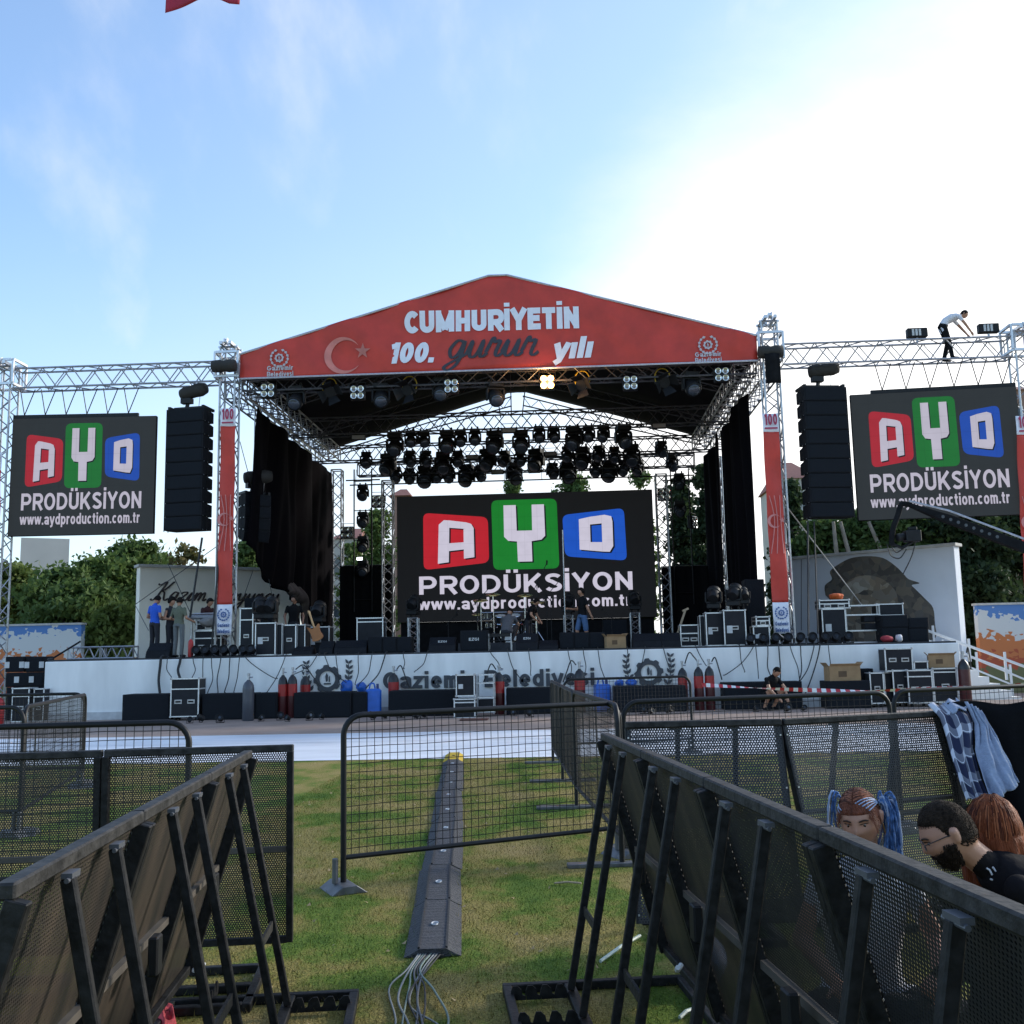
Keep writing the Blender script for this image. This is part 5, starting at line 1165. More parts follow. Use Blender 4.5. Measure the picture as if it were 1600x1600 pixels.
FC('flight case nearest to the right gas bottle', 1459, 1044, 1496, 1101, YG + .2, 0, .6, lid=.12, wheels=True)
FC('upper flight case standing on the group by the right gas bottle', 1383, 1013, 1426, 1049, YG + .3, None, .55, lid=0, hand=2)
FC('small open case on the group by the right gas bottle', 1428, 1033, 1450, 1047, YG + .3, None, .4, hand=0)
carton('open cardboard box with printed sides on a subwoofer at right', 1296, 1035, 1345, 1065, YG + .1, None, .45, rz=.1)
carton('open cardboard box on top of the flight cases by the right gas bottle', 1452, 1019, 1490, 1043, YG + .3, None, .4, rz=-.25)
# gas bottles
MAR = mat('bottle_maroon', (.06, .008, .01), .35); BRED = mat('bottle_red', (.32, .012, .012), .35); BBLK = mat('bottle_black', (.015, .015, .017), .4); BGRY = mat('bottle_grey', (.06, .065, .08), .35)
GBT = 'red and black gas bottles in front of the stage'
bots = [(388, 1052, 1127, 18, 'single dark grey gas bottle in front of a subwoofer at left', [BGRY] * 3, 27.2), (442, 1044, 1120, 15, 'left gas bottle of the pair left of the left emblem', None, 28.2), (457, 1043, 1119, 15, 'right gas bottle of the pair left of the left emblem', None, 28.2), (477, 1046, 1118, 16, 'gas bottle behind the subwoofer left of the left emblem', None, 28.72), (615, 1041, 1116, 17, 'gas bottle over the first letter of the stage lettering', None, 28.7), (780, 1040, 1116, 17, 'gas bottle right of the case stack in front of the lettering', None, 28.1), (906, 1034, 1110, 17, 'gas bottle near the last letters of the stage lettering', None, 28.5), (1067, 1033, 1112, 15, 'gas bottle touching the right emblem', None, 28.7), (1092, 1031, 1112, 15, 'left gas bottle of the pair left of the crouching man', None, 28.4), (1109, 1030, 1111, 15, 'right gas bottle of the pair left of the crouching man', None, 28.4), (1507, 1018, 1102, 18, 'tall maroon gas bottle at the right end of the stage wall', [MAR, MAR, BBLK], 28.0)]
for px, t_, b_, w_, lab, cols, Y in bots: bottle('gas_bottle', lab, 'gas bottle', px, t_, b_, w_, Y, 0, cols or [MAR, BRED, BBLK], GBT if cols is None else None)
# hoses between the bottles
for i, (p0, p1, Y) in enumerate((((462, 1046), (500, 1072), 28.3), ((620, 1046), (640, 1075), 28.6), ((775, 1046), (755, 1068), 28.0), ((900, 1039), (880, 1066), 28.4), ((1070, 1037), (1090, 1034), 28.5), ((1112, 1034), (1128, 1062), 28.3), ((1510, 1020), (1517, 1045), 27.9))):
    a = P(*p0, Y); b_ = P(*p1, Y); o = thing('gas_hose', 'thin black hose curling from a gas bottle valve, %s of seven' % ordl(i, 7), 'hose', a, group='hoses on the gas bottles'); d_ = b_ - a
    MB().tube(catmull([(0, 0, 0), d_ * .35 + V((0, -.05, .28)), d_ * .7 + V((0, -.05, .15)), d_], 6), .018, 5).build('hose', CABLE, o)
# blue containers
BLUE = mat('blue_plastic', (.02, .12, .5), .35, var=.15)
def jerry(lab, px0, py0, px1, py1, Y, base):
    x, z, w_, h_ = bb(px0, py0, px1, py1, Y, base); o = thing('blue_jerrycan', lab, 'jerrycan', (x, Y, z), .2); hb = h_ * .85
    MB().b2((-w_ / 2, 0, 0), (w_ / 2, .35, hb)).build('can_body', BLUE, o, bevel=.05); MB().cyl((w_ * .25, .1, hb), (w_ * .25, .1, h_), .04, .035, 10).build('cap', mat('dark_blue', (.01, .03, .15), .5), o)
    MB().tube(catmull([(-w_ * .3, .17, hb - .02), (-w_ * .2, .17, h_), (w_ * .02, .17, h_), (w_ * .1, .17, hb - .02)], 4), .025, 6).build('handle', BLUE, o)
jerry('blue jerrycan standing right of the left emblem subwoofer', 572, 1069, 596, 1110, YG + .2, 0); jerry('blue plastic drum left of the right emblem subwoofer', 931, 1062, 956, 1112, YG + .5, 0)
for i, (px, py, wpx, hpx, lab) in enumerate(((540, 1074, 22, 22, 'blue plastic bag behind the left emblem subwoofer, left one'), (563, 1074, 18, 18, 'blue plastic bag behind the left emblem subwoofer, right one'), (968, 1068, 16, 12, 'blue plastic bag above the right emblem subwoofer, left one'), (987, 1067, 18, 12, 'blue plastic bag above the right emblem subwoofer, right one'))): rag(lab, px, py, YG + .95, wpx, hpx, BLUE, None, 'bag').name = 'plastic_bag'
# little uplights along the paving edge
ups = [292, 303, 325, 340, 399, 425, 446, 476, 491, 580, 595, 618, 648, 657, 800, 827, 955, 1010, 1018, 1048, 1190, 1233, 1263]
for i, px in enumerate(ups):
    q = P(px, 1126 - (px - 290) * .021, 26.4); par('small uplight on the paving, %s of the row' % (('number %d from the left' % (i + 1)) if 0 else ordl(i, len(ups)) if i < 20 or i == len(ups) - 1 else ['third', 'second'][i - 20] + ' from the right end'), q.x, 26.6 + .3 * (i % 3), 0.004, .55 + .15 * (i % 2), 'uplights along the paving', rng.uniform(-1, 1))
# cables hanging down the stage front
cabs = [(252, 1028, 250, 1084, 3), (283, 1028, 281, 1060, 3), (262, 1028, 268, 1058, 1), (302, 1026, 303, 1060, 1), (318, 1025, 312, 1085, 1), (331, 1024, 327, 1084, 1), (346, 1024, 340, 1083, 1.2), (360, 1024, 352, 1082, 1.2), (375, 1023, 366, 1082, 1), (382, 1022, 434, 1060, 1), (447, 1020, 416, 1082, 1), (497, 1020, 455, 1056, 1), (507, 1019, 541, 1066, 1), (525, 1019, 532, 1070, 1), (560, 1018, 556, 1070, 1), (582, 1018, 560, 1072, 1), (603, 1018, 572, 1075, 1.4), (630, 1017, 632, 1045, 1), (668, 1016, 648, 1050, 1), (765, 1015, 786, 1045, 1), (793, 1015, 815, 1062, 1), (826, 1014, 830, 1055, 1), (887, 1012, 893, 1060, 1), (911, 1012, 914, 1060, 1), (934, 1011, 945, 1060, 1), (980, 1009, 978, 1040, 1), (1008, 1009, 985, 1060, 1), (1036, 1008, 1047, 1045, 1), (1087, 1006, 1104, 1040, 1), (1155, 1004, 1163, 1050, 1), (1178, 1003, 1130, 1055, 1), (1180, 1003, 1185, 1060, 1), (1199, 1003, 1206, 1066, 1.2), (1216, 1002, 1219, 1068, 1.4), (1233, 1002, 1252, 1065, 1), (1250, 1001, 1246, 1075, 1.2), (1272, 1000, 1240, 1075, 1.2), (1281, 1000, 1255, 1085, 1.4), (1293, 999, 1297, 1060, 1)]
cabs.sort()
for i, (x0, y0, x1, y1, th) in enumerate(cabs):
    a = P(x0, y0 - 1, YS - .05); b_ = P(x1, y1, YS - .25); o = thing('hanging_cable', 'black cable hanging down the white stage front, number %s along from the left' % ((ORD + ['twenty %s' % q for q in ORD[:9]] + ['thirtieth'] + ['thirty %s' % q for q in ORD[:9]])[i]), 'cable', (a.x, a.y, DZ), group='cables hanging down the stage front'); d_ = b_ - V((a.x, a.y, DZ)); bw = rng.uniform(-.07, .07)
    MB().tube(catmull([(0, .25, .03), (0, .0, .012), (d_.x * .15 + bw * .3, -.06, d_.z * .25), (d_.x * .45 + bw, -.1, d_.z * .62), (d_.x * .9 - bw * .4, d_.y - .05, d_.z * .96), d_], 5), .013 * th, 5).build('cable', CABLE, o)
# amp racks at the far left end of the stage
for i, (a_, b_, c_, d_, base, lab) in enumerate(((8, 1026, 38, 1050, None, 'upper left black amplifier rack beside the left end of the stage'), (40, 1026, 68, 1050, None, 'upper right black amplifier rack beside the left end of the stage'), (8, 1051, 68, 1073, None, 'middle black amplifier rack beside the left end of the stage'), (8, 1074, 68, 1112, 0, 'lowest black amplifier rack beside the left end of the stage'))):
    o = speaker(lab, a_, b_, c_, d_, 29.6, base, .6, 'amplifier_rack', 'amplifier racks at the far left')
    w_ = o.children[0].dimensions.x if False else .5
    for k in (-1, 1): MB().b2((k * .22 - .07, -.03, .12), (k * .22 + .07, -.016, .3)).build('panel_plate', WL, o)
FC('open flight case standing before the amplifier racks at far left', 18, 1075, 46, 1108, 28.6, 0, .5, lid=.25, hand=1); FC('second flight case before the amplifier racks at far left', 52, 1076, 69, 1108, 28.7, 0, .5, lid=.25, hand=1)
bottle('gas_bottle', 'bright red gas bottle cut by the left edge of the photo', 'gas bottle', 0, 1083, 1122, 13, 27.5, 0, [REDX] * 3)
a = G(90, 1096); o = thing('cable_coil', 'loose coil of cable on the paving near the left end of the stage', 'cable', (a.x, 27.5, .02)); m = MB()
m.tube(catmull([(math.cos(t_ * 1.0) * (.5 + .1 * math.sin(t_ * 3)), math.sin(t_) * .4, .01 + .012 * t_) for t_ in np.linspace(0, 13, 30)], 3), .02, 5); m.build('coil', CABLE, o)
# small person-free clutter: low sheet metal in front of the case stack
o = thing('metal_ramp_plate', 'small rusty metal plate on the paving in front of the case stack', 'plate', (P(740, 1138, 25.6).x, 25.6, .01)); MB().b2((-.35, 0, 0), (.35, .4, .03)).build('plate', mat('rust_plate', (.10, .04, .03), .8), o, bevel=.008)
# ================================================================== people
def skin(name, c): return mat(name, c, .5, var=.08, scale=12, bump=.04)
SK1 = skin('skin_tan', (.40, .20, .12)); SK2 = skin('skin_fair', (.50, .25, .16)); SKD = skin('skin_brown', (.27, .13, .08))
HB = mat('hair_black', (.010, .008, .007), .75, spec=.15, var=.4, scale=60, bump=.8, bscale=180, stretch=(1, 1, .25))
def cloth_mat(n, c, **k): return mat(n, c, .85, var=.12, scale=20, bump=.25, bscale=30, **k)
def headr(d):
    """distance of the skin from the head centre along unit direction d (face towards -Y)"""
    x, y, z = d; r = 1 / math.sqrt((x / .077) ** 2 + (y / .098) ** 2 + (z / .118) ** 2)
    az = math.degrees(math.atan2(x, -y)); el = math.degrees(math.asin(max(-1, min(1, z))))
    def g(a, e, sa, se): return math.exp(-((az - a) / sa) ** 2 - ((el - e) / se) ** 2)
    f = math.exp(-(az / 75) ** 2)
    r += .004 * math.exp(-(az / 48) ** 2) * math.exp(-((el - 17) / 7) ** 2)           # brow
    r -= .010 * (g(21, 4, 11, 7) + g(-21, 4, 11, 7))                               # eye sockets
    r += .012 * g(0, 2, 6, 9) + .021 * g(0, -11, 7, 8) + .006 * (g(9, -15, 5, 5) + g(-9, -15, 5, 5))   # nose
    r += .006 * g(0, -33, 15, 4.5) + .006 * g(0, -40, 13, 4) - .003 * g(0, -36.5, 14, 1.8) - .003 * g(0, -26, 9, 3)
    r += .012 * g(0, -55, 22, 10) + .004 * (g(38, -10, 16, 12) + g(-38, -10, 16, 12))
    if el < -20: r *= 1 - .10 * min(1, (-20 - el) / 40) * min(1, abs(az) / 60)
    return r
def head_mb(nu=40, nv=30):
    m = MB(); vs = []; fs = []
    for j in range(nv + 1):
        e = -math.pi / 2 + math.pi * j / nv
        for i in range(nu):
            a = 2 * math.pi * i / nu; d = (math.cos(e) * math.sin(a), -math.cos(e) * math.cos(a), math.sin(e)); r = headr(d); vs.append(V(d) * r)
    for j in range(nv):
        for i in range(nu): k = (i + 1) % nu; fs.append((j * nu + i, j * nu + k, (j + 1) * nu + k, (j + 1) * nu + i))
    m.add(vs, fs); return m
def hair_mb(line=20, back=-45, th=.014, side=70, nu=44, nv=30, rough=.003, seed=0, top=0):
    """hair shell: hairline at elevation `line` in front, down to `back` behind"""
    m = MB(); vs = []; fs = []
    for j in range(nv + 1):
        e = -math.pi / 2 + math.pi * j / nv
        for i in range(nu):
            a = 2 * math.pi * i / nu; d = V((math.cos(e) * math.sin(a), -math.cos(e) * math.cos(a), math.sin(e)))
            az = abs(math.degrees(a) if a <= math.pi else 360 - math.degrees(a)); el = math.degrees(e)
            t_ = min(1, max(0, (az - side + 25) / 50)); t_ = t_ * t_ * (3 - 2 * t_)
            lim = line + (back - line) * t_
            k = min(1, max(0, (el - lim) / 9)); x, y, z = d
            r0 = 1 / math.sqrt((x / .077) ** 2 + (y / .098) ** 2 + (z / .118) ** 2)
            vs.append(d * (r0 - .018 + (.018 + th + top * max(0, z)) * k + rough * k * noise.noise(d * 14 + V((seed, 0, 0)))))
    for j in range(nv):
        for i in range(nu): k = (i + 1) % nu; fs.append((j * nu + i, j * nu + k, (j + 1) * nu + k, (j + 1) * nu + i))
    m.add(vs, fs); return m
def capsule(m, a, b, r1, r2, n=12):
    a = V(a); b = V(b); d = (b - a)
    if d.length < 1e-5: d = V((0, 0, .001))
    d = d.normalized(); pts = []; rs = []
    for k in range(5): t_ = R(90 - 22.5 * k); pts.append(a - d * r1 * math.sin(t_)); rs.append(max(.0008, r1 * math.cos(t_)))
    for k in range(5): t_ = R(22.5 * k); pts.append(b + d * r2 * math.sin(t_)); rs.append(max(.0008, r2 * math.cos(t_)))
    m.tube(pts, rs, n)
class Body:
    def __init__(s): s.m = MB(); s.seg = []
    def cap(s, a, b, r1, r2, k): capsule(s.m, a, b, r1, r2); s.seg.append((V(a), V(b), r1, r2, k))
    def loft(s, rings, k, right=V((1, 0, 0))):
        vs = []; fs = []; n = 16
        for i, (c, a, b) in enumerate(rings):
            c = V(c); up = (V(rings[min(i + 1, len(rings) - 1)][0]) - V(rings[max(i - 1, 0)][0])).normalized(); rt = (right - up * right.dot(up)).normalized(); fw = up.cross(rt)
            vs += [c + rt * a * math.cos(t_) + fw * b * math.sin(t_) for t_ in (2 * math.pi * j / n for j in range(n))]
        for i in range(len(rings) - 1): fs += [(i * n + j, i * n + (j + 1) % n, (i + 1) * n + (j + 1) % n, (i + 1) * n + j) for j in range(n)]
        fs += [tuple(range(n - 1, -1, -1)), tuple((len(rings) - 1) * n + j for j in range(n))]; s.m.add(vs, fs)
        for (c, a, b), (c2, a2, b2) in zip(rings, rings[1:]):
            kk = k
            for off in (-.6, 0, .6): s.seg.append((V(c) + right * a * off, V(c2) + right * a2 * off, min(a, b) * .95, min(a2, b2) * .95, kk))
    def arm(s, sh, el, wr, sleeve, ks, kk, hr=1., hand=None, curl=.5):
        sh, el, wr = V(sh), V(el), V(wr)
        p = sh.lerp(el, sleeve) if sleeve < 1 else el
        s.cap(sh, p, .055 if sleeve < 1 else .055, .048, ks)
        if sleeve < 1: s.cap(p, el, .043, .04, kk); s.cap(el, wr, .040, .028, kk)
        else:
            q = el.lerp(wr, min(1, sleeve - 1)); s.cap(el, q, .046, .04, ks); s.cap(q, wr, .034, .028, kk)
        d = ((V(hand) - wr) if hand is not None else (wr - el)).normalized(); sd = d.cross(V((0, 0, 1)));
        sd = sd.normalized() if sd.length > .1 else V((1, 0, 0)); up = sd.cross(d)
        s.cap(wr, wr + d * .075, .026, .036, kk)
        for i, ln in enumerate((.062, .072, .068, .052)):
            b0 = wr + d * .08 + sd * (.030 - .020 * i); b1 = b0 + d * ln * .55 - up * .008; b2 = b1 + (d * (1 - curl) - up * curl) * ln * .55
            s.cap(b0, b1, .0095, .009, kk); s.cap(b1, b2, .009, .0075, kk)
        t0 = wr + d * .03 + sd * .034; s.cap(t0, t0 + (d * .6 + sd * .6).normalized() * .055, .011, .009, kk)
    def leg(s, hip, kn, an, kt, ks=None, shoe=None, cut=2., toe=None, fat=1.):
        hip, kn, an = V(hip), V(kn), V(an); ks = kt if ks is None else ks
        if cut < 1: c = hip.lerp(kn, cut); s.cap(hip, c, .088 * fat, .078 * fat, kt); s.cap(c, kn, .066, .056, ks); s.cap(kn, an, .056, .038, ks)
        else:
            s.cap(hip, kn, .085 * fat, .064 * fat, kt); s.cap(kn, an, .066 * fat, .055 * fat, kt)
        t_ = V(toe) if toe is not None else an + V((0, -.17, -.05))
        s.cap(an + V((0, .02, -.04)), t_, .042, .036, shoe if shoe is not None else ks)
    def build(s, name, mats, parent, voxel=.014, smooth=4, scale=1.):
        tmp = s.m.build('tmp', mats[0]); md = tmp.modifiers.new('r', 'REMESH'); md.mode = 'VOXEL'; md.voxel_size = voxel
        if smooth: sm = tmp.modifiers.new('s', 'SMOOTH'); sm.iterations = smooth; sm.factor = .5
        dg_ = bpy.context.evaluated_depsgraph_get(); me = bpy.data.meshes.new_from_object(tmp.evaluated_get(dg_)); om = tmp.data; bpy.data.objects.remove(tmp); bpy.data.meshes.remove(om)
        me.materials.clear()
        for q in mats: me.materials.append(q)
        n = len(me.polygons); ct = np.empty(n * 3); me.polygons.foreach_get('center', ct); ct = ct.reshape(-1, 3); best = np.full(n, 1e9); idx = np.zeros(n, dtype=np.int32)
        for a, b, r1, r2, k in s.seg:
            a = np.array(a); d = np.array(b) - a; L2 = max(1e-9, d @ d); t_ = np.clip(((ct - a) @ d) / L2, 0, 1); ds = np.linalg.norm(ct - a - t_[:, None] * d, axis=1) - (r1 + (r2 - r1) * t_)
            q = ds < best; best[q] = ds[q]; idx[q] = k
        me.polygons.foreach_set('material_index', idx); me.polygons.foreach_set('use_smooth', [True] * n); me.update()
        me.name = name; o = bpy.data.objects.new(name, me); COL.objects.link(o); o.parent = parent; return o
def add_head(b, pos, M3, kskin, nm_hair, parent, hair, hairm, neck_from, ears=True, s=1.0):
    M_ = Matrix.Translation(pos) @ M3.to_4x4() @ Matrix.Scale(s, 4)
    hm = head_mb(); b.m.add([M_ @ V(q) for q in hm.v], hm.f); c = M_ @ V((0, 0, 0)); b.seg.append((c + M_.to_3x3() @ V((0, -.01, -.03)), c + M_.to_3x3() @ V((0, 0, .03)), .085 * s, .085 * s, kskin))
    b.cap(neck_from, M_ @ V((0, .025, -.06)), .055 * s, .052 * s, kskin)
    for sx in (-1, 1):
        if ears: b.cap(M_ @ V((sx * .076, .012, -.016)), M_ @ V((sx * .079, .014, .016)), .012 * s, .016 * s, kskin)
    if hair:
        h = hair_mb(**hair); h.v = [tuple(M_ @ V(q)) for q in h.v]; h.build(nm_hair, hairm, parent, smooth=True)
    return M_
def stand(label, px, Y, z, rz, shirt, trousers, skin_, pose, hairm=HB, sleeve=.55, s=1.07, shoe=None, cut=2., name='person', hair=None, px_ref=None, group=None):
    q = P(px, 1000, Y); o = thing('person', label, 'person', (q.x, Y, z), rz, group); o.scale = (s,) * 3
    b = Body(); p = dict(lean=0., bend=0., hl=V((-.10, 0, .92)), hr=V((.10, 0, .92)), kl=V((-.11, -.02, .50)), kr=V((.11, -.02, .50)), al=V((-.12, .02, .09)), ar=V((.12, .02, .09)),
                         el=V((-.27, .03, 1.13)), er=V((.27, .03, 1.13)), wl=V((-.24, -.10, .90)), wr=V((.24, -.10, .90)), pel=V((0, 0, .93)), ch=V((0, 0, 1.28)), nk=V((0, .01, 1.47)), hd=V((0, -.02, 1.625)), tilt=0, turn=0)
    p.update(pose)
    pel, ch, nk = V(p['pel']), V(p['ch']), V(p['nk'])
    b.loft([(pel + (pel - ch).normalized() * .04, .155, .11), (pel + (ch - pel) * .12, .165, .115), (pel.lerp(ch, .5), .145, .10), (ch, .175, .115), (ch.lerp(nk, .6), .175, .10), (ch.lerp(nk, .92), .09, .07)], 0)
    u = (nk - ch).normalized(); sl_ = ch.lerp(nk, .62) + V((-.18, 0, 0)); sr_ = ch.lerp(nk, .62) + V((.18, 0, 0))
    b.arm(sl_, p['el'], p['wl'], sleeve, 0, 2); b.arm(sr_, p['er'], p['wr'], sleeve, 0, 2)
    b.seg.append((pel + V((-.09, 0, -.03)), pel + V((.09, 0, -.03)), .13, .13, 1))
    b.leg(p['hl'], p['kl'], p['al'], 1, 2, 3, cut); b.leg(p['hr'], p['kr'], p['ar'], 1, 2, 3, cut)
    M3 = Matrix.Rotation(R(p['turn']), 3, 'Z') @ Matrix.Rotation(R(p['tilt']), 3, 'X')
    add_head(b, V(p['hd']), M3, 2, 'hair', o, hair or dict(line=22, back=-40), hairm, nk)
    b.build('body', [shirt, trousers, skin_, shoe or BLACKM], o, .016, 3)
    return o
TBLK = cloth_mat('shirt_black', (.010, .010, .011), spec=.1); TDK = cloth_mat('trousers_dark', (.018, .018, .024)); TNAVY = cloth_mat('jeans_navy', (.03, .045, .09)); TGRY = cloth_mat('trousers_grey', (.12, .13, .13))
BLUES = cloth_mat('shirt_blue', (.02, .10, .55)); OLIVE = cloth_mat('shirt_olive', (.115, .125, .085)); MAROON = cloth_mat('shirt_maroon', (.04, .010, .012)); GREYS = cloth_mat('shirt_grey', (.09, .09, .10)); WHITES = cloth_mat('shirt_white', (.68, .66, .68)); DENIM = cloth_mat('shorts_denim', (.06, .12, .24))
stand('man in bright blue shirt and dark trousers standing with his back half turned at left', 241, D0 + .7, DZ, R(150), BLUES, TDK, SK1, dict(tilt=24, hd=V((0, -.07, 1.60)), wl=V((-.12, -.28, 1.08)), wr=V((.12, -.28, 1.08))), hair=dict(line=30, back=-30))
stand('woman in dark sleeveless top with tied up hair standing behind the man in olive', 266, D0 + 1.0, DZ, R(75), TDK, TDK, SK1, dict(wl=V((-.1, -.25, 1.1)), wr=V((.1, -.25, 1.1))), sleeve=.05, s=1.02, hair=dict(line=22, back=-30, th=.022, top=.03))
stand('man in olive shirt and grey trousers seen from behind at the mixing desk', 279, D0 + .25, DZ, R(165), OLIVE, TGRY, SK1, dict(tilt=12, wl=V((-.25, -.30, 1.05)), wr=V((.25, -.30, 1.05))), sleeve=.7, s=1.0)
stand('man in maroon shirt leaning over the mixing desk', 318, D0 + 2.0, DZ, R(60), MAROON, TDK, SK1, dict(tilt=18, ch=V((0, -.10, 1.25)), nk=V((0, -.18, 1.42)), hd=V((0, -.24, 1.56)), wl=V((-.2, -.5, 1.1)), wr=V((.2, -.5, 1.1)), el=V((-.26, -.2, 1.1)), er=V((.26, -.2, 1.1))))
stand('man in black shirt standing behind the left road cases', 459, D0 + 2.6, DZ, R(20), TBLK, TDK, SKD, dict(turn=-50))
stand('man in black shirt bending over beside the drum kit', 826, D0 + 3.4, DZ, R(70), TBLK, TDK, SK1, dict(tilt=30, ch=V((0, -.12, 1.24)), nk=V((0, -.22, 1.40)), hd=V((0, -.30, 1.52)), el=V((-.24, -.2, 1.1)), er=V((.24, -.2, 1.1)), wl=V((-.15, -.35, .92)), wr=V((.15, -.35, .92))), s=1.0)
stand('man in black shirt and blue denim shorts walking before the middle screen', 911, D0 + 2.0, DZ, R(-60), TBLK, DENIM, SK1, dict(kl=V((-.11, -.12, .52)), al=V((-.12, -.05, .09)), ar=V((.12, .20, .12)), kr=V((.11, .05, .50)), wl=V((-.25, -.28, 1.15)), wr=V((.28, .12, .95))), cut=.85, s=1.06)
# crouching man in grey at the drum kit, seen from behind
def crouch(label, px, Y, z, rz, shirt, trousers, skin_, s=1.0, hair=None, sleeve=.55, arms=None, low=False, cut=2., hairm=HB):
    q = P(px, 1000, Y); o = thing('person', label, 'person', (q.x, Y, z), rz); o.scale = (s,) * 3; b = Body()
    pel = V((0, .12, .30)); ch = V((0, -.08, .62)); nk = V((0, -.20, .80)); hd = V((0, -.30, .90))
    b.loft([(pel + V((0, .02, -.05)), .16, .12), (pel + V((0, 0, .05)), .17, .125), (pel.lerp(ch, .5) + V((0, .05, 0)), .155, .115), (ch, .18, .12), (ch.lerp(nk, .6), .175, .10), (ch.lerp(nk, .95), .09, .07)], 0)
    a = arms or dict(el=V((-.26, -.28, .52)), er=V((.26, -.28, .52)), wl=V((-.14, -.45, .30)), wr=V((.14, -.45, .30)))
    b.arm(V((-.18, -.14, .73)), a['el'], a['wl'], sleeve, 0, 2); b.arm(V((.18, -.14, .73)), a['er'], a['wr'], sleeve, 0, 2)
    b.seg.append((pel + V((-.1, .02, -.04)), pel + V((.1, .02, -.04)), .14, .14, 1))
    for sx in (-1, 1): b.leg((sx * .10, .10, .27), (sx * .20, -.28, .48), (sx * .14, .0, .09), 1, 2, 3, cut)
    add_head(b, hd, Matrix.Rotation(R(42), 3, 'X'), 2, 'hair', o, hair or dict(line=22, back=-40), hairm, nk)
    b.build('body', [shirt, trousers, skin_, BLACKM], o, .016, 3); return o
crouch('person in grey shirt crouching with back to the camera at the drum kit', 793, D0 + 2.6, DZ + .25, R(165), GREYS, TDK, SK1, 1.05, dict(line=30, back=-20, th=.02))
o = thing('drum_riser', 'low black platform under the drum kit', 'platform', (P(795, 1000, D0 + 4.6).x, D0 + 4.6, DZ))
MB().b2((-1.4, -2.6, .001), (1.4, 1.1, .245)).build('platform_deck', DECK, o, bevel=.01)
bpy.data.objects['drum_kit'].location.z = DZ + .25
crouch('man in black t-shirt crouching on the paving in front of a subwoofer', 1196, YG - .25, 0.004, R(35), TBLK, TBLK, SK1, 1.12, dict(line=30, back=-25, th=.006), cut=.6)
# man working on top of the right beam
q = P(1486, 560, YT - .1); zt_ = zb - .31
o = thing('person', 'man in white t-shirt bending over on top of the right truss beam', 'person', (q.x, YT, zt_), 0); o.scale = (1.1,) * 3; b = Body()
pel = V((-.12, 0, .95)); ch = V((.12, 0, 1.19)); nk = V((.34, 0, 1.24)); RT = V((0, 1, 0))
b.loft([(pel + V((-.03, 0, -.05)), .155, .12), (pel + V((.02, 0, .04)), .165, .12), (pel.lerp(ch, .5) + V((-.03, 0, .04)), .15, .11), (ch, .18, .12), (ch.lerp(nk, .6), .17, .10), (ch.lerp(nk, .98), .08, .07)], 0, RT)
b.arm((.26, -.18, 1.19), (.40, -.22, .96), (.54, -.2, .74), .5, 0, 2); b.arm((.26, .18, 1.19), (.44, .2, .98), (.58, .15, .76), .5, 0, 2)
b.seg.append((pel + V((0, -.1, -.02)), pel + V((0, .1, -.02)), .14, .14, 1))
b.leg((-.12, -.10, .92), (-.03, -.13, .50), (.02, -.13, .10), 1, 1, 3, 2, toe=(.18, -.14, .04)); b.leg((-.12, .10, .92), (.02, .13, .52), (-.10, .13, .10), 1, 1, 3, 2, toe=(.06, .14, .04))
add_head(b, V((.48, 0, 1.29)), Matrix.Rotation(R(75), 3, 'Z') @ Matrix.Rotation(R(30), 3, 'X'), 2, 'hair', o, dict(line=28, back=-30, th=.006), HB, nk)
b.build('body', [WHITES, TBLK, SK1, BLACKM], o, .015, 3)
for px, py, lab in ((1434, 519, 'black blinder box clamped upright on the right truss beam left of the man'), (1546, 512, 'black blinder box clamped upright on the right truss beam right of the man')):
    a = P(px, py, YT - .1); o = thing('blinder_bar', lab, 'stage light', (a.x, YT - .1, a.z)); MB().b2((-.3, 0, -.14), (.3, .2, .14)).build('housing', HEADM, o, bevel=.02)
    for k in range(3): MB().b2((-.17 + k * .1, -.012, -.1), (-.105 + k * .1, -.001, .1)).build('lamp_strip', WL, o)
    MB().bar((0, .1, -.3), (0, .1, -.14), .05).build('clamp', STEEL, o)
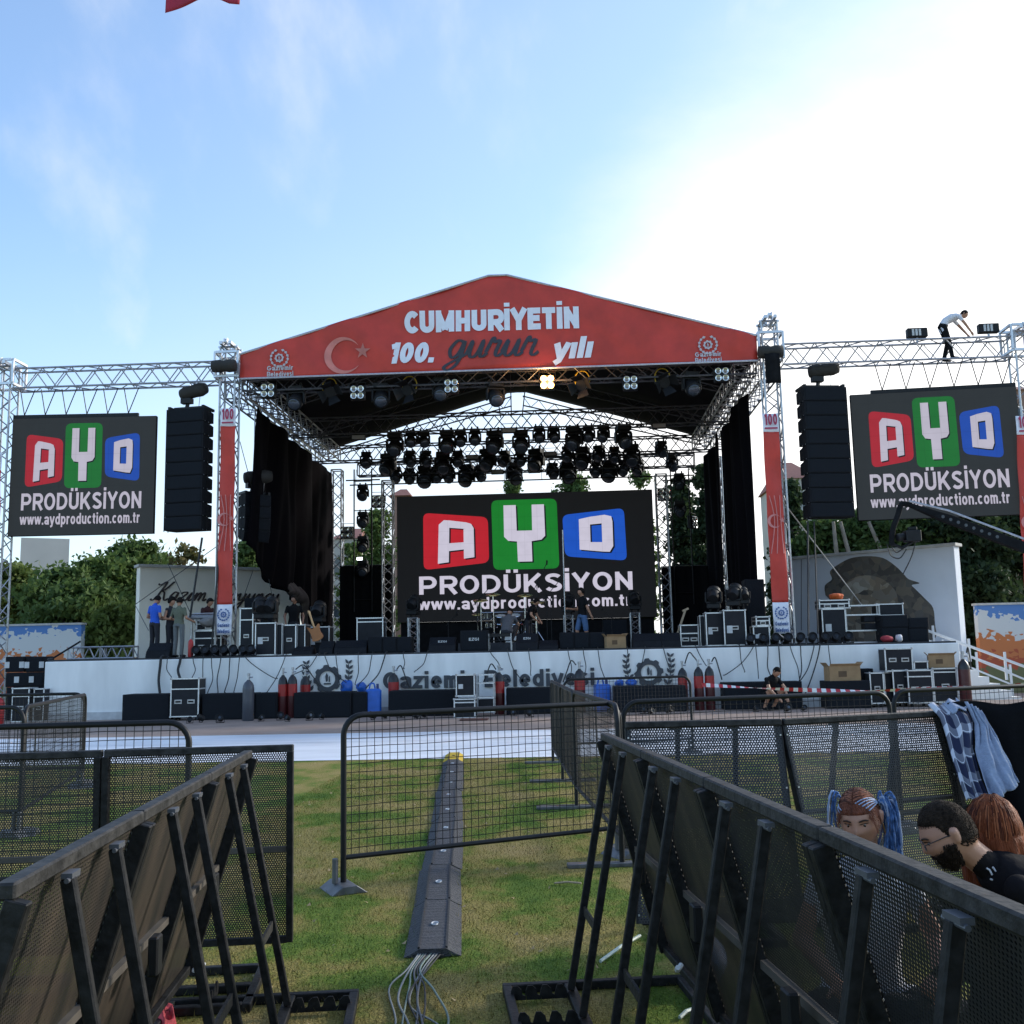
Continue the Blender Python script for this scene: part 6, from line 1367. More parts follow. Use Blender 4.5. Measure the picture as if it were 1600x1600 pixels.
# ================================================================== the three people sitting in the right foreground
EYEW = mat('eye_white', (.30, .27, .26), .3); IRIS = mat('iris', (.03, .018, .01), .15); LIPS = mat('lips', (.42, .14, .13), .45); BROW = mat('brow', (.04, .02, .012), .8)
def face(M_, parent, brow=BROW, lips=True, s=1.):
    for sx in (-1, 1):
        d = V((math.sin(R(21 * sx)), -math.cos(R(21)), math.sin(R(3)))).normalized(); c = d * (headr(tuple(d)) - .0064)
        e = MB(); e.lathe([(.0005, -.0115), (.006, -.0098), (.0100, -.0057), (.0115, 0), (.0100, .0057), (.006, .0098), (.0005, .0115)], 14, M_ @ Matrix.Translation(c)); eo = e.build('eye', EYEW, parent, smooth=True)
        q = MB(); n_ = V((sx * .18, -1, -.25)).normalized(); q.lathe([(.0068, 0), (.005, .0012), (.0004, .0017)], 12, M_ @ Matrix.Translation(c + n_ * .0108) @ n_.to_track_quat('Z', 'Y').to_matrix().to_4x4()); q.build('iris', IRIS, eo)
        for nm, e0, e1, rr, mt_ in (('eyelid', 7.2, 7.6, .0022, None), ('eyebrow', 13, 16, .0036, brow)):
            pts = []
            for t_ in np.linspace(9, 33, 8): dd = V((math.sin(R(t_)) * sx, -math.cos(R(t_)), math.tan(R(e0 + (e1 - e0) * math.sin(math.pi * (t_ - 9) / 24)))) ).normalized(); pts.append(M_ @ (dd * (headr(tuple(dd)) + .0012)))
            MB().tube(pts, [rr * .5] + [rr] * 6 + [rr * .4], 6).build(nm, mt_ or brow, parent, smooth=True)
    if lips:
        for el, rr in ((-33, .0042), (-39, .005)):
            pts = []
            for t_ in np.linspace(-15, 15, 9): dd = V((math.sin(R(t_)), -math.cos(R(t_)), math.tan(R(el + 1.2 * math.cos(R(t_ * 6)) * (1 if el > -36 else -1))))).normalized(); pts.append(M_ @ (dd * (headr(tuple(dd)) + .0)))
            MB().tube(pts, [rr * .4] + [rr] * 7 + [rr * .4], 6).build('lip', LIPS, parent, smooth=True)
def sitting(label, loc, rz, mats, M3, hd, nk, ch, pel, hair, hairm, arms, sleeve=.6, right=V((1, 0, 0))):
    o = thing('person', label, 'person', loc, rz); b = Body()
    b.loft([(pel + V((0, 0, -.06)), .17, .13), (pel + V((0, 0, .06)), .175, .13), (pel.lerp(ch, .5), .15, .115), (ch, .18, .125), (ch.lerp(nk, .55), .185, .105), (ch.lerp(nk, .82), .13, .085), (ch.lerp(nk, .97), .075, .065)], 0, right)
    sl_ = ch.lerp(nk, .55) - right * .17; sr_ = ch.lerp(nk, .55) + right * .17
    b.arm(sl_, arms[0], arms[1], sleeve, 0, 2); b.arm(sr_, arms[2], arms[3], sleeve, 0, 2)
    b.seg.append((pel - right * .1 + V((0, 0, -.03)), pel + right * .1 + V((0, 0, -.03)), .15, .15, 1))
    fwd = V((right.y, -right.x, 0))
    for sx in (-1, 1): b.leg(pel + right * .1 * sx, pel + right * .34 * sx + fwd * .32 + V((0, 0, .02)), pel - right * .10 * sx + fwd * .42 + V((0, 0, -.05)), 1, 2, 3, 2, toe=pel - right * .24 * sx + fwd * .42 + V((0, 0, -.06)))
    M_ = add_head(b, hd, M3, 2, 'hair', o, hair, hairm, nk)
    b.build('body', mats, o, .0062, 4)
    return o, M_
def rel(px, py, Y, base): q = P(px, py, Y); return q - V((base.x, base.y, 0))
def ribbons(paths, w_, name, m_, parent, centre):
    vs = []; fs = []
    for pts in paths:
        pts = [V(q) for q in pts]; k = len(pts); b0 = len(vs); ww = w_ * rng.uniform(.6, 1.3)
        for i, q in enumerate(pts):
            d = (pts[min(i + 1, k - 1)] - pts[max(i - 1, 0)]); nn = (q - centre); s_ = d.cross(nn); s_ = s_.normalized() * (ww * (1 if i < k - 1 else .25)) if s_.length > 1e-9 else V((ww, 0, 0)); vs += [q - s_, q + s_]
        fs += [(b0 + 2 * i, b0 + 2 * i + 1, b0 + 2 * i + 3, b0 + 2 * i + 2) for i in range(k - 1)]
    m = MB(); m.add(vs, fs); return m.build(name, m_, parent, smooth=True)
def ell(d, off=0.): x, y, z = d; return 1 / math.sqrt((x / .077) ** 2 + (y / .098) ** 2 + (z / .118) ** 2) + off
def short_hair(M_, line, back, side, th, n, ln, name, m_, parent, top=0):
    ps = []
    while len(ps) < n:
        d = V((rng.gauss(0, 1), rng.gauss(0, 1), rng.gauss(0, 1))).normalized(); az = abs(math.degrees(math.atan2(d.x, -d.y))); el = math.degrees(math.asin(d.z)); t_ = min(1, max(0, (az - side + 25) / 50)); t_ = t_ * t_ * (3 - 2 * t_)
        if el < line + (back - line) * t_ - 2: continue
        fl_ = ((V((0, .55, -.5)) if d.y > -.02 else V((0, 1.0, .5))) + V((rng.uniform(-.5, .5), rng.uniform(-.3, .3), rng.uniform(-.3, .5)))); fl_ = (fl_ - d * fl_.dot(d)).normalized(); h_ = .002 + th + top * max(0, d.z); b0 = d * ell(d, h_ * .3); l_ = ln * rng.uniform(.6, 1.3)
        ps.append([M_ @ b0, M_ @ (b0 + fl_ * l_ * .5 + d * h_ * .75), M_ @ (b0 + fl_ * l_ + d * h_ * .7)])
    return ribbons(ps, .0016, name, m_, parent, M_ @ V((0, 0, 0)))
# woman with blue braids
Yw = 4.35; h0 = P(1344, 1279, Yw); base = V((h0.x + .03, Yw + .12, 0)); hd = h0 - base
HRED = mat('hair_auburn', (.20, .06, .03), .6, spec=.25, var=.35, scale=40, bump=.8, bscale=160, stretch=(1, 1, .3)); HRD2 = mat('hair_red', (.20, .050, .018), .6, spec=.12, var=.4, scale=50, bump=.9, bscale=140, stretch=(1, 1, .08))
nk = hd + V((.02, .06, -.17)); ch = nk + V((.0, .06, -.2)); pel = V((0, .12, .15))
M3 = Matrix.Rotation(R(-26), 3, 'Z') @ Matrix.Rotation(R(14), 3, 'X') @ Matrix.Rotation(R(-5), 3, 'Y')
o, M_ = sitting('woman with auburn hair in blue and white braids and white top sitting behind the barrier', base, 0, [cloth_mat('top_white', (.62, .62, .66)), TDK, SK2, BLACKM], M3, hd, nk, ch, pel, dict(line=20, back=-30, th=.005, side=70, rough=.003), HRED, [V((-.27, -.02, ch.z - .12)), V((-.2, -.26, ch.z - .22)), V((.27, -.02, ch.z - .12)), V((.2, -.26, ch.z - .22))], .3)
face(M_, o)
ps = []
for i in range(420):
    sx = 1 if i % 2 else -1; y0 = rng.uniform(-.085, .075); st_ = V((sx * .003, y0, .10)); pts = []
    en = V((sx * .080, .045 + rng.uniform(-.03, .03), .055 + rng.uniform(-.05, .025)))
    for u in np.linspace(0, 1, 7): dd = st_.lerp(en, u).normalized(); pts.append(M_ @ (dd * (ell(dd) + .0075 + rng.uniform(-.001, .002))))
    ps.append(pts)
ribbons(ps[::3], .0016, 'hair_strands', mat('hair_auburn_light', (.34, .12, .06), .5, spec=.2, var=.3, scale=50), o, M_ @ V((0, 0, 0))); ribbons(ps[1::3] + ps[2::3], .0013, 'hair_strands', mat('hair_auburn_dark', (.075, .022, .012), .6, spec=.2, var=.3, scale=50), o, M_ @ V((0, 0, 0)))
ps = []
for i in range(46):
    sx = 1 if i % 2 else -1; z0 = rng.uniform(.03, .075); y0 = rng.uniform(-.075, -.03); st_ = V((sx * .05, y0, z0)).normalized(); st_ = st_ * (ell(st_) + .006); dn = rng.uniform(.06, .12)
    ps.append([M_ @ st_, M_ @ (st_ + V((sx * .018, -.004, -.03))), M_ @ (st_ + V((sx * .026 + rng.uniform(-.006, .006), .004, -dn)))])
for k in (0, 1): ribbons(ps[k::2], .0010, 'temple_hair', HRED, o, M_ @ V((0, 0, 0)))
BRB = mat('braid_blue', (.075, .15, .32), .8, spec=.12, var=.6, scale=60); BRW = mat('braid_white', (.34, .42, .58), .6, var=.15, scale=50)
def braid(pts, r, m, nm='braid'):
    pts = catmull(pts, 7); rs = [r * (1 + .28 * math.sin(i * 1.9)) * (1 if i < len(pts) - 3 else .6) for i in range(len(pts))]; MB().tube(pts, rs, 6).build(nm, m, o, smooth=True)
for sx, n_ in ((1, 28), (-1, 3)):
    root = M_ @ V((sx * .080, .045 if sx > 0 else .075, .050))
    for i in range(n_):
        a = rng.uniform(0, 6.28); j = V((math.cos(a) * .022, math.sin(a) * .022, rng.uniform(-.03, .03))); e = V((sx * rng.uniform(.0, .05) + .0, rng.uniform(-.03, .05), -rng.uniform(.20, .27)))
        braid([root + j * .3, root + j + V((sx * .025, 0, .012)), root + j * 1.3 + V((sx * .042, .0, -.06)), root + j * 1.2 + e], .0045, BRB if i % 4 else BRW)
    for i in range(5 if sx > 0 else 2):
        t_ = (i + (0 if sx > 0 else 3.5)) / 4.5; st_ = V((sx * (.010 + .050 * t_), -.070 + .012 * t_, .088 - .038 * t_)); pts = []
        for u in np.linspace(0, 1, 6): w_ = st_.lerp(V((sx * .08, .045, .055)), u); dd = w_.normalized(); x, y, z = dd; r0 = 1 / math.sqrt((x / .077) ** 2 + (y / .098) ** 2 + (z / .118) ** 2); pts.append(M_ @ (dd * (r0 + .0075)))
        braid(pts, .0024, BRW, 'scalp_braid')
MB().tube([M_ @ V((.083, .012, -.028)), M_ @ V((.085, .010, -.075))], .0025, 5).build('earring', mat('gold', (.6, .4, .12), .3, .9), o)
# bearded man with glasses, facing left and down
Ym = 4.0; h0 = P(1482, 1303, Ym); base = V((h0.x + .38, Ym + .1, 0)); hd = h0 - base
nk = hd + V((.135, .02, -.115)); ch = nk + V((.21, .03, -.13)); pel = V((.14, .08, .16)); RT = V((.25, 1, 0)).normalized()
M3 = Matrix.Rotation(R(-100), 3, 'Z') @ Matrix.Rotation(R(26), 3, 'X')
BLTEE = cloth_mat('tee_black', (.012, .010, .011), spec=.1)
HBM = mat('hair_dark', (.034, .022, .015), .8, spec=.12, var=.5, scale=60, bump=1., bscale=150)
o, M_ = sitting('bearded man with glasses in black t-shirt leaning forward behind the right barrier', base, 0, [BLTEE, TDK, SK2, BLACKM], M3, hd, nk, ch, pel, dict(line=34, back=-32, th=.003, side=80, rough=.003, top=.005), HBM, [V((.02, -.26, ch.z - .26)), V((-.2, -.2, .18)), V((.10, .3, ch.z - .26)), V((-.15, .25, .2))], .6, RT)
face(M_, o, lips=False)
short_hair(M_, 37, -30, 84, .001, 2400, .011, 'hair_strands', HBM, o, .004)
bd = MB(); vs = []; fs = []; nu, nv = 30, 14                       # beard: a shell over jaw and cheeks
for j in range(nv + 1):
    for i in range(nu + 1):
        az = -95 + 190 * i / nu; top = -16 - 18 * math.exp(-(az / 22) ** 2) + (8 if abs(az) > 60 else 0); el = -78 + (top + 78) * j / nv
        d = V((math.cos(R(el)) * math.sin(R(az)), -math.cos(R(el)) * math.cos(R(az)), math.sin(R(el)))); ed = min(1, 4 * (1 - j / nv), 4 * (1 - abs(az) / 95)); vs.append(M_ @ (d * (headr(tuple(d)) - .004 + .008 * ed + .002 * noise.noise(d * 30))))
for j in range(nv):
    for i in range(nu): k = nu + 1; fs.append((j * k + i, j * k + i + 1, (j + 1) * k + i + 1, (j + 1) * k + i))
bd.add(vs, fs); bd.build('beard', HBM, o, smooth=True)
ps = []
while len(ps) < 900:
    az = rng.uniform(-90, 90); top = -16 - 18 * math.exp(-(az / 22) ** 2) + (8 if abs(az) > 60 else 0); el = rng.uniform(-76, top); d = V((math.cos(R(el)) * math.sin(R(az)), -math.cos(R(el)) * math.cos(R(az)), math.sin(R(el)))); b0 = d * (headr(tuple(d)) + .006); f_ = V((rng.uniform(-.3, .3), -.35, -1)); f_ = f_ - d * f_.dot(d) * .7
    ps.append([M_ @ b0, M_ @ (b0 + f_ * .009 + d * .006), M_ @ (b0 + f_ * .017 + d * .008)])
ribbons(ps, .0013, 'beard_strands', HBM, o, M_ @ V((0, 0, 0)))
mu = MB(); mu.tube([M_ @ (V((math.sin(R(t_)), -math.cos(R(t_)), math.tan(R(-27 - abs(t_) * .25)))).normalized() * (headr(tuple(V((math.sin(R(t_)), -math.cos(R(t_)), math.tan(R(-27)))).normalized())) + .004)) for t_ in np.linspace(-24, 24, 9)], [.003, .006, .007, .007, .006, .007, .007, .006, .003], 6); mu.build('moustache', HBM, o, smooth=True)
gl = MB()
for sx in (-1, 1):
    c = V((sx * .033, -.103, .006)); gl.tube([M_ @ (c + V((.024 * math.cos(t_), .004 * abs(math.cos(t_)), .019 * math.sin(t_)))) for t_ in np.linspace(0, 6.283, 18, endpoint=False)], .0018, 5, True)
    gl.tube([M_ @ V((sx * .057, -.099, .010)), M_ @ V((sx * .079, -.02, .012)), M_ @ V((sx * .081, .02, .006))], .0018, 5)
gl.tube([M_ @ V((-.010, -.105, .010)), M_ @ V((.010, -.105, .010))], .0018, 5); gl.build('glasses', mat('glasses_frame', (.02, .02, .02), .3), o)
# white print on the back of the shirt near the neck
c_ = P(1552, 1368, Ym - .04) - base
pr_ = MB()
for pts in ([(-.022, .026), (-.012, .020), (-.004, .002)], [(.0, .03), (.012, .012), (.006, -.004)], [(-.012, -.012), (.004, -.018), (.02, -.032)], [(-.002, -.03), (.012, -.028), (.024, -.036)], [(.008, -.002), (.018, -.012), (.02, -.03)]):
    pr_.tube([c_ + V((x_, -.0, z_)) for x_, z_ in pts], .0035, 5)
PRINT = pr_.build('shirt_print', WHITES, o); PRINT_OWNER = o
# red haired woman seen from behind
Yh = 4.15; h0 = P(1552, 1300, Yh); base = V((h0.x, Yh - .02, 0)); hd = h0 - base
nk = hd + V((0, -.02, -.16)); ch = nk + V((0, -.03, -.2)); pel = V((0, -.05, .15))
o, M_ = sitting('woman with long red brown hair seen from behind, in dark clothes', base, 0, [TBLK, TDK, SK2, BLACKM], Matrix.Rotation(R(168), 3, 'Z') @ Matrix.Rotation(R(10), 3, 'X'), hd, nk, ch, pel, dict(line=24, back=-60, th=.02, side=70), HRD2, [V((-.28, 0, ch.z - .2)), V((-.2, .24, ch.z - .28)), V((.28, 0, ch.z - .2)), V((.2, .24, ch.z - .28))], .9, V((-1, 0, 0)))
def mane(u, v):
    a = R(-118 + 236 * u); wv = .010 * math.sin(u * 60 + math.sin(v * 7)) + .006 * math.sin(u * 23 + v * 5); rr = .082 + .030 * math.sin(min(1, v * 3) * 1.57) + .012 * math.sin(v * 3) + wv * v
    return hd + V((math.sin(a) * rr, -math.cos(a) * (rr + .012) - .02 * v, .075 - .35 * v - .02 * v * math.sin(u * 40)))
MB().grid(lambda u, v: hd + (V(mane(u, v)) - hd) * .93 + V((0, 0, -.01)), 60, 12).build('long_hair', HRD2, o, smooth=True, solid=.006)
for tone, nm in ((mat('hair_red_light', (.32, .095, .035), .55, var=.3, scale=40, spec=.15), 300), (HRD2, 700), (mat('hair_red_dark', (.06, .014, .007), .6, var=.3, scale=40, spec=.1), 250)):
    ps = []
    for i in range(nm):
        a = R(rng.uniform(-135, 135)); k_ = rng.uniform(.9, 1.06); ph = rng.uniform(0, 6); sx = math.sin(a); cy = -math.cos(a); pts = []
        for el in (82, 62, 42, 22, 4): c_ = math.cos(R(el)); dd = V((sx * c_, cy * c_, math.sin(R(el)))); pts.append(hd + dd * (ell(dd) + .024 * k_ + .004 * math.sin(ph + el)))
        L0 = rng.uniform(.24, .33)
        for t_ in (.25, .5, .75, 1): r_ = .108 * k_ + .012 * math.sin(t_ * 4 + ph) * t_; pts.append(hd + V((sx * r_ * (1 - .12 * t_) + .010 * math.sin(ph + t_ * 5), cy * (r_ + .012) - .012 * t_, -.02 - L0 * t_)))
        ps.append(pts)
    ribbons(ps, .0022, 'hair_strands', tone, o, hd)
# ================================================================== foreground barriers
def set_uv(o, fn):
    me = o.data; uv = me.uv_layers.new(name='UVMap')
    for l_ in me.loops: uv.data[l_.index].uv = fn(me.vertices[l_.vertex_index].co)
    return o
PERF = perf_mat('perforated_black', (.016, .016, .017), .0125, .0037, (.034, .030, .026)); PERF2 = perf_mat('perforated_far', (.014, .014, .015), .0160, .0041, (.03, .026, .023))
PERFD = perf_mat('perforated_dirty', (.022, .020, .017), .0140, .0040, (.075, .055, .040))
FRAME = mat('barrier_frame', (.011, .0105, .0105), .55, spec=.28, var=.85, scale=26, bump=.15, bscale=40)
WORN = mat('barrier_worn_edge', (.021, .0195, .018), .6, spec=.35, var=.85, scale=22, bump=.2, bscale=50)
ZIP = mat('zip_tie_white', (.6, .6, .58), .6)
def crowd_barrier(label, o2, xdir, L_, lean=.29, braces=True, plate=PERF, ztop=1.2, foot=True, zb_=.13, zip_=None, gauge=.0003):
    rz = math.atan2(xdir.y, xdir.x); o = thing('crowd_barrier', label, 'barrier', (o2.x, o2.y, 0), rz)
    zt = ztop - .03; yb = lean; n_ = V((0, (zt - zb_), lean)).normalized()
    def pt(x, t_, off=0): return V((x, lean * t_, zt + (zb_ - zt) * t_)) + n_ * off
    m = MB(); g = .012
    q = [pt(g, 0), pt(L_ - g, 0), pt(L_ - g, 1), pt(g, 1)]; q2 = [v_ + n_ * gauge for v_ in q]
    m.add(q + q2, [(0, 1, 2, 3), (7, 6, 5, 4), (0, 4, 5, 1), (1, 5, 6, 2), (2, 6, 7, 3), (3, 7, 4, 0)]); po = m.build('perforated_plate', plate, o)
    sl = math.hypot(zt - zb_, lean); set_uv(po, lambda c: (c.x + 5, (zt - c.z) / (zt - zb_) * sl + 5))
    m = MB(); m.b2((.003, -.022, ztop - .036), (L_ - .003, .022, ztop)); m.build('top_rail', WORN, o, bevel=.005)
    m = MB()
    for x in (.018, L_ - .018): m.bar(pt(x, .0, -.026), pt(x, 1.0, -.026), .034, .05)
    m.bar(pt(.032, .99, -.02), pt(L_ - .032, .99, -.02), .03, .035); m.build('side_frame', FRAME, o, bevel=.003)
    m = MB(); m.bar(pt(.036, .52, -.014), pt(L_ - .036, .52, -.014), .026, .026); m.build('mid_rail', mat('mid_rail_dusty', (.075, .062, .048), .7, var=.3, scale=8), o)
    m = MB()
    for x in (.016, L_ - .016):
        for t_ in (.06, .34, .52, .78, .96): m.box(pt(x, t_, .004), (.009, .006, .009))
    m.build('bolt', ALU, o)
    if braces:
        for k, x in enumerate((.29 * L_, .66 * L_)):
            b_ = MB(); b_.bar((x, -.034, ztop - .05), (x, -.25, .045), .033, .027, up=(1, 0, 0)); bo = b_.build('brace', FRAME, o, bevel=.004)
            c_ = MB(); c_.box((x + .012, -.036, ztop - .043), (.06, .026, .012)); c_.cyl((x - .03, -.04, ztop - .052), (x + .05, -.04, ztop - .052), .006, None, 8); c_.build('hinge_clip', mat('clip_steel', (.12, .125, .14), .45, .5), bo)
        MB().bar((.29 * L_, -.175, .40), (.66 * L_, -.175, .40), .04, .012, up=(0, 1, 0)).build('brace_tie', WORN, o)
        MB().box((.5 * L_, .06, ztop * .52), (.07, .035, .13)).build('lock_box', BLACK, o, bevel=.006)
    if zip_: MB().tube(catmull([(zip_ * L_, -.06, ztop * .46), (zip_ * L_ + .02, -.08, ztop * .45), (zip_ * L_ + .05, -.085, ztop * .465)], 4), .009, 6).build('zip_tie', ZIP, o)
    if foot:
        x0, x1 = .14 * L_, .84 * L_; y0, y1 = -.56, lean + .04
        f = MB()
        for x in (x0, x1): f.bar((x, y0, .022), (x, y1, .022), .042, .04)
        for y in (y0, y1): f.bar((x0 + .021, y + (.021 if y < 0 else -.021), .0225), (x1 - .021, y + (.021 if y < 0 else -.021), .0225), .042, .04)
        f.bar((x0 + .021, -.24, .0225), (x1 - .021, -.24, .0225), .05, .036); f.build('base_frame', FRAME, o, bevel=.004)
        for x in (.29 * L_, .66 * L_):
            c_ = MB(); pr = []
            y = -.535; pr = [(y, .012)]
            for k in range(4): ys_ = y + k * .07; pr += [(ys_ + .004, .055), (ys_ + .012, .075), (ys_ + .034, .075), (ys_ + .052, .058), (ys_ + .058, .034), (ys_ + .068, .030)]
            pr += [(y + .285, .012)]
            k_ = len(pr); vs = [V((x - .004, a, b)) for a, b in pr] + [V((x + .004, a, b)) for a, b in pr]; c_.add(vs, [(i, (i + 1) % k_, (i + 1) % k_ + k_, i + k_) for i in range(k_)])
            fs = [tuple(t_) for t_ in tessellate_polygon([[V((a, b, 0)) for a, b in pr]])]; c_.f += fs + [tuple(q_ + k_ for q_ in reversed(f_)) for f_ in fs]; c_.m += [0] * (2 * len(fs)); c_.build('hook_comb', FRAME, o)
    return o
def v2(q): return V((q.x, q.y, 0))
# right row
ra, rb = v2(G(945, 1145, 1.2)), v2(G(1291, 1291, 1.2)); rd = (rb - ra) / 3
for i, lab in enumerate(('black crowd barrier at the far end of the right row along the aisle', 'black crowd barrier second from the far end of the right aisle row', 'black crowd barrier third from the far end of the right aisle row', 'black crowd barrier of the right aisle row in front of the bearded man', 'black crowd barrier nearest to the camera in the right aisle row')):
    crowd_barrier(lab, ra + rd * i, rd.normalized(), rd.length - .004, plate=PERFD if i < 2 else PERF, zip_=(None, .75, .95, None, .1)[i], gauge=.0012)
# left row (built near to far so that its plate faces left)
ZL = 1.16
la, lb = v2(G(388, 1172, ZL)), v2(G(6, 1381, ZL)); ld = (la - lb) / 3
for i, lab in enumerate(('dirty black crowd barrier nearest to the camera in the left row', 'dirty black crowd barrier in the middle of the left aisle row', 'dirty black crowd barrier at the far end of the left aisle row')):
    crowd_barrier(lab, lb + ld * i, ld.normalized(), ld.length - .004, plate=PERFD, zip_=(None, .55, None)[i], gauge=.0012, ztop=ZL)
# rows behind, across the view
a1, a2_, a3 = v2(G(461, 1163, ZL)), v2(G(163, 1172, ZL)), None
dl = (a2_ - a1); a3 = a2_ + dl
crowd_barrier('vertical perforated barrier beside the aisle in the left cross row', a2_, (a1 - a2_).normalized(), dl.length - .004, .05, False, ztop=ZL, zb_=.16)
crowd_barrier('vertical perforated barrier at the left photo edge in the left cross row', a3, (a2_ - a3).normalized(), dl.length - .004, .05, False, ztop=ZL, zb_=.16)
b1, b2_, b3 = v2(G(975, 1128, 1.2)), v2(G(1221, 1123, 1.2)), v2(G(1472, 1110, 1.2))
crowd_barrier('leaning perforated barrier at the aisle end of the right cross row', b2_, (b1 - b2_).normalized(), (b2_ - b1).length - .004, .28, plate=PERF2)
crowd_barrier('leaning perforated barrier behind the woman with blue braids in the right cross row', b3, (b2_ - b3).normalized(), (b3 - b2_).length - .004, .28, plate=PERF2)
b4 = b3 + V((.98, -.12, 0))
crowd_barrier('leaning perforated barrier under the black cloth at the right photo edge', b4, (b3 - b4).normalized(), (b4 - b3).length - .004, .28)
# ------------------------------------------------------------------ mesh fences
MESHM = mat('fence_black', (.009, .009, .010), .5, spec=.3, var=.3)
def mesh_fence(label, p, q, h=1.2, z0=.22, foot_l=True, foot_r=True, step=.058, flat=False):
    d = q - p; L_ = d.length; o = thing('mesh_fence', label, 'fence', (p.x, p.y, 0), math.atan2(d.y, d.x), 'rounded mesh fence panels'); r_ = .14
    pts = [V((0, 0, .02)), V((0, 0, z0)), V((0, 0, h - r_))] + [V((r_ - r_ * math.cos(t_), 0, h - r_ + r_ * math.sin(t_))) for t_ in np.linspace(.2, math.pi / 2, 6)] + [V((L_ - r_ + r_ * math.sin(t_), 0, h - r_ + r_ * math.cos(t_))) for t_ in np.linspace(0, math.pi / 2 - .2, 6)] + [V((L_, 0, h - r_)), V((L_, 0, z0)), V((L_, 0, .02))]
    m = MB(); m.tube(pts, .021, 10); m.tube([(0, 0, z0), (L_, 0, z0)], .018, 8); m.build('frame', MESHM, o, smooth=2)
    m = MB(); x = step
    def top(x):
        e = min(x, L_ - x); return h if e >= r_ else h - r_ + math.sqrt(max(0, r_ * r_ - (r_ - e) ** 2))
    while x < L_ - .02: m.tube([(x, .003 * math.sin(x * 9), z0), (x, .003 * math.sin(x * 7), top(x))], .0026, 4); x += step
    z = z0 + step
    while z < h - .02:
        e = 0 if z < h - r_ else r_ - math.sqrt(max(0, r_ * r_ - (z - h + r_) ** 2)); wv = [(e + (L_ - 2 * e) * k / 8, .006 + .004 * math.sin(k * 2 + z * 8), z + .004 * math.sin(k * 1.7 + z * 20)) for k in range(9)]; m.tube(wv, .0026, 4); z += step
    m.build('wire_mesh', MESHM, o)
    for x, on in ((0, foot_l), (L_, foot_r)):
        if not on: continue
        f = MB()
        if flat: f.b2((x - .05, -.42, .0), (x + .05, .42, .03))
        else:
            w_, l_ = .13, .16
            f.add([(x - w_, -l_, 0), (x - .05, -l_, .055), (x + .05, -l_, .055), (x + w_, -l_, 0), (x - w_, l_, 0), (x - .05, l_, .055), (x + .05, l_, .055), (x + w_, l_, 0)], [(3, 2, 1, 0), (4, 5, 6, 7), (0, 1, 5, 4), (1, 2, 6, 5), (2, 3, 7, 6), (3, 0, 4, 7)])
            f.tube([(x - .06, -.0, .05), (x - .06, 0, .22)], .022, 8)
        f.build('foot_plate', mat('foot_steel', (.13, .13, .135), .45, .3, var=.3, scale=12), o, bevel=.004)
    return o
mc0, mc1 = v2(G(537, 1118, 1.2)), v2(G(967, 1098, 1.2))
mesh_fence('rounded black mesh fence panel standing across the aisle over the cable ramp', mc0, mc1)
mr0, mr1 = v2(G(973, 1097, 1.2)), v2(G(1388, 1082, 1.2)); mesh_fence('rounded black mesh fence panel between the aisle corner and the plaid jacket', mr0, mr1)
mr2, mr3 = v2(G(1395, 1080, 1.2)), v2(G(1640, 1070, 1.2)); mesh_fence('rounded black mesh fence panel at the right photo edge behind the jacket', mr2, mr3, foot_r=False)
dd0, dd1, dd2 = v2(G(969, 1103, 1.2)), v2(G(896, 1081, 1.2)), v2(G(861, 1064, 1.2))
mid = (dd1 + dd2) / 2
mesh_fence('mesh fence panel running away from the aisle corner towards the stage', dd1, dd0 + V((-.02, .1, 0)), flat=True)
mesh_fence('second mesh fence panel running away towards the stage', mid, dd1 + V((0, .04, 0)), flat=True); mesh_fence('third mesh fence panel running away towards the stage', dd2, mid + V((0, .04, 0)), flat=True)
fr0 = v2(G(880, 1062, 1.2)); fr1 = v2(G(1066, 1057, 1.2)); mesh_fence('distant mesh fence panel facing the camera before the white walkway at centre right', fr0, fr0 + (fr1 - fr0).normalized() * 2.1)
ml0, ml1 = v2(G(-110, 1139, 1.2)), v2(G(296, 1128, 1.2)); mesh_fence('rounded black mesh fence panel behind the left cross row of barriers', ml1 + (ml0 - ml1).normalized() * 2.1, ml1)
k0, k1, k2 = v2(G(-60, 1098, 1.2)), v2(G(38, 1105, 1.2)), v2(G(134, 1085, 1.2))
mesh_fence('mesh fence panel ending at the corner post at far left', k1 + V((-2.1, .3, 0)), k1); mesh_fence('mesh fence panel running away from the corner post at far left', k1 + (k2 - k1).normalized() * .04, k2)
f0 = v2(G(133, 1084, 1.2)); mesh_fence('farthest mesh fence panel at far left in front of the amplifier racks', f0 + V((-2.3, .15, 0)), f0 + V((-.05, .1, 0)))
# barrier tape
a = P(1097, 1070, 16.6); b_ = P(1640, 1066, 14.0); o = thing('barrier_tape', 'red and white striped barrier tape stretched across the right side', 'tape', a); d_ = b_ - a; n = 70
m = MB()
for i in range(n):
    m.k = i % 2; p0 = d_ * (i / n); p1 = d_ * ((i + 1) / n); s0 = -.10 * math.sin(math.pi * i / n); s1 = -.10 * math.sin(math.pi * (i + 1) / n); w0 = .03 * math.cos(i * .13); w1 = .03 * math.cos((i + 1) * .13); y0 = .03 * math.sin(i * .13); y1 = .03 * math.sin((i + 1) * .13)
    m.add([p0 + V((0, -y0, s0 - w0)), p1 + V((0, -y1, s1 - w1)), p1 + V((0, y1, s1 + w1)), p0 + V((0, y0, s0 + w0))], [(0, 1, 2, 3)])
m.build('tape_strip', [mat('tape_red', (.5, .02, .03), .4), mat('tape_white', (.75, .73, .72), .4)], o)
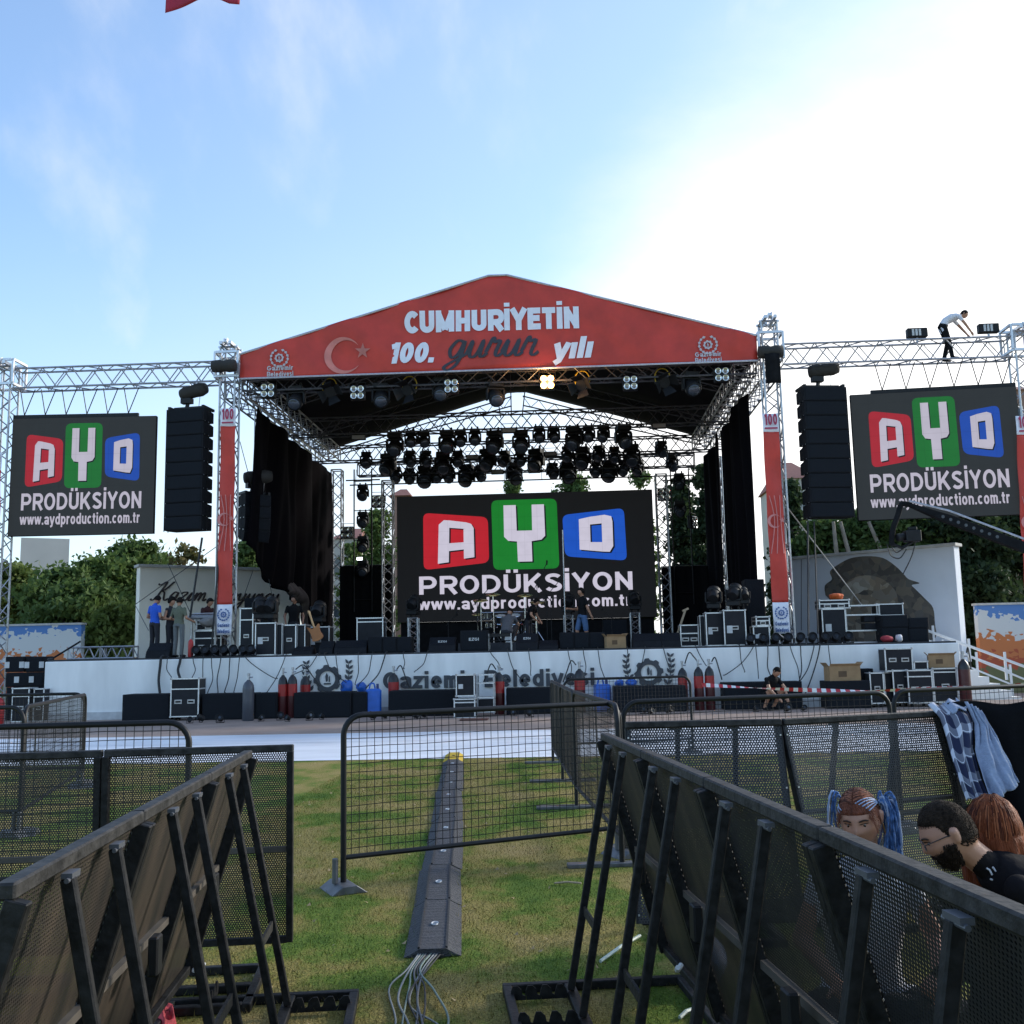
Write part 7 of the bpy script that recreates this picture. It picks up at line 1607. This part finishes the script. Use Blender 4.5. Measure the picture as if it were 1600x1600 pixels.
# ------------------------------------------------------------------ cable ramp
RMP = mat('ramp_rubber', (.055, .056, .062), .6, var=.3, scale=14, bump=.9, bscale=60, stretch=(1, 3, 1))
RYEL = mat('ramp_yellow', (.50, .33, .02), .6, var=.2)
c0 = (G(635, 1497) + G(717, 1497)) / 2; c1 = (G(697, 1180) + G(721, 1180)) / 2; n = 10; dv = (c1 - c0) / n; rzr = math.atan2(dv.y, dv.x) - math.pi / 2
for i in range(n):
    p = c0 + dv * i; ln = dv.length
    lab = 'grey rubber cable ramp piece nearest to the camera with cables coming out' if i == 0 else ('yellow topped rubber cable ramp piece at the far end of the ramp' if i == n - 1 else 'grey rubber cable ramp piece on the lawn, %s from the camera' % ORD[i])
    o = thing('cable_ramp', lab, 'cable ramp', (p.x, p.y, 0), rzr + R(rng.uniform(-.7, .7)), 'rubber cable ramp pieces in a line'); wv = .155
    prof_ = [(-wv, .004), (-wv + .03, .016), (-.07, .046), (.07, .046), (wv - .03, .016), (wv, .004)]
    nr = 34; m = MB(); vs = []
    for k in range(nr + 1):
        for j, (x, z) in enumerate(prof_): vs.append((x, ln * (.008 + .984 * k / nr), z + (.004 if (k % 2 and 0 < j < 5) else 0)))
    npf = len(prof_); m.add(vs, [(k * npf + j, k * npf + j + 1, (k + 1) * npf + j + 1, (k + 1) * npf + j) for k in range(nr) for j in range(npf - 1)] + [tuple(range(npf - 1, -1, -1)), tuple(nr * npf + j for j in range(npf))])
    m.build('ramp_body', RYEL if i == n - 1 else RMP, o)
    for sx in (-1, 1): MB().bar((sx * .075, .02, .049), (sx * .075, ln - .02, .049), .012, .01).build('lid_seam', RUBBER, o)
    if i < n - 1:
        mk = MB(); mk.tube([(.02 * math.cos(t_), ln * .45 + .032 * math.sin(t_), .0535) for t_ in np.linspace(.3, 5.6, 12)], .0045, 5); mk.tube([(-.012, ln * .45, .0535), (.022, ln * .45, .0535)], .004, 5); mk.build('white_mark', mat('ramp_mark', (.55, .56, .58), .6), o)
    else: MB().cyl((0, ln * .5, .046), (0, ln * .5, .056), .03, .025, 12).build('knob', BLACK, o)
    MB().bar((-.06, -.012, .012), (.06, -.012, .012), .02, .014).build('connector', RUBBER, o)
CW = [mat('cable_pale', (.22, .23, .22), .6), mat('cable_grey', (.10, .105, .11), .6), mat('cable_greenish', (.17, .22, .19), .6), CABLE]
e0 = c0 + V((0, .1, .02)); ends = [(608, 1545, 618, 1602), (618, 1560, 640, 1606), (632, 1540, 628, 1606), (652, 1550, 650, 1604), (660, 1545, 656, 1608), (672, 1550, 700, 1603), (640, 1570, 690, 1610), (648, 1560, 661, 1606), (630, 1555, 655, 1604)]
for i, (ax, ay, bx_, by_) in enumerate(ends):
    s = e0 + V((-.07 + .0155 * i, 0, .0)); g1 = G(ax + (i % 3) * 4, ay, .012 + .006 * (i % 3)); g2 = G(bx_, by_, .012); st_ = G(650 + i * 4 - 14, 1515, .015)
    o = thing('ground_cable', 'pale cable spilling from the cable ramp onto the lawn, number %s along from the left' % ORD[i], 'cable', (s.x, s.y, 0), group='cables spilling from the cable ramp'); b0 = V((s.x, s.y, 0))
    MB().tube([q - b0 for q in catmull([s, st_, g1, g2, g2 + V((.1 * math.sin(i), -.5, 0)), g2 + V((.2 * math.sin(i), -1.0, 0))], 8)], .0048 + .001 * (i % 2), 6).build('cable', CW[(0, 0, 2, 1, 3, 2, 0, 1, 3)[i]], o, smooth=True)
# ------------------------------------------------------------------ draped things at the right
o = thing('black_cloth', 'black cloth draped over the barrier at the right photo edge', 'cloth', (b3.x, b3.y, 0)); dv = b4 - b3
def drape(u, v):
    s = .02 + 1.0 * u; fold = .05 * math.sin(u * 22 + v * 2) + .035 * math.sin(u * 9 + 1)
    if v < .25: t_ = v / .25; return (dv.x * s, dv.y * s + .12 - .16 * t_, 1.0 + .235 * t_ + .012 * math.sin(u * 14))
    t_ = (v - .25) / .75; return (dv.x * s + .05 * t_, dv.y * s - .05 - (.27 + fold * 1.6) * t_ ** .8, 1.24 - 1.0 * t_ + .012 * math.sin(u * 14))
MB().grid(drape, 60, 28).build('cloth', mat('cloth_black', (.006, .006, .007), .9, spec=.08, bump=.4), o, smooth=True, solid=.006)
# plaid jacket with a pale blue lining
def plaid():
    m_ = bpy.data.materials.new('plaid'); m_.use_nodes = True; t = m_.node_tree; n_ = t.nodes; l = t.links; b = n_['Principled BSDF']; b.inputs['Roughness'].default_value = .9
    c = n_.new('ShaderNodeTexCoord'); s = n_.new('ShaderNodeSeparateXYZ'); l.new(c.outputs['UV'], s.inputs[0])
    def band(src, f, w_, off=0.):
        a = n_.new('ShaderNodeMath'); a.operation = 'MULTIPLY_ADD'; l.new(src, a.inputs[0]); a.inputs[1].default_value = f; a.inputs[2].default_value = off
        fr = n_.new('ShaderNodeMath'); fr.operation = 'FRACT'; l.new(a.outputs[0], fr.inputs[0]); q = n_.new('ShaderNodeMath'); q.operation = 'LESS_THAN'; l.new(fr.outputs[0], q.inputs[0]); q.inputs[1].default_value = w_; return q.outputs[0]
    def add(a, b_):
        q = n_.new('ShaderNodeMath'); q.operation = 'ADD'; l.new(a, q.inputs[0]); l.new(b_, q.inputs[1]); return q.outputs[0]
    tot = add(add(band(s.outputs['X'], 3, .36), band(s.outputs['Y'], 4, .36)), add(band(s.outputs['X'], 3, .08, .68), band(s.outputs['Y'], 4, .08, .68)))
    dv_ = n_.new('ShaderNodeMath'); dv_.operation = 'DIVIDE'; l.new(tot, dv_.inputs[0]); dv_.inputs[1].default_value = 3
    r = n_.new('ShaderNodeValToRGB'); e = r.color_ramp.elements; e[0].color = (.010, .014, .045, 1); e[1].color = (.58, .59, .64, 1); e[0].position = .22; e[1].position = .72
    l.new(dv_.outputs[0], r.inputs[0]); l.new(r.outputs[0], b.inputs['Base Color']); return m_
jb = v2(G(1500, 1107, 1.2)) + V((0, -.10, 0)); o = thing('jacket', 'navy and white plaid jacket with pale blue lining hanging over the barrier', 'jacket', (jb.x, jb.y, 0))
def J(px, py): return P(px, py, jb.y - .14 - .55 * max(0, (py - 1103) / 150) ** .8) - V((jb.x, jb.y, 0))
left_ = [J(1462, 1103), J(1474, 1140), J(1486, 1185), J(1500, 1225), J(1512, 1252)]; mid_ = [J(1505, 1096), J(1522, 1130), J(1520, 1170), J(1530, 1215), J(1545, 1250)]
rgt = [J(1530, 1112), J(1548, 1140), J(1566, 1170), J(1580, 1198), J(1591, 1221)]
def lerpc(L_, v): x = v * (len(L_) - 1); i = min(len(L_) - 2, int(x)); return L_[i].lerp(L_[i + 1], x - i)
def jac(u, v): a = lerpc(left_, v).lerp(lerpc(mid_, v), u); return a + V((0, -.05 * math.sin(u * math.pi) - .018 * math.sin(u * 17 + v * 4) + (.14 * (1 - v * 8) if v < .125 else 0), .012 * math.sin(u * 13)))
jo = MB().grid(jac, 34, 30).build('plaid_side', plaid(), o, smooth=True); me = jo.data
uv = me.uv_layers.new(name='UVMap')
for l_ in me.loops: i_ = l_.vertex_index; uv.data[l_.index].uv = ((i_ // 31) / 34 * .9 + .03 * math.sin((i_ % 31) * .25), (i_ % 31) / 30 * 1.1 + .02 * math.sin((i_ // 31) * .5))
for md in [jo.modifiers.new('s', 'SOLIDIFY')]: md.thickness = .0025
def jac2(u, v): a = lerpc(mid_, v).lerp(lerpc(rgt, v), u); return a + V((0, -.02 - .05 * math.sin(u * math.pi) - .020 * math.sin(u * 17 + v * 2.5 + math.sin(u * 5)) * (.3 + v) - .012 * math.sin(u * 31 - v * 6) - .008 * math.sin(v * 19 + u * 8), .004 * math.sin(u * 30)))
MB().grid(jac2, 40, 24).build('lining', mat('jacket_lining', (.27, .31, .40), .95, var=.1, scale=30, bump=.5, bscale=45), o, smooth=True, solid=.0025)
cu_ = MB(); cu_.grid(lambda u, v: V(jac(.35 + u * .65, .0 + v * .10)) + V((.01, -.015, .010)), 20, 6); co = cu_.build('collar', mat('jacket_lining', (.22, .31, .50)), o, smooth=True, solid=.005)
# ------------------------------------------------------------------ litter on the lawn
def sheetbag(lab, pts, m, nm='plastic_sheet', cat='plastic'):
    g = [G(*q) for q in pts]; c = sum(g, V((0, 0, 0))) / len(g); o = thing(nm, lab, cat, c)
    def f(u, v):
        k = u * len(g); i = int(k) % len(g); e = g[i].lerp(g[(i + 1) % len(g)], k - int(k)) - c; q = e * (1 - v)
        return (q.x, q.y, max(.004, .01 + (.05 + .09 * noise.noise(V((u * 5, v * 3, 2)))) * math.sin(min(1, v * 1.2) * 2.6)))
    MB().grid(f, 40, 10).build('folds', m, o, smooth=True); return o
BAGB = mat('bag_pale_blue', (.28, .40, .70), .45, var=.15, bump=.3, bscale=20)
o = thing('plastic_bag', 'pale blue plastic bag hanging under the right barrier row', 'bag', (0, 0, 0)); q0 = G(1075, 1545, .02); o.location = (q0.x + .12, q0.y + .1, 0)
def bagf(u, v): a = u * 6.283; n_ = 1 + .25 * noise.noise(V((math.cos(a) * 1.3, math.sin(a) * 1.3, v * 3))); r_ = .10 * math.sin(min(1, v * 1.08 + .04) * math.pi) ** .6 * n_; return (r_ * math.cos(a) * .8, r_ * math.sin(a) * 1.3, .012 + .26 * v)
MB().grid(bagf, 30, 14).build('folds', BAGB, o, smooth=True)
for i, (pa, pb, r_, m_, lab) in enumerate((((938, 1502), (1000, 1462), .009, mat('plastic_strip', (.45, .52, .45), .5), 'pale green plastic strip lying by the right barrier row'), ((866, 1380), (908, 1380), .007, mat('pale_wood', (.4, .3, .2), .8), 'small pale stick lying on the lawn beyond the right base frame'), ((1062, 1590), (1082, 1577), .009, mat('plastic_strip', (.45, .52, .45)), 'short pale strip lying under the right barrier row'))):
    a = G(*pa, .012); b_ = G(*pb, .02); o = thing('litter_strip', lab, 'litter', a); d_ = b_ - a; MB().tube([V((0, 0, 0)), d_ * .5 + V((0, 0, .008)), d_], r_, 6).build('strip', m_, o)
sheetbag('red and white cloth lying under the left barrier row', [(236, 1604), (250, 1588), (272, 1590), (276, 1604), (256, 1612)], mat('red_cloth', (.42, .05, .06), .85, var=.6, scale=30), 'rag', 'cloth')
# ================================================================== camera crane
YJ = 24.0
tip = P(1417, 788, YJ); tail = P(1660, 878, YJ - .5); o = thing('camera_crane', 'long black camera crane reaching in from the right in front of the screen', 'camera crane', (tail.x, tail.y, 0))
bs = V((tail.x, tail.y, 0)); A = tip - bs; B = tail - bs; up = V((0, 0, 1))
m = MB(); d_ = (A - B); ax = d_.normalized(); nz_ = ax.cross(V((0, 1, 0))).normalized(); nz_ = nz_ if nz_.z > 0 else -nz_
def boompt(t_, s): return B + d_ * t_ + nz_ * s
hgt0, hgt1 = .12, .075
vs = []
for y in (-.09, .09):
    for t_, s in ((0, -hgt0), (0, hgt0), (.72, hgt0 * .9), (1, hgt1 * .5), (1, -.02), (.78, -hgt0 * .7)): vs.append(boompt(t_, s) + V((0, y, 0)))
m.add(vs, [(5, 4, 3, 2, 1, 0), (6, 7, 8, 9, 10, 11)] + [(i, (i + 1) % 6, (i + 1) % 6 + 6, i + 6) for i in range(6)]); bo = m.build('boom', BLACKM, o, bevel=.01)
m = MB(); m.tube([boompt(0, hgt0 + .05) + V((0, -.06, 0)), boompt(.75, hgt0 * .9 + .08) + V((0, -.06, 0)), boompt(1, hgt1) + V((0, -.06, 0))], .025, 6); m.build('tension_tube', STEEL, o)
for k in range(8): MB().lathe([(.04, -.004), (.035, 0)], 10, Matrix.Translation(boompt(.42 + .05 * k, .0) + V((0, -.096, 0))) @ Matrix.Rotation(R(90), 4, 'X')).build('boom_hole', mat('hole_light', (.06, .065, .07), .5), o)
m = MB(); m.tube(catmull([A + V((.05, 0, -.02)), A + V((-.14, 0, .02)), A + V((-.22, 0, -.12)), P(1396, 820, YJ) - bs, P(1394, 850, YJ) - bs], 5), [.08] * 4 + [.09] * 17, 8) if False else m.tube(catmull([A + V((.1, 0, -.02)), A + V((-.12, 0, .0)), P(1403, 805, YJ) - bs, P(1395, 828, YJ) - bs, P(1393, 852, YJ) - bs], 5), .065, 8); m.build('remote_head', BLACKM, o)
q = P(1425, 838, YJ) - bs; c_ = MB(); c_.box(q, (.34, .3, .26)); c_.cyl(q + V((-.17, 0, 0)), q + V((-.36, -.05, -.03)), .08, .09, 12); c_.box(q + V((.02, 0, .18)), (.2, .08, .08)); c_.build('video_camera', HEADM, o, bevel=.015)
MB().tube([P(1394, 850, YJ) - bs, P(1410, 856, YJ) - bs, q + V((0, 0, -.13))], .04, 6).build('head_arm', BLACK, o)
for k, pts in enumerate((((1386, 850), (1392, 868), (1406, 872), (1416, 858)), ((1392, 852), (1400, 863), (1410, 858)), ((1430, 848), (1424, 870), (1411, 897)))): MB().tube(catmull([P(*p, YJ) - bs for p in pts], 5), .014, 5).build('loose_cable', CABLE, o)
m = MB(); m.tube([(0, 0, .9), (0, 0, B.z)], .1, 8)
for k in range(3): t_ = R(120 * k + 10); m.tube([(0, 0, 1.3), (1.0 * math.cos(t_), 1.0 * math.sin(t_), .03)], .05, 6)
m.build('tripod', BLACK, o); m = MB(); m.tube([B, B - d_.normalized() * 1.6], .14, 6); m.box(B - d_.normalized() * 1.6, (.5, .4, .5)); m.build('counterweight', BLACK, o)
# hanging drop cables and guy wires
def wire(lab, pa, Ya, pb, Yb, r_, m_=CABLE, sg=0., nm='guy_wire', cat='cable'):
    a = P(*pa, Ya); b_ = P(*pb, Yb); o_ = thing(nm, lab, cat, a); MB().tube([q - a for q in sag(a, b_, sg)], r_, 5).build('strand', m_, o_); return o_
wire('thick black cable dropping from the left line array to the deck', (316, 840), YT - .1, (297, 965), YS + 1.2, .035)
wire('black cable loop hanging from the left front tower to the cases', (345, 830), YT - .3, (331, 1010), YS + .8, .03)
wire('black cable dropping from the right line array to the deck', (1262, 815), YT - .1, (1263, 994), YS + .6, .03); wire('second black cable dropping beside the right line array', (1272, 815), YT - .1, (1278, 990), YS + .8, .022)
wire('pale guy strap slanting down in front of the painted portrait', (1214, 772), YT, (1347, 946), YS + 3, .018, mat('strap_pale', (.35, .34, .32), .8)); wire('thin guy wire slanting from the left wing wall to the left tower', (212, 944), 33, (344, 850), YT, .012)
wire('thin guy wire slanting over the script lettering', (262, 880), 33, (312, 990), YS + 2, .012); wire('thin guy wire from the left wall edge down to the deck', (211, 945), 33, (232, 985), 31, .01)
wire('thin dark rope from the left side curtain to the tower', (375, 690), YT + .3, (396, 770), YT + 1, .012); wire('thin rope hanging before the left wing wall near the curtain', (395, 892), 33.5, (380, 935), 33, .010); wire('thin rope hanging from the curtain corner', (420, 905), 33, (426, 935), 33, .010)
wire('dark cable on the white wing wall left of the portrait', (1252, 874), 36.4, (1252, 985), 36.4, .012)
# ================================================================== red flag hanging overhead
a = P(258, 20, 11); b_ = P(373, 4, 11); o = thing('hanging_flag', 'bottom corner of a red flag hanging overhead at the top of the photo', 'flag', (a.x, 11, a.z)); dx = b_.x - a.x; dz = b_.z - a.z
def fl(u, v): sg = .11 * math.sin(math.pi * min(1, u * 1.15)) * (1 - v); return (dx * u - .05 * v * (1 - u), .05 * math.sin(u * 7 + v * 4), dz * u * (1 - v) + sg + 1.3 * v)
MB().grid(fl, 24, 20).build('flag_cloth', mat('flag_red', (.42, .02, .05), .7, var=.1), o, smooth=True, solid=.004)
MB().tube(sag(V((-14, .02, 2.2)), V((14, .02, 2.2)), .24, 24), .012, 5).build('rope', CABLE, o)
# ================================================================== buildings behind
def block(label, px0, py0, px1, Y, mats, floors=0, cols=0, depth=8, roof=None, rz=0., name='apartment_building'):
    a = P(px0, py0, Y); b_ = P(px1, py0, Y); w_ = b_.x - a.x; h_ = a.z; o = thing(name, label, 'building', (a.x, Y, 0), rz)
    MB().b2((0, 0, 0), (w_, depth, h_)).build('wall', mats, o)
    for i in range(floors):
        for k in range(cols):
            x = w_ * (k + .5) / cols; z = h_ - 2.0 - i * 3.0
            wo = MB().b2((x - .6, -.03, z - .7), (x + .6, .05, z + .7)).build('window', mat('window_frame', (.55, .53, .5), .6), o); MB().b2((x - .5, -.045, z - .6), (x + .5, -.031, z + .6)).build('pane', mat('window_glass', (.05, .06, .07), .1), wo)
    if roof:
        r_ = MB(); ov = .2; vs = [(-ov, -ov, h_), (w_ + ov, -ov, h_), (w_ + ov, depth + ov, h_), (-ov, depth + ov, h_), (w_ * .3, depth / 2, h_ + roof), (w_ * .7, depth / 2, h_ + roof)]; r_.add(vs, [(0, 1, 5, 4), (1, 2, 5), (2, 3, 4, 5), (3, 0, 4), (3, 2, 1, 0)]); r_.build('roof', mat('roof_tiles', (.26, .10, .07), .8, var=.2, scale=8), o)
    return o
PALE = mat('building_pale', (.52, .47, .45), .8, var=.06, scale=.3); BRN = mat('building_brown', (.30, .17, .12), .8, var=.1, scale=.5); CRM = mat('building_cream', (.46, .42, .36), .8, var=.08, scale=.5)
block('pale tower block far behind below the left screen', 33, 840, 101, 130, PALE, 0, 0, 9, rz=R(28))
block('cream house with red roof behind the right line array', 1224, 748, 1275, 75, CRM, 3, 2, 9, 2.0, name='house'); block('brown house with a small red roof behind the middle screen', 613, 775, 638, 70, BRN, 0, 0, 3, .7, name='house'); block('cream house with tiled roof behind the left back tower', 520, 842, 562, 72, CRM, 2, 2, 8, 1.2, name='house')
block('brown building behind the far right tower', 1568, 610, 1660, 80, BRN, 5, 3, 10, 1.5)
# ================================================================== trees
def leafmat(nm, c1, c2):
    m_ = bpy.data.materials.new(nm); m_.use_nodes = True; t = m_.node_tree; n_ = t.nodes; l = t.links; b = n_['Principled BSDF']; b.inputs['Roughness'].default_value = .65; b.inputs['Specular IOR Level'].default_value = .25
    c = n_.new('ShaderNodeTexCoord'); q = n_.new('ShaderNodeTexNoise'); q.inputs['Scale'].default_value = .9; q.inputs['Detail'].default_value = 6; l.new(c.outputs['Object'], q.inputs[0])
    r = n_.new('ShaderNodeValToRGB'); e = r.color_ramp.elements; e[0].position = .35; e[1].position = .65; e[0].color = c1 + (1,); e[1].color = c2 + (1,); l.new(q.outputs['Fac'], r.inputs[0]); l.new(r.outputs[0], b.inputs['Base Color'])
    tr = n_.new('ShaderNodeBsdfTranslucent'); l.new(r.outputs[0], tr.inputs[0]); mx_ = n_.new('ShaderNodeMixShader'); mx_.inputs[0].default_value = .4; l.new(b.outputs[0], mx_.inputs[1]); l.new(tr.outputs[0], mx_.inputs[2]); l.new(mx_.outputs[0], n_['Material Output'].inputs[0]); return m_
LF = {'dark': leafmat('leaf_dark', (.060, .105, .028), (.115, .170, .046)), 'mid': leafmat('leaf_mid', (.075, .125, .030), (.140, .200, .052)), 'light': leafmat('leaf_light', (.09, .13, .03), (.16, .20, .05)), 'deep': leafmat('leaf_deep', (.022, .040, .016), (.048, .074, .027)), 'dry': leafmat('leaf_dry', (.10, .11, .035), (.20, .14, .05))}
BARK = mat('bark', (.13, .105, .08), .9, var=.3, scale=5, bump=.5)
def tree(label, px, pyt, Y, wpx, kind, n=5200, zlow=.25, sparse=0., conic=False, leaf=.15, base=0., name='tree', group=None, cat='tree', trunk=True):
    top = P(px, pyt, Y); H_ = top.z - base; W_ = wpx * Y / F / 2; o = thing(name, label, cat, (top.x, Y, base), rng.uniform(0, 6), group)
    rs = np.random.RandomState(rng.randint(0, 99999)); nc = int((70 if not conic else 80) * (1 + W_ / 3)); cl = []
    for i in range(nc):
        f = rs.rand() ** .85; z = H_ * (zlow + (1 - zlow) * f); a = rs.rand() * 6.283
        prof_ = (1 - f) ** .75 + .06 if conic else math.sqrt(max(.03, 1 - (2 * f - .85) ** 2 / 1.4))
        prof_ *= .82 + .32 * noise.noise(V((math.cos(a) * 1.7 + px, math.sin(a) * 1.7, f * 3.1)))
        r_ = W_ * prof_ * rs.rand() ** .38; s = min(1.1, .17 * W_ + .12) * (.6 + .8 * rs.rand()); cl.append((r_ * math.cos(a), r_ * math.sin(a), min(z, H_ - s * .35), s))
    cl = np.array(cl); per = max(30, int(n * 2.3) // nc); pts = []
    for x, y, z, s in cl:
        u = rs.normal(size=(per, 3)); rr = s * .62; q = u * rr; q[:, 2] *= .62; pts.append(q + (x, y, z - .1 * s))
    pts = np.concatenate(pts)
    if sparse: pts = pts[rs.rand(len(pts)) > sparse]
    k = len(pts); a = rs.normal(size=(k, 3)); a /= np.linalg.norm(a, axis=1)[:, None]; b = np.cross(a, rs.normal(size=(k, 3))); b /= np.linalg.norm(b, axis=1)[:, None]; ls = leaf * (.6 + .8 * rs.rand(k, 1))
    vs = np.stack([pts - a * ls, pts + b * ls * .5, pts + a * ls, pts - b * ls * .5], 1).reshape(-1, 3)
    me = bpy.data.meshes.new('crown'); me.vertices.add(4 * k); me.vertices.foreach_set('co', vs.ravel()); me.loops.add(4 * k); me.loops.foreach_set('vertex_index', np.arange(4 * k)); me.polygons.add(k); me.polygons.foreach_set('loop_start', np.arange(0, 4 * k, 4)); me.polygons.foreach_set('loop_total', np.full(k, 4)); me.update(calc_edges=True); me.materials.append(LF[kind])
    c = bpy.data.objects.new('crown', me); COL.objects.link(c); c.parent = o
    if trunk:
        m = MB(); tr_ = max(.06, H_ * .016); m.tube([(0, 0, 0), (.05 * H_ * .3, .0, H_ * .4), (0, .02 * H_, H_ * .86)], [tr_ * 1.3, tr_, tr_ * .25], 8)
        for x, y, z, s in cl[:: max(1, nc // 16)]: m.tube([(0, 0, max(.2, z - .35 * math.hypot(x, y) - .5 * s)), (x * .5, y * .5, z - .25 * s), (x, y, z)], [tr_ * .4, tr_ * .25, tr_ * .08], 5)
        m.build('trunk', BARK, o)
    return o
TG = 'trees behind the stage'
for a_ in (('light green tree at the left photo edge', 20, 884, 50, 130, 'light', 5200, .0), ('dark dense tree left of the tall central one at far left', 95, 893, 46, 150, 'dark', 7500, .0), ('tall dark tree in the middle of the left group', 160, 868, 48, 150, 'mid', 8500, .0), ('tallest dark tree beside the left wing wall', 213, 852, 50, 140, 'dark', 8500, .0), ('dark dense tree low in the left group', 125, 915, 43, 170, 'dark', 8000, .0),
           ('sparse yellowing tree above the left wing wall', 292, 852, 52, 70, 'dry', 1500, .3, .35), ('green tree behind the left wing wall above the lettering', 250, 868, 55, 90, 'mid', 3500, .1),
           ('dark green tree between the left tower and the curtain', 392, 848, 50, 70, 'dark', 3500, .2), ('green conifer between the slim tower and the left back tower', 590, 800, 55, 90, 'mid', 5200, .05, 0., True), ('tree seen between the left back tower and the ladder frame', 555, 850, 58, 60, 'mid', 2500, .1),
           ('tree top showing above the middle screen', 800, 752, 58, 60, 'dark', 2200, .4, .2, True), ('wide tree top above the right half of the middle screen', 895, 745, 60, 90, 'dark', 3000, .4, .3), ('pine top above the right end of the middle screen', 1000, 738, 56, 60, 'dark', 3000, .2, .2, True),
           ('tall dark conifer behind the right ladder frame', 1062, 748, 52, 80, 'deep', 6000, .05, 0., True), ('dark conifer behind the right back tower', 1100, 730, 50, 70, 'deep', 5500, .05, 0, True), ('dark conifer left of the right line array', 1236, 752, 50, 60, 'deep', 4500, .05, 0., True),
           ('green tree under the right line array', 1285, 815, 47, 110, 'dark', 6500, .0), ('tree with pale trunks behind the painted wall', 1345, 800, 46, 150, 'dark', 7500, .0), ('dark tree behind the camera crane', 1420, 790, 45, 170, 'dark', 8500, .0), ('deep green tree right of the painted wall', 1500, 790, 44, 170, 'deep', 9000, .0), ('deep green tree at the right photo edge', 1575, 775, 46, 170, 'deep', 9000, .0), ('low dark tree filling the gap beside the steps', 1530, 890, 42, 130, 'deep', 6000, .0), ('dark tree behind the far left of the portrait wall', 1245, 850, 48, 110, 'deep', 6000, .0)):
    tree(*a_, group=TG)
tree('light green leafy bush beside the left wing wall', 180, 945, 37.5, 85, 'light', 3600, .0, leaf=.13, name='bush', cat='bush'); tree('small green bush at the foot of the left tree group', 135, 985, 38.5, 60, 'mid', 2200, .0, leaf=.13, name='bush', cat='bush')
for i, (px, lean) in enumerate(((1302, -.6), (1313, -.3), (1357, .3))):
    a = P(px, 815, 44); b_ = P(px + 6 + 10 * i, 875, 44); o = thing('bare_tree', 'pale bare tree trunk above the painted wall, %s of three' % ordl(i, 3), 'tree', (b_.x, 44, 0), group='bare trunks above the painted wall'); MB().tube([(0, 0, 0), (0, 0, b_.z), (a.x - b_.x, 0, a.z)], [.12, .1, .07], 7).build('trunk', mat('bark_pale', (.26, .23, .18), .9, var=.2, bump=.3), o)
hedge = LF['deep']
# ================================================================== grass blades and dry leaves on the near lawn
def scatter(name, n, box, hmin, hmax, wid, m_, lean=.6, seed=1, flat=False, thin=None):
    rs = np.random.RandomState(seed); x0, x1, y0, y1 = box; t_ = rs.rand(n); y = y0 + (y1 - y0) * t_ ** 1.6; x = x0 + (x1 - x0) * rs.rand(n)
    a = rs.rand(n) * 6.283; h = hmin + (hmax - hmin) * rs.rand(n); w_ = wid * (.7 + .6 * rs.rand(n)) * (1 + (y - y0) * .08); dx = np.cos(a); dy = np.sin(a); z0 = np.zeros(n)
    p = np.stack([x, y, z0 + (.008 if flat else -.002)], 1); s = np.stack([dx * w_, dy * w_, z0], 1); l_ = lean * rs.rand(n); b = rs.rand(n) * 6.283
    if flat: tip_ = p + np.stack([np.cos(a + 1.3) * h, np.sin(a + 1.3) * h, .006 + .012 * rs.rand(n)], 1)
    else: tip_ = p + np.stack([np.cos(b) * h * l_, np.sin(b) * h * l_, h], 1)
    vs = np.stack([p - s, p + s, tip_], 1).reshape(-1, 3)
    me = bpy.data.meshes.new(name); me.vertices.add(3 * n); me.vertices.foreach_set('co', vs.ravel()); me.loops.add(3 * n); me.loops.foreach_set('vertex_index', np.arange(3 * n)); me.polygons.add(n); me.polygons.foreach_set('loop_start', np.arange(0, 3 * n, 3)); me.polygons.foreach_set('loop_total', np.full(n, 3)); me.update(calc_edges=True); me.materials.append(m_)
    o_ = bpy.data.objects.new(name, me); COL.objects.link(o_); o_['kind'] = 'stuff'; return o_
def blade_mat():
    m_ = LAWN.copy(); m_.name = 'grass_blade'; return m_
scatter('grass', 230000, (-3.2, 2.6, 3.0, 16.4), .007, .024, .0016, blade_mat(), .9, 3)
scatter('grass_tufts', 16000, (-3.2, 2.6, 3.0, 14.0), .024, .05, .0016, blade_mat(), 1.2, 9)
scatter('dry_leaves', 900, (-4, 4, 3.5, 16), .012, .03, .009, mat('dry_leaf', (.34, .25, .13), .8, var=.3), 0, 5, True)
